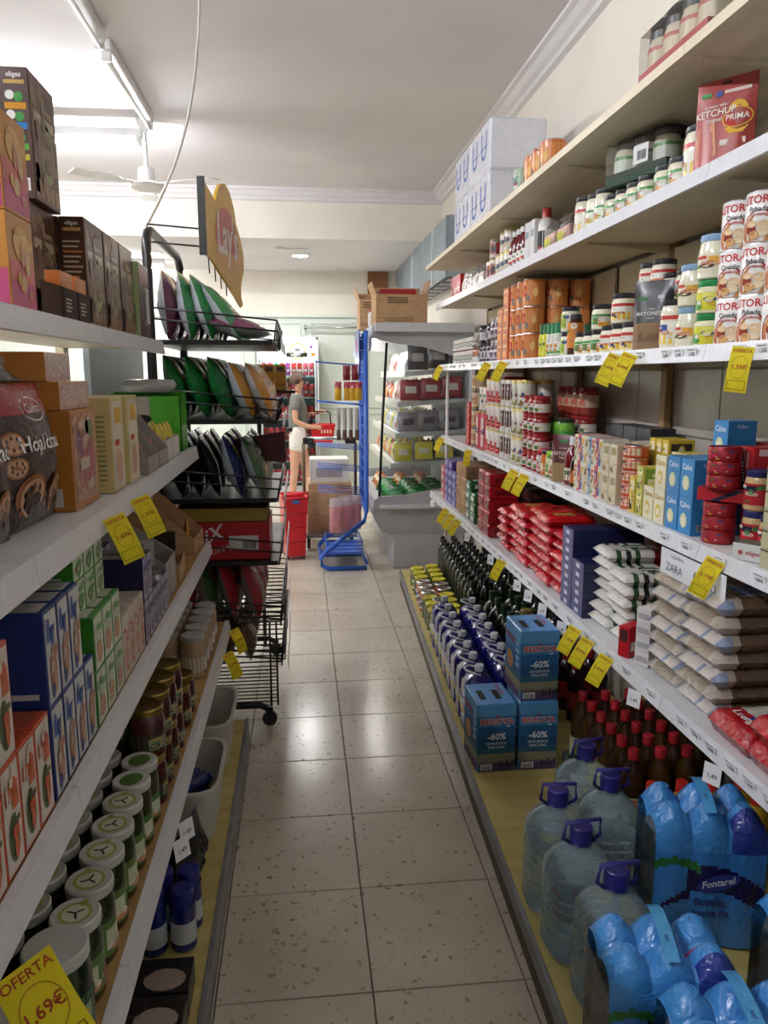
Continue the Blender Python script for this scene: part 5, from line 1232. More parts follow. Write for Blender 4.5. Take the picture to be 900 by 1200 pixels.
# top shelf: back rank of upright cereal boxes in four columns, more standing on them
for i, (y, n) in enumerate(((2.09, 3), (2.30, 4), (2.51, 3), (2.72, 3))):
    for j in range(n):
        kk = K_cer2 if (j == 0 and i == 1) else K_cer
        kk.put('brown chocolate cereal box on top left shelf, %s column from camera, %s' % (ORD[i], ['front', 'second deep', 'third deep', 'fourth deep'][j]), (Xl - .075 - j * .068 - (.075 if i == 0 else 0), y + .1, Zl + .001), 90, 'brown cereal boxes')
for j in range(3):
    K_cer.put('brown chocolate cereal box stacked on others, %s' % ['frontmost', 'second deep', 'third deep'][j], (Xl - .13 - .068 * j, 2.19 + .01 * j, Zl + .302), 90, 'stacked cereal boxes')
K_cergrn.put('dark cereal box with green side at far end of top left shelf', (Xl - .06, 3.02, Zl + .001), 90)
K_cergrn.put('dark cereal box behind the green-sided one', (Xl - .14, 3.03, Zl + .001), 90)
for k in range(2):
    for j in range(2):
        K_pinkbox.put('pink and yellow box at left edge, %s, %s' % (('lower', 'upper')[k], ('front', 'behind')[j]), (Xl - .07 - j * .093, 1.73, Zl + .001 + k * .191), 90, 'pink yellow boxes')
for i in range(2):
    y = 2.0 + i * .125
    K_tray.put('brown display tray of small orange boxes, %s' % ('nearer', 'farther')[i], (Xl - .032, y, Zl + .001), 90, 'brown display trays')
    K_smallor.put('small orange box standing in %s brown tray' % ('nearer', 'farther')[i], (Xl - .032, y, Zl + .005), 90)
# ---- second left shelf
def cookief(u, v):
    if v > .8: return '9a1a28/f'
    if u < .1 or u > .93: return '3a2420/f'
    return '38201a/f'
def cookie_bag(nm):
    w, h, t = .25, .275, .1
    K = bag(nm, w, h, t, cookief, 4, 'bag', [('Hojaldradas', .042, 'e8e4e4/p', .03, .58), ('Cuétara', .024, 'e0cfd0/p', -.02, .82)], 10, 14, .03)
    def P(x, z):
        u, v = .5 + x / w, z / h; e = min(1, max(0, (v - .03) / .47)) if v < .5 else min(1, max(0, (1 - v - .03) / .47))
        return (x, -t / 2 * (1 - abs(2 * u - 1) ** 3) * e ** .55 * 1.1 - .004, z)
    b = MB()
    for (x, z, r) in ((-.06, .06, .045), (.045, .055, .043), (-.1, .12, .02), (-.1, .165, .022)):
        b.disc(P, r, r, 'a8683c/f', 18, x, z); b.disc(lambda a, c: (lambda p: (p[0], p[1] - .001, p[2]))(P(a, c)), r * .82, r * .82, 'd0a07a/f', 16, x, z)
        for i in range(7): b.disc(lambda a, c: (lambda p: (p[0], p[1] - .002, p[2]))(P(a, c)), r * .09, r * .2, '5a3420/f', 8, x + r * .5 * math.cos(i * .9), z + r * .5 * math.sin(i * .9))
    K.part('print', b)
    b = MB().ring2(lambda a, c: (lambda p: (p[0], p[1] - .001, p[2]))(P(a, c)), .05, .024, .003, 'e0cfd0/p', 20, -.005, .225)
    K.part('emblem', b)
    return K
K_hoj = cookie_bag('pastry_bag'); K_hoj2 = bag('pastry_bag', .25, .2, .1, lambda u, v: '9a1a28/f' if .35 < v < .7 else '2e1c18/f', 8)
X2, Z2, _ = SH['l2']
K_hoj.put('red and brown pastry bag facing aisle at left edge', (X2 - .10, 1.28, Z2 + .001), 86, rx=-4)
K_hoj.put('red and brown pastry bag facing aisle beside orange biscuit cartons', (X2 - .10, 1.55, Z2 + .001), 88, rx=-4)
K_hoj.put('pastry bag standing behind the front pastry bag', (X2 - .23, 1.55, Z2 + .001), 90)
K_hoj2.put('pastry bag lying across the standing pastry bags', (X2 - .14, 1.45, Z2 + .28), 74, rx=-58)
K_bis = carton('biscuit_carton', .2, .09, .215, 'b8762c/s', None, 'box', [('print', lambda b: (b.rect(Tfront(-.045), -.09, .09, .015, .205, 'c08a6a/f'), b.busy(Tfront(-.045, 0, 0, .0014), -.085, .085, .02, .2, 14, ['c9a294/f', 'b87a6a/f', 'd0b0a0/f', 'a86a58/f', 'd8c0a8/f'], 5), b.disc(Tfront(-.045, 0, 0, .0012), .05, .06, 'b85a68/f', 16, .02, .09), b.disc(Tfront(-.045, 0, 0, .0012), .04, .035, '9a5a78/f', 14, -.03, .15), b.rect(Tfront(-.045, 0, 0, .0016), -.05, .06, .16, .19, 'd0a890/f'), b.rect(Tfront(-.045, 0, 0, .0018), .03, .06, .14, .19, '5a7a4a/f'), b.rect(Tside(-.1), -.03, .02, .01, .05, 'd8d4cc/p')))])
K_bisl = carton('biscuit_packet', .2, .16, .06, 'c07f38/s', {'-y': 'c9a294/f'}, 'box', [('print', lambda b: (b.rect(Tfront(-.08), -.08, .08, .01, .05, 'cfb0a4/f'), b.rect(Tside(-.1), -.06, .0, .01, .05, 'b8a890/p')))])
K_bis.put('orange biscuit carton with pink picture, front of pair', (X2 - .10, 1.79, Z2 + .001), 90); K_bis.put('orange biscuit carton behind the front one', (X2 - .195, 1.79, Z2 + .001), 90)
K_bisl.put('biscuit packet lying on cartons, lower', (X2 - .15, 1.795, Z2 + .2172), 88); K_bisl.put('biscuit packet lying on cartons, upper', (X2 - .18, 1.785, Z2 + .2785), 92)
K_cream = carton('cream_biscuit_box', .13, .07, .235, 'd9c78a/s', None, 'box', [('print', lambda b: (b.rect(Tfront(-.035), -.055, .055, .01, .225, 'e6dcc0/s'), b.disc(Tfront(-.035, 0, 0, .0012), .035, .045, 'd9a884/s', 16, .0, .06), b.rect(Tfront(-.035, 0, 0, .0012), -.03, .04, .17, .21, 'd8b04a/p'), b.rect(Tfront(-.035, 0, 0, .0012), -.035, .01, .115, .13, 'c0503a/p'), [b.rect(Tside(-.065), -.025, .02, .03 + i * .012, .035 + i * .012, '8a9060/p') for i in range(14)]))])
for i in range(2):
    K_cream.put('cream biscuit box standing on second left shelf, %s' % ('nearer', 'farther')[i], (X2 - .07, 2.02 + i * .18, Z2 + .001), 90, 'cream biscuit boxes')
    K_cream.put('cream biscuit box behind front box, %s' % ('nearer', 'farther')[i], (X2 - .145, 2.02 + i * .18, Z2 + .001), 90, 'cream biscuit boxes')
K_gtray = open_box('grey_card_tray', .17, .13, .21, .003, 'greycard', 'tray', front=.05)
K_gtray.put('grey card display tray nearly empty, nearer one', (X2 - .085, 2.40, Z2 + .001), 90); K_gtray.put('grey card display tray nearly empty, farther one', (X2 - .085, 2.58, Z2 + .001), 90)
K_bun = carton('small_orange_packet', .06, .05, .08, 'b8683a/s', {'-x': 'd8cfc0/s'}, 'packet')
for i in range(2): K_bun.put('small orange packet inside %s grey tray' % ('nearer', 'farther')[i], (X2 - .085, 2.40 + i * .18, Z2 + .005), 95)
K_wtray = open_box('white_display_tray', .135, .12, .09, .003, 'd8d4cc/p', 'tray', front=.07, art=lambda b: b.rect(Tside(-.0675), -.04, .0, .02, .045, '1f1d1c/p'))
K_yb = bag('yellow_biscuit_bag', .05, .12, .04, lambda u, v: 'd8c23a/f' if v > .5 else 'c9a878/f', 3, nu=5, nv=6)
for i in range(2):
    K_wtray.put('white display tray of yellow biscuit bags, %s' % ('nearer', 'farther')[i], (X2 - .088, 2.745 + i * .14, Z2 + .001), 90, 'white display trays')
    for k in range(4): K_yb.put('yellow biscuit bag in %s white tray, %s' % (('nearer', 'farther')[i], ['front near', 'front far', 'rear near', 'rear far'][k]), (X2 - .063 - .05 * (k // 2), 2.715 + i * .14 + .06 * (k % 2), Z2 + .005), 90, 'yellow biscuit bags')
K_green = open_box('green_display_box', .28, .15, .225, .004, '4fae2c/s', 'box', front=.21, art=lambda b: (b.rect(Tfront(-.075), -.03, .025, .13, .21, 'a8a298/p'), b.disc(Tfront(-.075, 0, 0, .001), .033, .016, '15130f/p', 16, -.003, .125)))
K_green.put('bright green open display box behind white trays', (X2 - .17, 3.115, Z2 + .001), 0)
K_silv = sack('silver_packet', .2, .16, .05, lambda u, v: 'a8a8a4/f', 6, 'packet', crumple=.4)
K_silv.put('crumpled silver packet on top of green display box', (X2 - .155, 3.115, Z2 + .2265), 5)
# ---- third left shelf, drink cartons
def brik(name, w, d, h, side, front, pic, topc=None, pic2='e8e0d4/s'):
    def art(b):
        T = Tfront(-d / 2); b.rect(T, -w * .44, w * .44, h * .03, h * .97, front); b.busy(Tfront(-d / 2, 0, 0, .0014), -w * .42, w * .42, h * .05, h * .95, 13, [pic, pic2, front, side, 'd8ccb8/s', 'b8927a/s'], int(h * 1e4)); b.disc(Tfront(-d / 2, 0, 0, .0011), w * .3, h * .22, pic, 14, 0, h * .32); b.rect(Tfront(-d / 2, 0, 0, .0011), -w * .36, w * .36, h * .66, h * .8, pic2)
        S = Tside(-w / 2); b.disc(S, d * .07, d * .07, 'e0a878/p', 10, -d * .3, h * .84); b.rect(S, -d * .1, d * .35, h * .1, h * .16, 'c9c9d0/p')
        b.rect(Ttop(h), -w * .42, w * .42, -d * .4, d * .4, topc or front)
    return carton(name, w, d, h, side, None, 'carton', [('print', art)])
K_bor = brik('orange_drink_carton', .065, .1, .165, 'c4522c/s', 'd8cfc4/s', '4a5a34/s', 'a84a30/s', 'd06a3a/s')
K_bbl = brik('blue_drink_carton', .062, .095, .16, '22387a/s', 'c9c9c8/s', 'b07a5a/s', 'b8b4ae/s', '3a58a0/s')
K_bgr = brik('green_drink_carton', .072, .13, .112, '3f8a2c/s', 'd5dbc8/s', 'c08a5a/s', 'c8c4ba/s', '5aa04a/s')
K_bgl = brik('green_drink_carton', .072, .15, .068, '3f8a2c/s', 'cfd8c2/s', '5a9a4a/s', 'c9bfb4/s', '5aa04a/s')
K_bow = brik('pale_orange_drink_carton', .055, .09, .15, 'd8cabc/s', 'd9c9b8/s', 'd0825a/s', 'cdbcb0/s', 'c8583a/s')
K_bpu = brik('purple_drink_carton', .055, .13, .114, '2a2350/s', 'cac6d4/s', '6a5a9a/s', '8a847e/s', '4a3a80/s')
X3, Z3, _ = SH['l3']
def brow(K, desc, y0, n, nd, hs, gap=.003, inset=.02, z=0):
    w, d, h = K.size
    for i in range(n):
        for j in range(nd):
            t = hs[i % len(hs)]; t = t[j] if isinstance(t, tuple) else t
            for k in range(t):
                K.put(desc + colw(i, n) + dep(j, nd) + lev(k, t), (X3 - inset - d / 2 - j * (d + .003), y0 + w / 2 + i * (w + gap), Z3 + .001 + z + k * (h + .001)), 90 + random.uniform(-1, 1), desc)
    return y0 + n * (w + gap)
y = brow(K_bor, 'orange drink carton', .86, 5, 2, [(1, 2), (1, 2), (2, 2), (1, 2), (1, 1)])
y = brow(K_bbl, 'blue drink carton', y + .01, 4, 3, [(2, 2, 2), (2, 2, 2), (2, 2, 2), (1, 1, 2)])
yg = y + .01
y = brow(K_bgr, 'green upright drink carton', yg, 3, 2, [(2, 2)])
brow(K_bgl, 'green flat drink carton on upright green cartons', yg, 3, 1, [2], z=.2265, inset=.05)
y = brow(K_bow, 'pale orange drink carton', y + .01, 4, 2, [(1, 1)])
yp = y
y = brow(K_bpu, 'purple drink carton', y + .01, 6, 2, [(2, 3), (2, 3), (1, 2), (1, 2), (1, 1), (1, 1)])
K_cbox = open_box('open_cardboard_carton', .22, .2, .24, .004, 'card', 'box', front=.06)
K_cbox2 = open_box('open_grey_carton', .19, .22, .27, .004, 'greycard', 'box', front=.12, art=lambda b: (b.rect(Tside(-.095), -.02, .08, .12, .2, 'd0ccc4/p').bars(Tside(-.095, 0, 0, .001), .0, .05, .13, .19, 14)))
K_cbox2.put('open grey carton with barcode on third left shelf', (X3 - .14, y + .12, Z3 + .001), 90)
K_cbox.put('open brown cardboard carton on third left shelf', (X3 - .13, y + .35, Z3 + .001), 94)
K_cbox.put('open brown cardboard carton at far end of third left shelf', (X3 - .13, 3.1, Z3 + .001), 88)
K_cr = carton('thin_dark_carton', .02, .07, .16, '2a1a16/s', {'-x': '3a2a22/s'}, 'box'); K_cr.put('thin dark carton leaning inside brown cardboard carton', (X3 - .08, y + .32, Z3 + .007), 90)
K_gold = bag('gold_packet', .07, .12, .03, lambda u, v: 'c8922c/f', 2, nu=5, nv=6); K_gold.put('gold packet in end cardboard carton', (X3 - .075, 3.08, Z3 + .007), 100)
# ---- fourth left shelf, jars
def lid_y(b, r, z):
    T = Ttop(z, 0, 0, .0008); b.ring2(T, r * .72, r * .72, r * .16, 'a8ae5a/s', 22); b.disc(Ttop(z, 0, 0, .0005), r * .56, r * .56, 'd8d6c0/s', 20)
    for a in (0, 2.2, 4.1): b.poly([(lambda x, y: T(x * math.cos(a) - y * math.sin(a), x * math.sin(a) + y * math.cos(a)))(x, y) for x, y in ((-r * .05, 0), (r * .05, 0), (r * .05, r * .4), (-r * .05, r * .4))], '2a2a26/p')
    b.poly([(x, y, z + .0008) for x, y in ((r * .5, -r * .14), (r * 1.0, -r * .14), (r * 1.0, r * .14), (r * .5, r * .14))], 'a8ae5a/s')
    return b
def lid_green(b, r, z):
    b.disc(Ttop(z, 0, 0, .0008), r * .72, r * .62, '5a7a3a/s', 20); return b
K_ojar = jar('olive_jar', .041, .155, '2c3318/g', 'c9c9c2/s', '5a7a34/s', (.12, .55), neck=.94, lid_art=lid_y, patch=[('c8d0b0/s', -60, -10, .2, .45), ('a83a34/s', 10, 40, .2, .35)], seg=20, lidh=.018)
K_ojar2 = jar('olive_jar', .041, .155, '3a3a1c/g', 'cccac4/s', '4a7a3a/s', (.12, .5), neck=.94, lid_art=lid_green, patch=[('d0d8c0/s', -50, 20, .2, .4)], seg=20, lidh=.018)
K_bigjar = jar('big_green_jar', .05, .18, '1c2a1a/g', 'c4c4c0/s', '27553a/s', (.1, .6), neck=.92, patch=[('8fae8a/s', -60, -10, .3, .5)], seg=22, lidh=.02)
K_brjar = jar('red_bean_jar', .044, .125, '4a1c14/g', 'a8924a/m', '35402c/s', (.15, .5), neck=.9, patch=[('9aa080/s', -50, 10, .2, .42)], seg=18)
K_whjar = jar('chickpea_jar', .043, .15, 'b59a78/g', 'b4b2ae/s', 'cfc6ba/s', (.15, .5), neck=.86, patch=[('8a4a44/s', -60, 60, .12, .17), ('d8d4cc/s', -40, 30, .25, .45)], seg=18)
K_blujar = jar('blue_lid_jar', .043, .12, 'b08a4a/g', '2a6aa8/s', 'c9a860/s', (.15, .5), neck=.88, seg=18)
X4l, Z4l, _ = SH['l4']
def jrow(K, desc, y0, n, cols, nh=1, pitch=None, x0=.066, lift=0):
    r2 = K.size[0]; pt = pitch or r2 + .005
    for i in range(n):
        for j in range(cols):
            for k in range(nh if isinstance(nh, int) else nh[j]):
                nn = nh if isinstance(nh, int) else nh[j]
                K.put(desc + colw(i, n) + dep(j, cols) + lev(k, nn), (X4l - x0 - j * (r2 + .008), y0 + i * pt + (.03 if j % 2 else 0), Z4l + .001 + k * (K.size[2] + .0005)), 90 + random.uniform(-25, 25), desc)
    return y0 + n * pt
y = jrow(K_bigjar, 'big green jar with plain white lid', .88, 3, 3, x0=.065)
y = jrow(K_ojar, 'olive jar with green Y lid', y - .0, 5, 3)
y = jrow(K_ojar2, 'olive jar with leaf-green lid', y, 2, 3)
y = jrow(K_brjar, 'dark bean jar with brass lid', y + .005, 4, 3, 2)
y = jrow(K_blujar, 'blue-lidded jar', y + .035, 2, 2, 2, x0=.178)
y = jrow(K_brjar, 'bean jar with brass lid near end', y - .165, 2, 1, 1) + .0
y = jrow(K_whjar, 'chickpea jar with pale lid', max(y, 2.62), 5, 3)
# ---- left base
def tub(name, w, d, h, mat='d9d6cc/s'):
    K = Kind(name, 'tub', (w, d, h)); s_ = w / 2
    K.part('tub_body', MB().lathe([(0, 0), (.84, 0), (.86, .004), (.985, h - .02), (1.0, h - .02), (1.05, h - .016), (1.06, h), (.965, h), (.96, h - .01), (.82, .012), (0, .012)], mat, seg=32, sx=s_ * .86, sy=d / 2 * .86, sq=6))
    return K
K_tub = tub('plastic_tub', .44, .33, .2)
K_tub.put('white plastic tub on base at far end, empty looking', (-.43, 2.93, LZ), 90)
K_tub.put('white plastic tub holding dark blue packages', (-.43, 2.46, LZ), 90)
K_bp = sack('blue_package', .16, .13, .05, lambda u, v: '1f2a78/f' if noise3(u, v, 2) < .3 else '2f3fa0/f', 21, 'packet', crumple=.4)
for k in range(3): K_bp.put('dark blue package in white tub, %s' % ['bottom', 'middle', 'topmost'][k], (-.42, 2.45 + .03 * (k % 2), LZ + .016 + k * .0515), 25 * k, 'blue packages in tub')
K_blk = bag('black_bag', .2, .2, .1, lambda u, v: '17161a/f', 12, crumple=.4)
for i in range(2): K_blk.put('crumpled black bag on base beside tub, %s' % ('nearer', 'farther')[i], (-.36 - .13 * i, 2.11 + .02 * i, LZ), 80)
K_bb = bottle('blue_bottle', .034, .17, '1d2a72/g', '2a2f8a/s', .85, .78, .05, 'd0d4dc/s', (.15, .5), None, '4a5a80/p', cap_r=.03, seg=16)
for i, (x, y) in enumerate(((-.335, 1.86), (-.33, 1.94), (-.41, 1.85), (-.40, 1.94))):
    K_bb.put('blue bottle with pale label on left base, %s' % ['nearest the aisle', 'far side by the aisle', 'inner near', 'inner far'][i], (x, y, LZ), 100)
K_bbx = carton('black_carton', .11, .16, .07, '1a1718/s', {'+z': '1a1718/s'}, 'box', [('print', lambda b: (b.disc(Ttop(.07), .035, .05, 'a8988c/p', 14, -.015, -.02), b.ring2(Ttop(.07), .03, .035, .004, '4a4446/p', 14, .025, .04), b.rect(Tfront(-.08), -.04, .04, .02, .05, '8a7c72/p')))])
for i in range(3): K_bbx.put('black carton with pale print on left base, %s' % ['nearest', 'middle', 'farthest'][i], (-.37, 1.44 + i * .118, LZ), 90)
# ---- left tags
for px, nm, price, lab, rz, ry in ((118, 'l2', '1,69€', 'yellow offer tag below cream biscuit boxes, nearer of two', 30, -18), (150, 'l2', '1,35€', 'yellow offer tag below cream biscuit boxes, farther of two', 30, -18), (258, 'l4', '0,99€', 'yellow offer tag on lowest left rail, nearer of two', 40, -12), (266, 'l4', '1,35€', 'yellow offer tag on lowest left rail, farther of two', 40, -12)):
    X, Z, _ = SH[nm]; TAGK[price].put(lab, (X + .024, Yat(px, X, Z), Z - .008), rz, 'yellow offer tags', rx=-18, ry=ry)
K_bt = tag_kind('1,69€', .075, .13); p = onX(2, 1125, SH['l3'][0] + .02)
K_bt.put('big yellow offer tag at lower left corner', (SH['l3'][0] + .03, p.y + .03, SH['l3'][1] - .035), 25, rx=-30, ry=-25)
for i, px in enumerate((206, 200)): WT.put('white ticket hanging from lowest left rail, %s' % ('upper', 'lower')[i], (X4l + .02, Yat(px, X4l, Z4l), Z4l - .045), 50, rx=-10)
# ---- goods on the gondola's far face
K_bpk = carton('blue_black_packet', .2, .12, .075, '16206a/f', {'-z': '16206a/f'}, 'packet', [('print', lambda b: (b.rect(Tfront(-.06), -.03, .06, .015, .06, 'c8ccd4/p').bars(Tfront(-.06, 0, 0, .001), -.02, .05, .025, .055, 14), b.disc(Tfront(-.06), .03, .02, '3a9ad0/p', 12, -.065, .045)))])
K_bpk.put('blue and black packet on far face of left gondola', (-1.06, 3.0, 1.579), 0)
# ================================================================== black snack rack
rk = empty('snack_rack', (-.37, 3.84, 0), label='black wire snack rack on wheels with chip bags at end of left gondola', cat='rack')
RXa, RXb, RYa, RYb = -.62 + .37, -.11 + .37, 3.38 - 3.84, 4.30 - 3.84
hoop = [(RXa, RYa, .1)] + [(RXa, RYa, 2.1)] + [(RXa, RYa + .1 * (1 - math.cos(a)), 2.1 + .1 * math.sin(a)) for a in (.5, 1.0, 1.57)] + [(RXa, RYb - .1 * (1 - math.cos(a)), 2.1 + .1 * math.sin(a)) for a in (1.57, 1.0, .5)] + [(RXa, RYb, 2.1), (RXa, RYb, .1)]
obj('frame', MB().tube(hoop, .02, 'black', 8), rk)
for y in (RYa, RYb):
    obj('foot', MB().tube([(RXa, y, .1), (RXb - .1, y, .1), (RXb - .05, y, .07)], .016, 'black', 8), rk)
    for x in (RXa + .03, RXb - .06):
        w = obj('caster', MB().box((0, 0, .075), (.03, .03, .04), '3a3a3c/m'), rk, (x, y, 0))
        obj('wheel', MB().prism([(.034 * math.cos(a), .036 + .034 * math.sin(a)) for a in [2 * PI * i / 14 for i in range(14)]], 'y', -.012, .012, '1a1a1c'), w)
TZ = [1.75, 1.415, 1.07, .785, .50, .31]
for k, z in enumerate(TZ):
    solid = k < 4
    b = MB()
    if solid: b.box((0, 0, z - .012), (RXb - RXa, RYb - RYa, .02), 'black')
    else:
        for i in range(13): b.tube([(RXa + .02, RYa + i * .0766, z), (RXb, RYa + i * .0766, z)], .004, 'black', 5)
        for x in (RXa + .03, 0, RXb): b.tube([(x, RYa, z), (x, RYb, z)], .005, 'black', 5)
    s_ = obj('tier', b, rk)
    r = MB()
    for h in ((.055, .1) if solid else (.03, .06, .09)):
        hh = z + h + .0
        r.tube([(RXa, RYa, hh + .03), (RXb + .015, RYa, hh - .02), (RXb + .015, RYb, hh - .02), (RXa, RYb, hh + .03)], .004, 'black', 5)
    for y in [RYa + i * .23 for i in range(5)]: r.tube([(RXb + .0, y, z - .02), (RXb + .015, y, z + .08)], .004, 'black', 5)
    obj('guard_rail', r, s_)
    obj('price_strip', MB().box((RXb + .03, .02, z - .02), (.004, RYb - RYa - .02, .045), 'd9d5dc/s'), s_, None)
b = MB()
for i in range(11): b.tube([(RXa + .02, RYa - .005, .12 + i * .017), (RXb - .02, RYa - .005, .12 + i * .017)], .003, 'black', 5)
for x in (RXb - .05, RXb - .02): b.tube([(x, RYa - .005, .1), (x, RYa - .005, .5)], .005, 'black', 5)
obj('side_grille', b, rk)
obj('back_panel', MB().box((RXa - .005, 0, .9), (.008, RYb - RYa - .04, 1.2), 'black'), rk)  # added black sheet, stands in for the shade among the packed bags
obj('header_card', MB().prism([(RXa + .27, 1.30), (RXb + .03, 1.34), (RXb + .035, 1.19), (RXb - .08, 1.2)], 'y', RYa + .3, RYa + .304, '5c1420/s'), rk)
# brand sign on wire arms
sg = empty('brand_sign', (-.392, 3.41, 2.10), label='yellow wavy chip brand sign with red emblem above snack rack', cat='sign')
u = (Vector((-.364, 4.35, 0)) - Vector((-.467, 3.41, 0))); SL = u.length; ang = math.atan2(u.y, u.x); sg.rotation_euler = (0, 0, ang)
pts = [(0, 0), (0, .30), (.1, .285), (.24, .26), (.28, .31), (.36, .36), (.46, .385), (.58, .37), (.68, .31), (.72, .25), (.82, .2), (.9, .13), (.9, .05), (.84, .0), (.8, -.05), (.8, -.1), (.84, -.13), (.8, -.15), (.68, -.12), (.5, -.08), (.3, -.04), (.12, -.0)]
obj('panel', MB().prism(pts, 'y', -.006, .006, 'd8a826/s'), sg)
Tn = Tfront(-.006, 0, 0, .001); Tn2 = Tfront(-.006, 0, 0, .002); Tn3 = Tfront(-.006, 0, 0, .003)
obj('emblem', MB().disc(Tn, .28, .17, 'e0b040/s', 28, .48, .12).poly([Tn2(.48 + .265 * math.cos(a), .12 + .155 * math.sin(a)) for a in [(-.25 + i * (PI + .5) / 20) for i in range(21)]], 'b83428/s').disc(Tn2, .23, .05, 'd99a3a/s', 20, .48, .03), sg)
obj('lettering', MB().text("Lay's", .25, 'efe9e2/p', lambda x, y: Tn3(.48 + x, .14 + y + x * .05), .02), sg)
obj('edge_strip', MB().box((-.006, 0, .15), (.014, .03, .31), '151413'), sg)
for z in (.10, .03): obj('wire_arm', MB().tube([(0, .01, z), (.0, .232, z + .02)], .004, 'black', 5), sg)
for i in range(4): obj('wire_stay', MB().tube([(.15 + i * .12, .012, -.06 - i * .02), (.15 + i * .12, .016, .05)], .003, 'black', 5), sg)
# bags in the tiers
def chip(name, main, accent, text=None, tcol='f2e8d0/p', w=.215, h=.28, t=.088, seed=1, band=None):
    def mf(u, v):
        if v > .62 and .25 < u < .85: return accent
        if band and .25 < v < .5 and u > .35: return band
        return main
    return bag(name, w, h, t, mf, seed, text=text and [(text, .05, tcol, .05, .7)], nu=8, nv=10, back='b4b8bc/f' if main[0] != '1' or main[:2] == '1f' else main, crimp=.035)
K_pur = chip('purple_chip_bag', '6a2348/f', 'cf9a3a/f', None, seed=1, band='d8a82a/f'); K_grn = chip('green_chip_bag', '1f8a3c/f', 'd8b86a/f', "Lay's", seed=2, band='c83a34/f')
K_gbr = chip('green_brown_chip_bag', '1c6a30/f', 'c89a5a/f', None, seed=3, band='a83a30/f'); K_gol = chip('gold_chip_bag', 'c98f32/f', 'd8a850/f', 'R', '8f2028/p', seed=4, h=.26, band='d8b43a/f')
K_blc = chip('black_chip_bag', '18181c/f', '232328/f', None, seed=5, t=.065, band='201f22/f'); K_nav = chip('navy_chip_bag', '232a6a/f', 'c8a850/f', 'R', 'b83434/p', seed=6, band='d8b04a/f')
K_dor = chip('dark_green_chip_bag', '1f5a34/f', '17201a/f', 'Dorit', 'e0e4dc/p', seed=7, band='c88a3a/f'); K_rdb = chip('red_snack_bag', '9a1c24/f', 'b83a34/f', None, seed=8, band='c8622a/f'); K_gsn = chip('green_snack_bag', '3a5a2c/f', 'a82a28/f', None, seed=9, band='5a7a3a/f')
K_brn = chip('brown_snack_bag', '6a4428/f', '8a6038/f', None, seed=10, h=.17, band='a87a4a/f')
FILES = [3.50, 3.73, 3.96, 4.19]
fw_ = ['front file', 'second file', 'third file', 'far file']
dw_ = ['rearmost', 'second from rear', 'third from rear', 'fourth from rear', 'fifth from rear', 'sixth from rear', 'seventh from rear']
def file_bags(z, items, nf, tier):
    for f in range(nf):
        for i, (K, x, lean) in enumerate(items):
            if f and i == len(items) - 1 and lean < -60: continue
            col_ = K.name.replace('_', ' ')
            K.put('%s on %s rack tier, %s, %s' % (col_, tier, fw_[f], dw_[i]), (x, FILES[f] + random.uniform(-.005, .005), z + (.0 if lean > -60 else .03) + .001), 90 + random.uniform(-4, 4), 'chip bags on %s tier' % tier, rx=lean)
file_bags(TZ[0], [(K_pur, -.55, -3), (K_grn, -.455, -9), (K_grn, -.365, -17), (K_grn, -.25, -34), (K_pur, -.13, -80)], 3, 'top')
file_bags(TZ[1], [(K_gbr, -.50, -16), (K_gbr, -.40, -18), (K_gbr, -.30, -20), (K_gol, -.21, -22), (K_gol, -.13, -24)], 4, 'second')
file_bags(TZ[2], [(K_blc, -.52, -15), (K_blc, -.445, -16), (K_blc, -.37, -17), (K_nav, -.27, -16), (K_dor, -.16, -20)], 3, 'third')
file_bags(TZ[4], [(K_rdb, -.51, -12), (K_gsn, -.41, -13), (K_rdb, -.31, -14), (K_rdb, -.20, -16)], 3, 'fifth')
file_bags(TZ[5], [(K_brn, -.45, -10), (K_brn, -.35, -12), (K_brn, -.25, -14)], 3, 'lowest')
K_mix = Kind('snack_carton', 'box', (.42, .34, .17))
K_mix.part('carton_body', MB().box((0, 0, .085), (.42, .34, .17), 'b01a22/s', .003))
K_mix.part('lettering', MB().text('MiX', .09, 'e8dcd8/p', lambda x, y: (x * .95 - .07, -.1715, y * 1.0 + .105 + x * .35), .02).text('ORIGINAL', .034, 'e0c8c0/p', lambda x, y: (x - .03, -.1715, y + .04 + x * .35), .012))
K_mix.part('shipping_label', MB().rect(Tfront(-.17, 0, .09, .001), -.06, .07, .045, .11, 'd6d2cc/p').bars(Tfront(-.17, 0, .09, .0016), .0, .06, .05, .085, 14))
K_mix.put('red snack carton with white slanted lettering on rack', (-.36, 3.575, TZ[3] + .001), 0)
K_mix2 = carton('yellow_brown_carton', .4, .3, .06, '6a4c30/p', {'-y': 'a08a3a/s'}, 'box'); K_mix2.put('flat brown and yellow carton on top of red snack carton', (-.36, 3.57, TZ[3] + .173), 0)
K_gbox = carton('gold_carton', .06, .05, .14, 'c9952c/s', None, 'box', [('print', lambda b: (b.rect(Tfront(-.025), -.022, .022, .1, .13, '8a7a5a/p').bars(Tfront(-.025, 0, 0, .001), -.018, .018, .105, .125, 8), b.rect(Tfront(-.025), -.03, .03, .03, .034, '8a5a1a/p')))])
for i in range(3): K_gbox.put('gold carton at far end of second rack tier, %s' % ['left', 'middle', 'right'][i], (-.235 + i * .062, 4.42, 1.52), 0, 'gold cartons beyond rack')
gs = empty('wire_shelf', (-.14, 4.42, 1.5), label='small wire shelf behind rack carrying gold cartons', cat='shelf')
obj('shelf_wire', MB().box((0, 0, .01), (.22, .1, .018), '4a3a2a/m'), gs); obj('post', MB().tube([(-.1, .03, .01), (-.1, .03, -1.5)], .012, 'black', 6), gs)

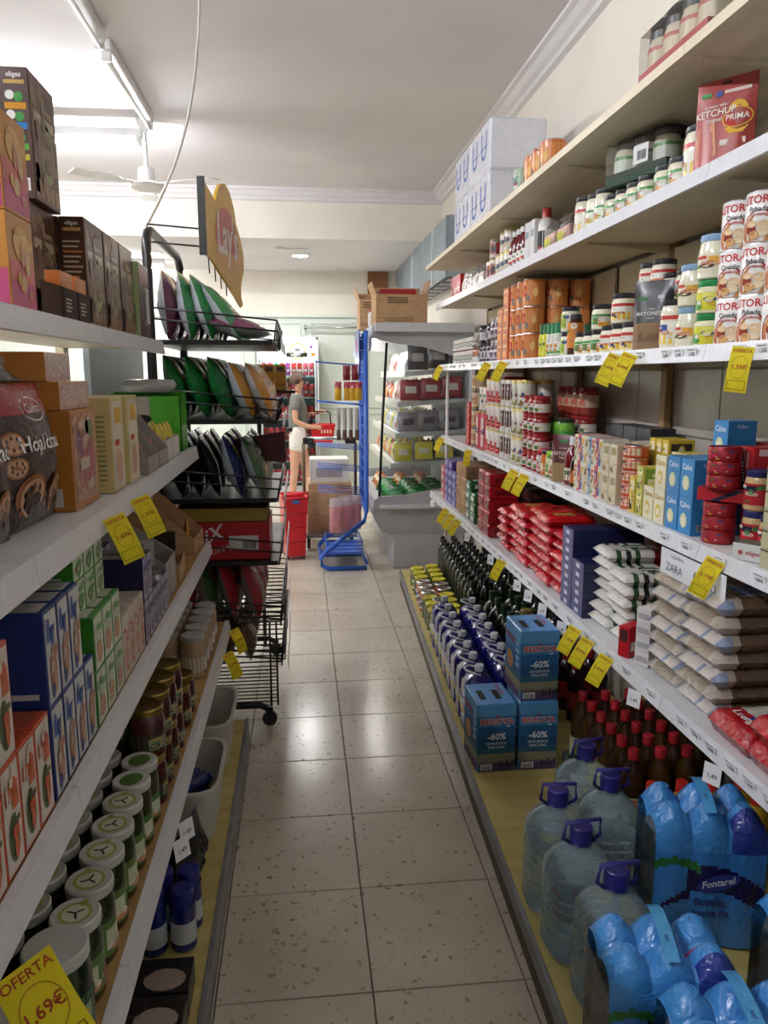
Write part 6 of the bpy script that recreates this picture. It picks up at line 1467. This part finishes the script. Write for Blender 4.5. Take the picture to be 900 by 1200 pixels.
# ================================================================== baskets and shopper
def basket(name, loc_, rz, w, d, h, taper, label, handle='black'):
    e = empty(name, loc_, (0, 0, rz), label, 'basket')
    b = MB(); t = .006; red = 'd01824/s'
    a, c = w / 2, d / 2; a2, c2 = a * taper, c * taper
    O = [[(-a2, -c2), (a2, -c2), (a2, c2), (-a2, c2)], [(-a, -c), (a, -c), (a, c), (-a, c)]]
    def ringz(pts, z): return [(p[0], p[1], z) for p in pts]
    lo, hi = ringz(O[0], 0), ringz(O[1], h); lo2 = ringz([(p[0] * .96, p[1] * .96) for p in O[0]], t); hi2 = ringz([(p[0] * .965, p[1] * .965) for p in O[1]], h)
    n = len(b.v); b.v += lo + hi + lo2 + hi2
    for i in range(4):
        j = (i + 1) % 4
        b.face((n + i, n + j, n + 4 + j, n + 4 + i), red); b.face((n + 8 + j, n + 8 + i, n + 12 + i, n + 12 + j), red); b.face((n + 4 + i, n + 4 + j, n + 12 + j, n + 12 + i), red)
    b.face((n + 3, n + 2, n + 1, n), red); b.face((n + 8, n + 9, n + 10, n + 11), red)
    obj('basket_body', b, e)
    obj('rim', MB().tube([(-a, -c, h), (a, -c, h), (a, c, h), (-a, c, h)], .012, 'd8202c/s', 6, True), e)
    for k in range(3):
        f = (k + 1) / 4; z = h * f; s_ = taper + (1 - taper) * f
        obj('rib', MB().tube([(-a * s_, -c * s_, z), (a * s_, -c * s_, z), (a * s_, c * s_, z), (-a * s_, c * s_, z)], .006, 'b8141e/s', 6, True), e)
    return e, a, c
hb, a, c = basket('shopping_basket', (.255, 9.42, .80), 0, .30, .22, .21, .8, 'red shopping basket held by the woman')
obj('handle', MB().tube([(-a * .9, 0, .21), (-a * .85, 0, .35), (-a * .7, 0, .37), (a * .5, 0, .37), (a * .62, 0, .35), (a * .7, 0, .21)], .008, '1a1a1c', 8), hb)
for i in range(4):
    for k in range(2): obj('slot', MB().rect(Tfront(-c * (.845 + .12 * k), .05 + .085 * k, .0, .006), -.02 + i * .035, .0 + i * .035, -.022, .022, 'f0b8a8/s' if i + k < 4 else 'e8c070/s'), hb)
fb, a, c = basket('wheeled_basket', (-.085, 6.75, .035), .15, .21, .34, .52, .78, 'tall red wheeled basket standing on floor by snack rack')
obj('handle', MB().tube([(-a, -c, .52), (-a - .01, -c - .03, .56), (a, -c - .03, .57), (a, -c, .52)], .01, 'd8202c/s', 8), fb)
obj('latch', MB().box((0, -c - .01, .49), (.06, .02, .03), '4a6ab0/s', .004), fb)
for sx_ in (-1, 1):
    for sy_ in (-1, 1): obj('wheel', MB().prism([(.03 * math.cos(q), .03 * math.sin(q)) for q in [2 * PI * i / 12 for i in range(12)]], 'x', sx_ * .07 - .01, sx_ * .07 + .01, '1d1d1f'), fb, (0, sy_ * .1, -.004))
def skin_mesh(name, verts, edges, radii, mat, parent, root=0, sub=2):
    me = bpy.data.meshes.new(name); me.from_pydata(verts, edges, []); me.materials.append(M(mat))
    o = bpy.data.objects.new(name, me); col.objects.link(o); o.parent = parent
    m = o.modifiers.new('skin', 'SKIN'); m.use_smooth_shade = True
    if not me.skin_vertices: 
        bpy.context.view_layer.objects.active = o
    lay = me.skin_vertices[0].data if me.skin_vertices else me.attributes
    for i, r in enumerate(radii):
        lay[i].radius = r if isinstance(r, tuple) else (r, r); lay[i].use_root = (i == root)
    s_ = o.modifiers.new('sub', 'SUBSURF'); s_.levels = sub; s_.render_levels = sub
    return o
wm = empty('person', (-.04, 9.42, 0), label='woman in grey t-shirt and white shorts holding red shopping basket', cat='person')
V = [(0, 0, .90), (.0, 0, 1.05), (.0, 0, 1.20), (-.01, 0, 1.33), (.0, 0, 1.39), (.012, 0, 1.45), (.03, 0, 1.515), (.022, 0, 1.57)]
E_ = [(i, i + 1) for i in range(7)]; R = [(.10, .13), (.09, .12), (.10, .13), (.07, .11), .045, .044, (.074, .06), (.058, .05)]
def add(vs, frm, rs):
    k = len(V); prev = frm
    for v, r in zip(vs, rs): V.append(v); R.append(r); E_.append((prev, len(V) - 1)); prev = len(V) - 1
    return prev
add([(-.01, -.09, .82), (-.04, -.09, .66), (-.05, -.085, .46), (-.075, -.08, .26), (-.08, -.08, .07)], 0, [.085, .075, .052, .05, .034])
add([(.01, .09, .82), (.05, .09, .66), (.09, .09, .46), (.10, .09, .26), (.10, .09, .07)], 0, [.085, .075, .052, .05, .034])
w1 = add([(-.015, -.15, 1.335), (-.03, -.19, 1.20), (-.03, -.20, 1.06), (.09, -.175, 1.005), (.185, -.14, .985)], 3, [.05, .044, .037, .033, .024])
h1 = add([(.225, -.13, .985)], w1, [(.026, .018)])
for dz, dx in ((.022, .052), (.007, .06), (-.009, .056), (-.023, .044)): add([(.225 + dx * .5, -.127, .985 + dz), (.225 + dx, -.115, .98 + dz)], h1, [.0085, .0075])
add([(.215, -.118, 1.018), (.24, -.108, 1.03)], w1, [.0095, .008])
w2 = add([(-.01, .15, 1.335), (.0, .19, 1.21), (.02, .2, 1.09), (.15, .14, 1.12), (.25, .06, 1.165)], 3, [.05, .044, .037, .032, .024])
h2 = add([(.29, .03, 1.175)], w2, [(.026, .018)])
for dy, dx in ((-.03, .035), (-.015, .045), (.0, .045), (.014, .036)): add([(.30 + dx * .6, .02 + dy, 1.18), (.30 + dx * .8, .01 + dy, 1.155)], h2, [.0085, .0075])
add([(.28, .0, 1.155), (.30, -.01, 1.14)], w2, [.0095, .008])
skin_mesh('body', V, E_, R, 'skin', wm)
def sub_skin(name, vs, es, rs, mat): return skin_mesh(name, vs, es, rs, mat, wm)
sub_skin('t_shirt', [(0, 0, .86), (0, 0, 1.05), (0, 0, 1.2), (-.01, 0, 1.335), (0, 0, 1.385), (-.015, -.15, 1.335), (-.032, -.195, 1.17), (-.012, .15, 1.335), (0, .195, 1.17)], [(0, 1), (1, 2), (2, 3), (3, 4), (3, 5), (5, 6), (3, 7), (7, 8)], [(.132, .165), (.12, .147), (.122, .15), (.085, .125), .058, .064, .06, .064, .06], 'shirt')
sub_skin('shorts', [(0, 0, 1.09), (0, 0, .92), (-.01, -.09, .80), (-.035, -.092, .66), (.01, .09, .80), (.05, .092, .66)], [(0, 1), (1, 2), (2, 3), (1, 4), (4, 5)], [(.1, .125), (.125, .16), .105, .095, .105, .095], 'shorts')
hd = MB()
def hairf(u, v):
    th = u * 2 * PI; ph = v * PI * .62
    rx, ry, rz = .112, .096, .108
    x, y_, z = math.sin(ph) * math.cos(th), math.sin(ph) * math.sin(th), math.cos(ph)
    k = 1.0
    if x > .25: z = max(z, .32 + .3 * (x - .25)); 
    return (.018 + rx * x * (.97 if x > 0 else 1.06), ry * y_, 1.538 + rz * z)
hd.grid(20, 12, hairf, 'hair'); obj('hair', hd, wm)
obj('ponytail', MB().tube([(-.075, 0, 1.57), (-.11, 0, 1.55), (-.125, -.005, 1.48), (-.125, -.008, 1.40), (-.11, -.01, 1.33), (-.10, -.01, 1.29)], [.02, .026, .032, .03, .02, .006], 'hair', 10), wm)
obj('hair_tie', MB().lathe([(.022, -.008), (.026, 0), (.022, .008)], '2a2a2e', (0, 0, 0), 10), wm, (-.088, 0, 1.562), (0, 1.1, 0))
obj('nose', MB().poly([(.112, 0, 1.535), (.136, -.001, 1.505), (.108, -.012, 1.505)], 'skin').poly([(.112, 0, 1.535), (.108, .012, 1.505), (.136, .001, 1.505)], 'skin').poly([(.136, 0, 1.505), (.108, .012, 1.503), (.108, -.012, 1.503)], 'skin'), wm)
for s_ in (-1, 1):
    obj('eye', MB().lathe([(0, -.006), (.009, 0), (0, .006)], '2a2420/g', (.098, s_ * .035, 1.532), 8), wm)
    obj('ear', MB().lathe([(0, -.028), (.008, -.02), (.014, .0), (.012, .018), (0, .026)], 'skin', (.018, s_ * .076, 1.52), 10, 1.2, .6), wm)
    x0 = -.08 if s_ < 0 else .10
    obj('shoe', MB().lathe([(0, 0), (.9, 0), (1, .012), (1, .03), (.8, .055), (.45, .075), (0, .078)], 'd8d0c4/s', (x0 + .06, s_ * .085, 0), 16, .125, .045, 2.6), wm)
obj('mouth', MB().box((.101, 0, 1.474), (.012, .036, .008), 'a85a52/s', .002), wm)
obj('waist_bag', MB().box((-.1, -.1, .96), (.08, .07, .05), '1d1c20', .01), wm)

# ================================================================== drinks fridge at the back wall
df = empty('drinks_fridge', (-.15, 10.12, 0), label='white drinks fridge with lit top sign behind the woman', cat='fridge')
obj('cabinet', MB().box((0, .28, 1.04), (.76, .03, 2.06), 'dfe6e8').box((-.365, 0, 1.04), (.03, .56, 2.06), 'e4e8ea').box((.365, 0, 1.04), (.03, .56, 2.06), 'e4e8ea').box((0, 0, 2.055), (.76, .56, .03), 'e4e8ea').box((0, 0, .1), (.7, .54, .2), 'd0d6d8'), df)
obj('sign_panel', MB().box((0, -.265, 1.93), (.7, .02, .26), 'fridgesign'), df)
T = Tfront(-.2755, 1.9, .12, .001)
obj('sign_print', MB().rect(T, -.14, .12, -.07, -.02, '2a2c34/p').ring2(T, .1, .1, .014, 'c8c04a/p', 24, 0, .0).disc(Tfront(-.2755, 1.9, .12, .0015), .075, .06, 'e8eceb/p', 18, 0, .015).rect(Tfront(-.2755, 1.9, .12, .0022), -.03, .03, .0, .03, '8a9098/p').disc(T, .02, .02, 'a05ab0/p', 10, .17, .05).rect(T, .17, .22, -.06, -.02, 'd8963a/p').busy(Tfront(-.2755, 1.9, .12, .002), -.12, .1, -.066, -.024, 14, ['f0f0f0/p', 'd8d8dc/p', '2a2c34/p'], 3), df)
for z in (.25, .52, .79, 1.06, 1.33, 1.6):
    obj('shelf', MB().box((0, .02, z - .01), (.69, .46, .015), 'b8e0e0/s'), df)
obj('door_glass', MB().box((0, -.27, 1.0), (.68, .008, 1.58), 'glass'), df)
obj('door_frame', MB().box((-.345, -.27, 1.0), (.03, .02, 1.6), 'c9d6d8').box((.345, -.27, 1.0), (.03, .02, 1.6), 'c9d6d8'), df)
obj('lamp', MB().tube([(-.3, -.2, 1.78), (.3, -.2, 1.78)], .012, 'fridgelit', 8), df)
cc = ['d0404c/s', 'd84a6a/s', 'c8303a/s', '9a4aa8/s', '3aa090/s', 'd05a7a/s', 'c83440/s']
KD = [tin('drink_can', .033, .16, c, bands=[('e8e4e4/s', .3, .5, -50, 30)], seg=10) for c in cc]
for r_, z in enumerate((.25, .52, .79, 1.06, 1.33, 1.6)):
    for i in range(9):
        KD[(i * 3 + r_) % 7 if r_ == 5 else (i + r_) % 3].put('drink can in back fridge, %s shelf from bottom, %s from left' % (['lowest', 'second', 'third', 'fourth', 'fifth', 'top'][r_], ['first'] and (['first'] + ORD[1:])[i]), (-.15 - .30 + i * .074, 9.94, z + .0), 0, 'cans in back fridge')

# ================================================================== blue hook stand
bs = empty('hook_stand', (.34, 6.47, 0), label='blue tubular display stand with hooks in front of glass fridge', cat='stand')
BL = '2a62c8/s'
for y in (-.26, .26):
    obj('side_frame', MB().tube([(.18, y, 1.95), (.18, y, .50), (.165, y, .42), (-.16, y, .16), (-.20, y, .11), (-.19, y, .05), (-.14, y, .02), (.18, y, .02)], .019, BL, 8), bs)
for x, z in ((.18, 1.93), (.18, .06), (-.2, .1), (.18, .5)): obj('cross_bar', MB().tube([(x, -.26, z), (x, .26, z)], .014, BL, 8), bs)
for i in range(16): obj('grid_wire', MB().tube([(.178, -.25, .55 + i * .09), (.178, .25, .55 + i * .09)], .004, BL, 5), bs)
for i in range(6): obj('grid_wire', MB().tube([(.186, -.22 + i * .088, .5), (.186, -.22 + i * .088, 1.93)], .004, BL, 5), bs)
obj('header_panel', MB().box((.13, 0, 1.78), (.006, .5, .36), '2b3a9a/s'), bs)
obj('header_print', MB().disc(lambda x, y: (.126, -x, y), .06, .06, 'c84a8a/p', 14, 0, 1.84).rect(lambda x, y: (.126, -x, y), -.2, .2, 1.62, 1.7, 'd8d8e8/p'), bs)
for z in (1.68, 1.36, 1.0, .82, .63):
    for y in (-.2, -.07, .07, .2):
        obj('hook', MB().tube([(.17, y - .012, z), (-.2, y - .012, z + .03), (-.21, y, z + .036), (-.2, y + .012, z + .03), (.17, y + .012, z)], .0025, '4a7ad8/m', 5), bs)
obj('bottom_basket', MB().box((0, 0, .14), (.28, .5, .008), BL), bs)
for k in range(4):
    obj('basket_wire', MB().tube([(-.15, -.25, .15 + k * .03), (.15, -.25, .15 + k * .03), (.15, .25, .15 + k * .03), (-.15, .25, .15 + k * .03)], .004, BL, 5, True), bs)
K_ypk = bag('yellow_sponge_packet', .055, .15, .025, lambda u, v: 'd8a82c/f' if v < .7 else 'b0303a/f', 3, nu=5, nv=6, cat='packet'); K_ppk = bag('pink_packet', .11, .29, .06, lambda u, v: 'd8929e/f' if v < .75 else 'c8b8c0/f', 5, nu=6, nv=8, cat='packet'); K_utn = bag('utensil_packet', .032, .26, .02, lambda u, v: 'b8b4b0/f' if v > .3 else '6a5044/f', 6, nu=4, nv=6, cat='packet'); K_rpk = bag('red_packet', .062, .12, .03, lambda u, v: '8a2430/f', 7, nu=5, nv=6, cat='packet')
for i in range(3): K_ypk.put('yellow and red packet hanging on upper hooks of blue stand, %s' % ['nearest', 'middle', 'farthest'][i], (.375 + i * .045, 6.30 - .03 * i, 1.40), 0, 'packets on blue stand')
K_ypk.put('yellow packet hanging alone at hook end of blue stand', (.30, 6.27, 1.40), 0)
for i in range(2): K_rpk.put('dark red packet above yellow packets on blue stand, %s' % ('left', 'right')[i], (.375 + i * .07, 6.36, 1.56), 0)
for i in range(4): K_utn.put('grey utensil packet hanging on blue stand, %s from left' % ['first', 'second', 'third', 'fourth'][i], (.30 + i * .05, 6.25, 1.08), 0, 'utensil packets on blue stand')
for i in range(3): K_ppk.put('pink packet hanging at bottom of blue stand, %s' % ['left', 'middle', 'right'][i], (.27 + i * .08, 6.17 + .07 * i, .33), 0, 'pink packets on blue stand')
# ================================================================== stock trolley with boxes
tl = empty('stock_trolley', (.25, 7.25, 0), label='tall grey stock trolley with cardboard boxes behind blue stand', cat='trolley')
obj('deck', MB().box((0, 0, .14), (.5, .6, .03), 'greymetal', .004), tl)
for s_ in (-1, 1):
    obj('side_post', MB().tube([(s_ * .235, -.28, .15), (s_ * .235, -.28, 1.0), (s_ * .2, -.28, 1.03)], .014, '7a6a5a/m', 8), tl)
    obj('corner_grip', MB().box((s_ * .19, -.28, 1.02), (.1, .04, .06), '1d1d1f', .01), tl)
    for y in (-.22, .22): obj('wheel', MB().prism([(.05 * math.cos(q), .06 + .05 * math.sin(q)) for q in [2 * PI * i / 14 for i in range(14)]], 'x', s_ * .2 - .015, s_ * .2 + .015, '2a2a2c'), tl, (0, y, 0))
obj('handle', MB().tube([(-.2, -.28, 1.04), (.2, -.28, 1.04)], .016, 'c8c8ca/m', 8), tl)
def cbox(name, w, d, h, loc_, rz, label, prt, mat='card', flaps=False, red=False):
    e = empty(name, loc_, (0, 0, rz), label, 'box')
    b = MB().box((0, 0, h / 2), (w, d, h), mat, .004) if not flaps else MB().box((0, 0, .003), (w, d, .006), mat).box((0, -d / 2, h / 2), (w, .006, h), mat).box((0, d / 2, h / 2), (w, .006, h), mat).box((-w / 2, 0, h / 2), (.006, d, h), mat).box((w / 2, 0, h / 2), (.006, d, h), mat)
    obj('box_body', b, e)
    if flaps:
        obj('flap', MB().box((0, 0, .04), (w, .005, .09), mat), e, (0, d / 2, h), (-.25, 0, 0)); obj('flap', MB().box((0, 0, .06), (.005, d * .9, .13), mat), e, (w / 2, 0, h), (0, .25, 0)); obj('flap', MB().box((0, 0, .05), (.005, d * .9, .11), mat), e, (-w / 2, 0, h), (0, -.35, 0))
    if prt:
        t = MB(); prt(t, Tfront(-d / 2 - (.003 if flaps else 0), 0, 0, .001)); obj('print', t, e)
    return e
tp = lambda h: (lambda b, T: [b.rect(T, -.12, .05, h * (.86 - i * .08), h * (.9 - i * .08), '5a4634/p') for i in range(3)] + [b.rect(T, -.14, .1, h * (.18 - i * .05), h * (.2 - i * .05), '7a6248/p') for i in range(3)])
cbox('cardboard_box', .42, .5, .40, (.25, 7.28, .156), 0, 'closed cardboard box on trolley deck', lambda b, T: (b.ring2(T, .025, .025, .006, '4a3a2a/p', 14, .0, .3), b.rect(T, .1, .15, .24, .34, '4a3a2a/p')))
cbox('cardboard_box', .40, .45, .06, (.25, 7.28, .557), .02, 'flat cardboard box on top of closed trolley box', None)
cbox('white_carton', .36, .3, .22, (.25, 7.25, .618), 0, 'white carton with grey print on top of trolley boxes', lambda b, T: b.rect(T, -.12, .12, .05, .14, 'a8a4a8/p'), 'e2ded8/p')
# ================================================================== glass-ended display fridge
gf = empty('display_fridge', (1.0, 7.2, 0), label='grey open display fridge with glass end panel and chilled packs', cat='fridge')
def GX(x): return x - 1.0
ya, yb = 6.32 - 7.2, 8.35 - 7.2
obj('plinth', MB().box((GX(1.05), 0.02, .14), (.6, yb - ya - .1, .27), 'fridgegrey'), gf)
low = [(GX(.64), .60), (GX(.60), .57), (GX(.585), .5), (GX(.60), .4), (GX(.66), .3), (GX(.75), .265), (GX(1.42), .265), (GX(1.42), .72), (GX(1.15), .66), (GX(.85), .61)]
obj('end_panel', MB().prism(low, 'y', ya, ya + .04, 'fridgegrey'), gf); obj('end_panel', MB().prism(low, 'y', yb - .04, yb, 'fridgegrey'), gf)
obj('front_panel', MB().prism([(GX(.64), .60), (GX(.60), .57), (GX(.585), .5), (GX(.60), .4), (GX(.66), .3), (GX(.75), .265), (GX(.76), .285), (GX(.67), .32), (GX(.62), .41), (GX(.605), .5), (GX(.62), .56), (GX(.65), .58)], 'y', ya + .04, yb - .04, 'fridgegrey'), gf)
obj('well_floor', MB().box((GX(1.02), 0, .52), (.76, yb - ya - .09, .02), 'd8dadc'), gf)
obj('back_panel', MB().box((GX(1.40), 0, 1.1), (.03, yb - ya - .09, 1.6), 'd4d6d8'), gf)
can = [(GX(.58), 1.90), (GX(.585), 2.0), (GX(.62), 2.02), (GX(1.42), 2.02), (GX(1.42), 1.70), (GX(1.25), 1.76), (GX(1.0), 1.83), (GX(.75), 1.86)]
obj('canopy_end', MB().prism(can, 'y', ya, ya + .04, 'fridgegrey'), gf); obj('canopy_end', MB().prism(can, 'y', yb - .04, yb, 'fridgegrey'), gf)
obj('canopy', MB().box((GX(1.0), 0, 1.98), (.8, yb - ya - .08, .07), 'd0d2d4'), gf)
obj('canopy_fascia', MB().prism([(GX(.56), 1.80), (GX(.585), 1.98), (GX(.60), 1.98), (GX(.575), 1.80)], 'y', ya + .04, yb - .04, 'b8c8e0/s'), gf)
obj('lamp', MB().tube([(GX(.68), ya + .1, 1.925), (GX(.68), yb - .1, 1.925)], .014, 'fridgelit', 8), gf)
gp = [(GX(.64), .60), (GX(.85), .61), (GX(1.15), .66), (GX(1.39), .72), (GX(1.39), 1.71), (GX(1.25), 1.76), (GX(1.0), 1.83), (GX(.70), 1.86)]
obj('glass_end', MB().prism(gp, 'y', ya + .012, ya + .018, 'glass'), gf)
obj('front_post', MB().tube([(GX(.64), ya + .01, .6), (GX(.665), ya + .01, 1.2), (GX(.70), ya + .01, 1.86)], .011, '141416', 8), gf)
FZ = [1.62, 1.37, 1.11, .86]; FXs = [.86, .80, .78, .74]
for z, x in zip(FZ, FXs):
    s_ = obj('fridge_shelf', MB().prism([(GX(x), z - .012), (GX(1.38), z + .03), (GX(1.38), z + .045), (GX(x), z + .004)], 'y', ya + .05, yb - .05, 'dfe0e0'), gf)
    obj('price_rail', MB().prism([(GX(x) - .006, z - .035), (GX(x) - .001, z - .035), (GX(x) + .004, z + .02), (GX(x) - .002, z + .02)], 'y', ya + .05, yb - .05, 'e4e2d4/s'), s_)
    obj('side_rail', MB().prism([(GX(x), z - .03), (GX(1.38), z - .03 + .045), (GX(1.38), z + .045), (GX(x), z + .012)], 'y', ya + .045, ya + .052, 'c4c6c8'), s_)
def fpack(name, w, h, t, c1, c2, seed): return bag(name, w, h, t, lambda u, v: c2 if .3 < v < .65 and .2 < u < .85 else c1, seed, nu=5, nv=6, cat='packet')
FP = {'cured': fpack('cured_meat_packet', .17, .2, .05, '4a4446/f', 'b8b0ac/f', 1), 'pale': fpack('cheese_packet', .16, .18, .04, 'e4ddd4/f', 'c8404a/f', 2), 'ham': fpack('ham_packet', .17, .17, .05, '9a3a40/f', 'd8d0cc/f', 3), 'orange': fpack('orange_packet', .14, .12, .06, 'd8824a/f', 'e8d0a8/f', 4), 'yellow': fpack('yellow_packet', .15, .15, .05, 'e2d65a/f', 'e8e4d0/f', 5), 'green': fpack('salad_packet', .2, .14, .1, '1f7a34/f', '2f9a48/f', 6), 'grey': fpack('wrapped_packet', .17, .16, .06, '9a98a0/f', '5a4f58/f', 7), 'white': fpack('white_packet', .16, .15, .05, 'e4e4e2/f', '6a8ab0/f', 8), 'dark': fpack('dark_packet', .16, .16, .05, '3a3034/f', '8a3a3a/f', 9)}
plan = [(0, ['cured', 'cured', 'pale', 'pale', 'pale', 'ham', 'pale', 'pale']), (1, ['dark', 'ham', 'ham', 'pale', 'orange', 'ham', 'orange', 'ham']), (2, ['orange', 'ham', 'white', 'yellow', 'white', 'white', 'yellow', 'white']), (3, ['grey', 'yellow', 'orange', 'yellow', 'orange', 'yellow', 'white', 'orange'])]
sw = ['top', 'second', 'third', 'lowest']
for r_, kinds in plan:
    for i, kd in enumerate(kinds):
        for j in range(3):
            K = FP[kd]; x = FXs[r_] + .06 + j * .15
            if x > 1.25: continue
            K.put('%s on %s fridge shelf, %s from glass end, %s' % (K.name.replace('_', ' '), sw[r_], (['first'] + ORD[1:])[i], ['front', 'middle', 'rear'][j]), (x, 6.60 + i * .205, FZ[r_] + .014 + (x - FXs[r_]) * .075), -90, 'chilled packets on %s shelf' % sw[r_], rx=-14)
for j in range(3):
    for r_, kd in enumerate(('cured', 'ham', 'grey', 'yellow')):
        FP[kd].put('%s turned to the glass end on %s fridge shelf, %s' % (FP[kd].name.replace('_', ' '), sw[r_], ['front', 'middle', 'rear'][j]), (FXs[r_] + .11 + j * .176, 6.41, FZ[r_] + .018 + (.11 + j * .176) * .075), 0, 'packets facing glass end', rx=-6)
for i in range(7):
    for j in range(3):
        FP['green' if i < 4 else 'orange'].put('%s in fridge well, %s from glass end, %s' % (FP['green' if i < 4 else 'orange'].name.replace('_', ' '), (['first'] + ORD[1:])[i], ['front', 'middle', 'rear'][j]), (.74 + j * .2, 6.5 + i * .2, .531), -60, 'packets in fridge well', rx=-30)
K_label = open_box('clear_salad_tub', .5, .2, .1, .004, 'frost', 'tub')
K_eg = carton('grey_packet', .16, .1, .1, '8a8478/s', {'-y': 'd4d2cc/p'}, 'packet', [('print', lambda b: b.rect(Tfront(-.05), -.05, -.02, .03, .07, '6a6a6a/p').rect(Tfront(-.05), .0, .06, .03, .07, '6a6a6a/p'))])
cbox('open_cardboard_box', .42, .3, .23, (.83, 6.58, 2.022), .04, 'open cardboard box with dark print on top of display fridge', tp(.23), flaps=True)
cbox('red_inner_box', .3, .2, .27, (.81, 6.60, 2.032), .04, 'red box inside the open cardboard box above fridge', None, 'b82c34/s')
cbox('cardboard_box', .3, .34, .26, (.70, 7.35, 2.022), 0, 'farther cardboard box with print on top of display fridge', tp(.26), flaps=True)
K_rbot = bottle('white_spray_bottle', .03, .16, 'e4e4e6/s', 'b82430/s', .5, .6, .03, None, cap_r=.018); K_rbot.put('small white bottle with red cap on top of display fridge', (.63, 6.9, 2.022), 0)
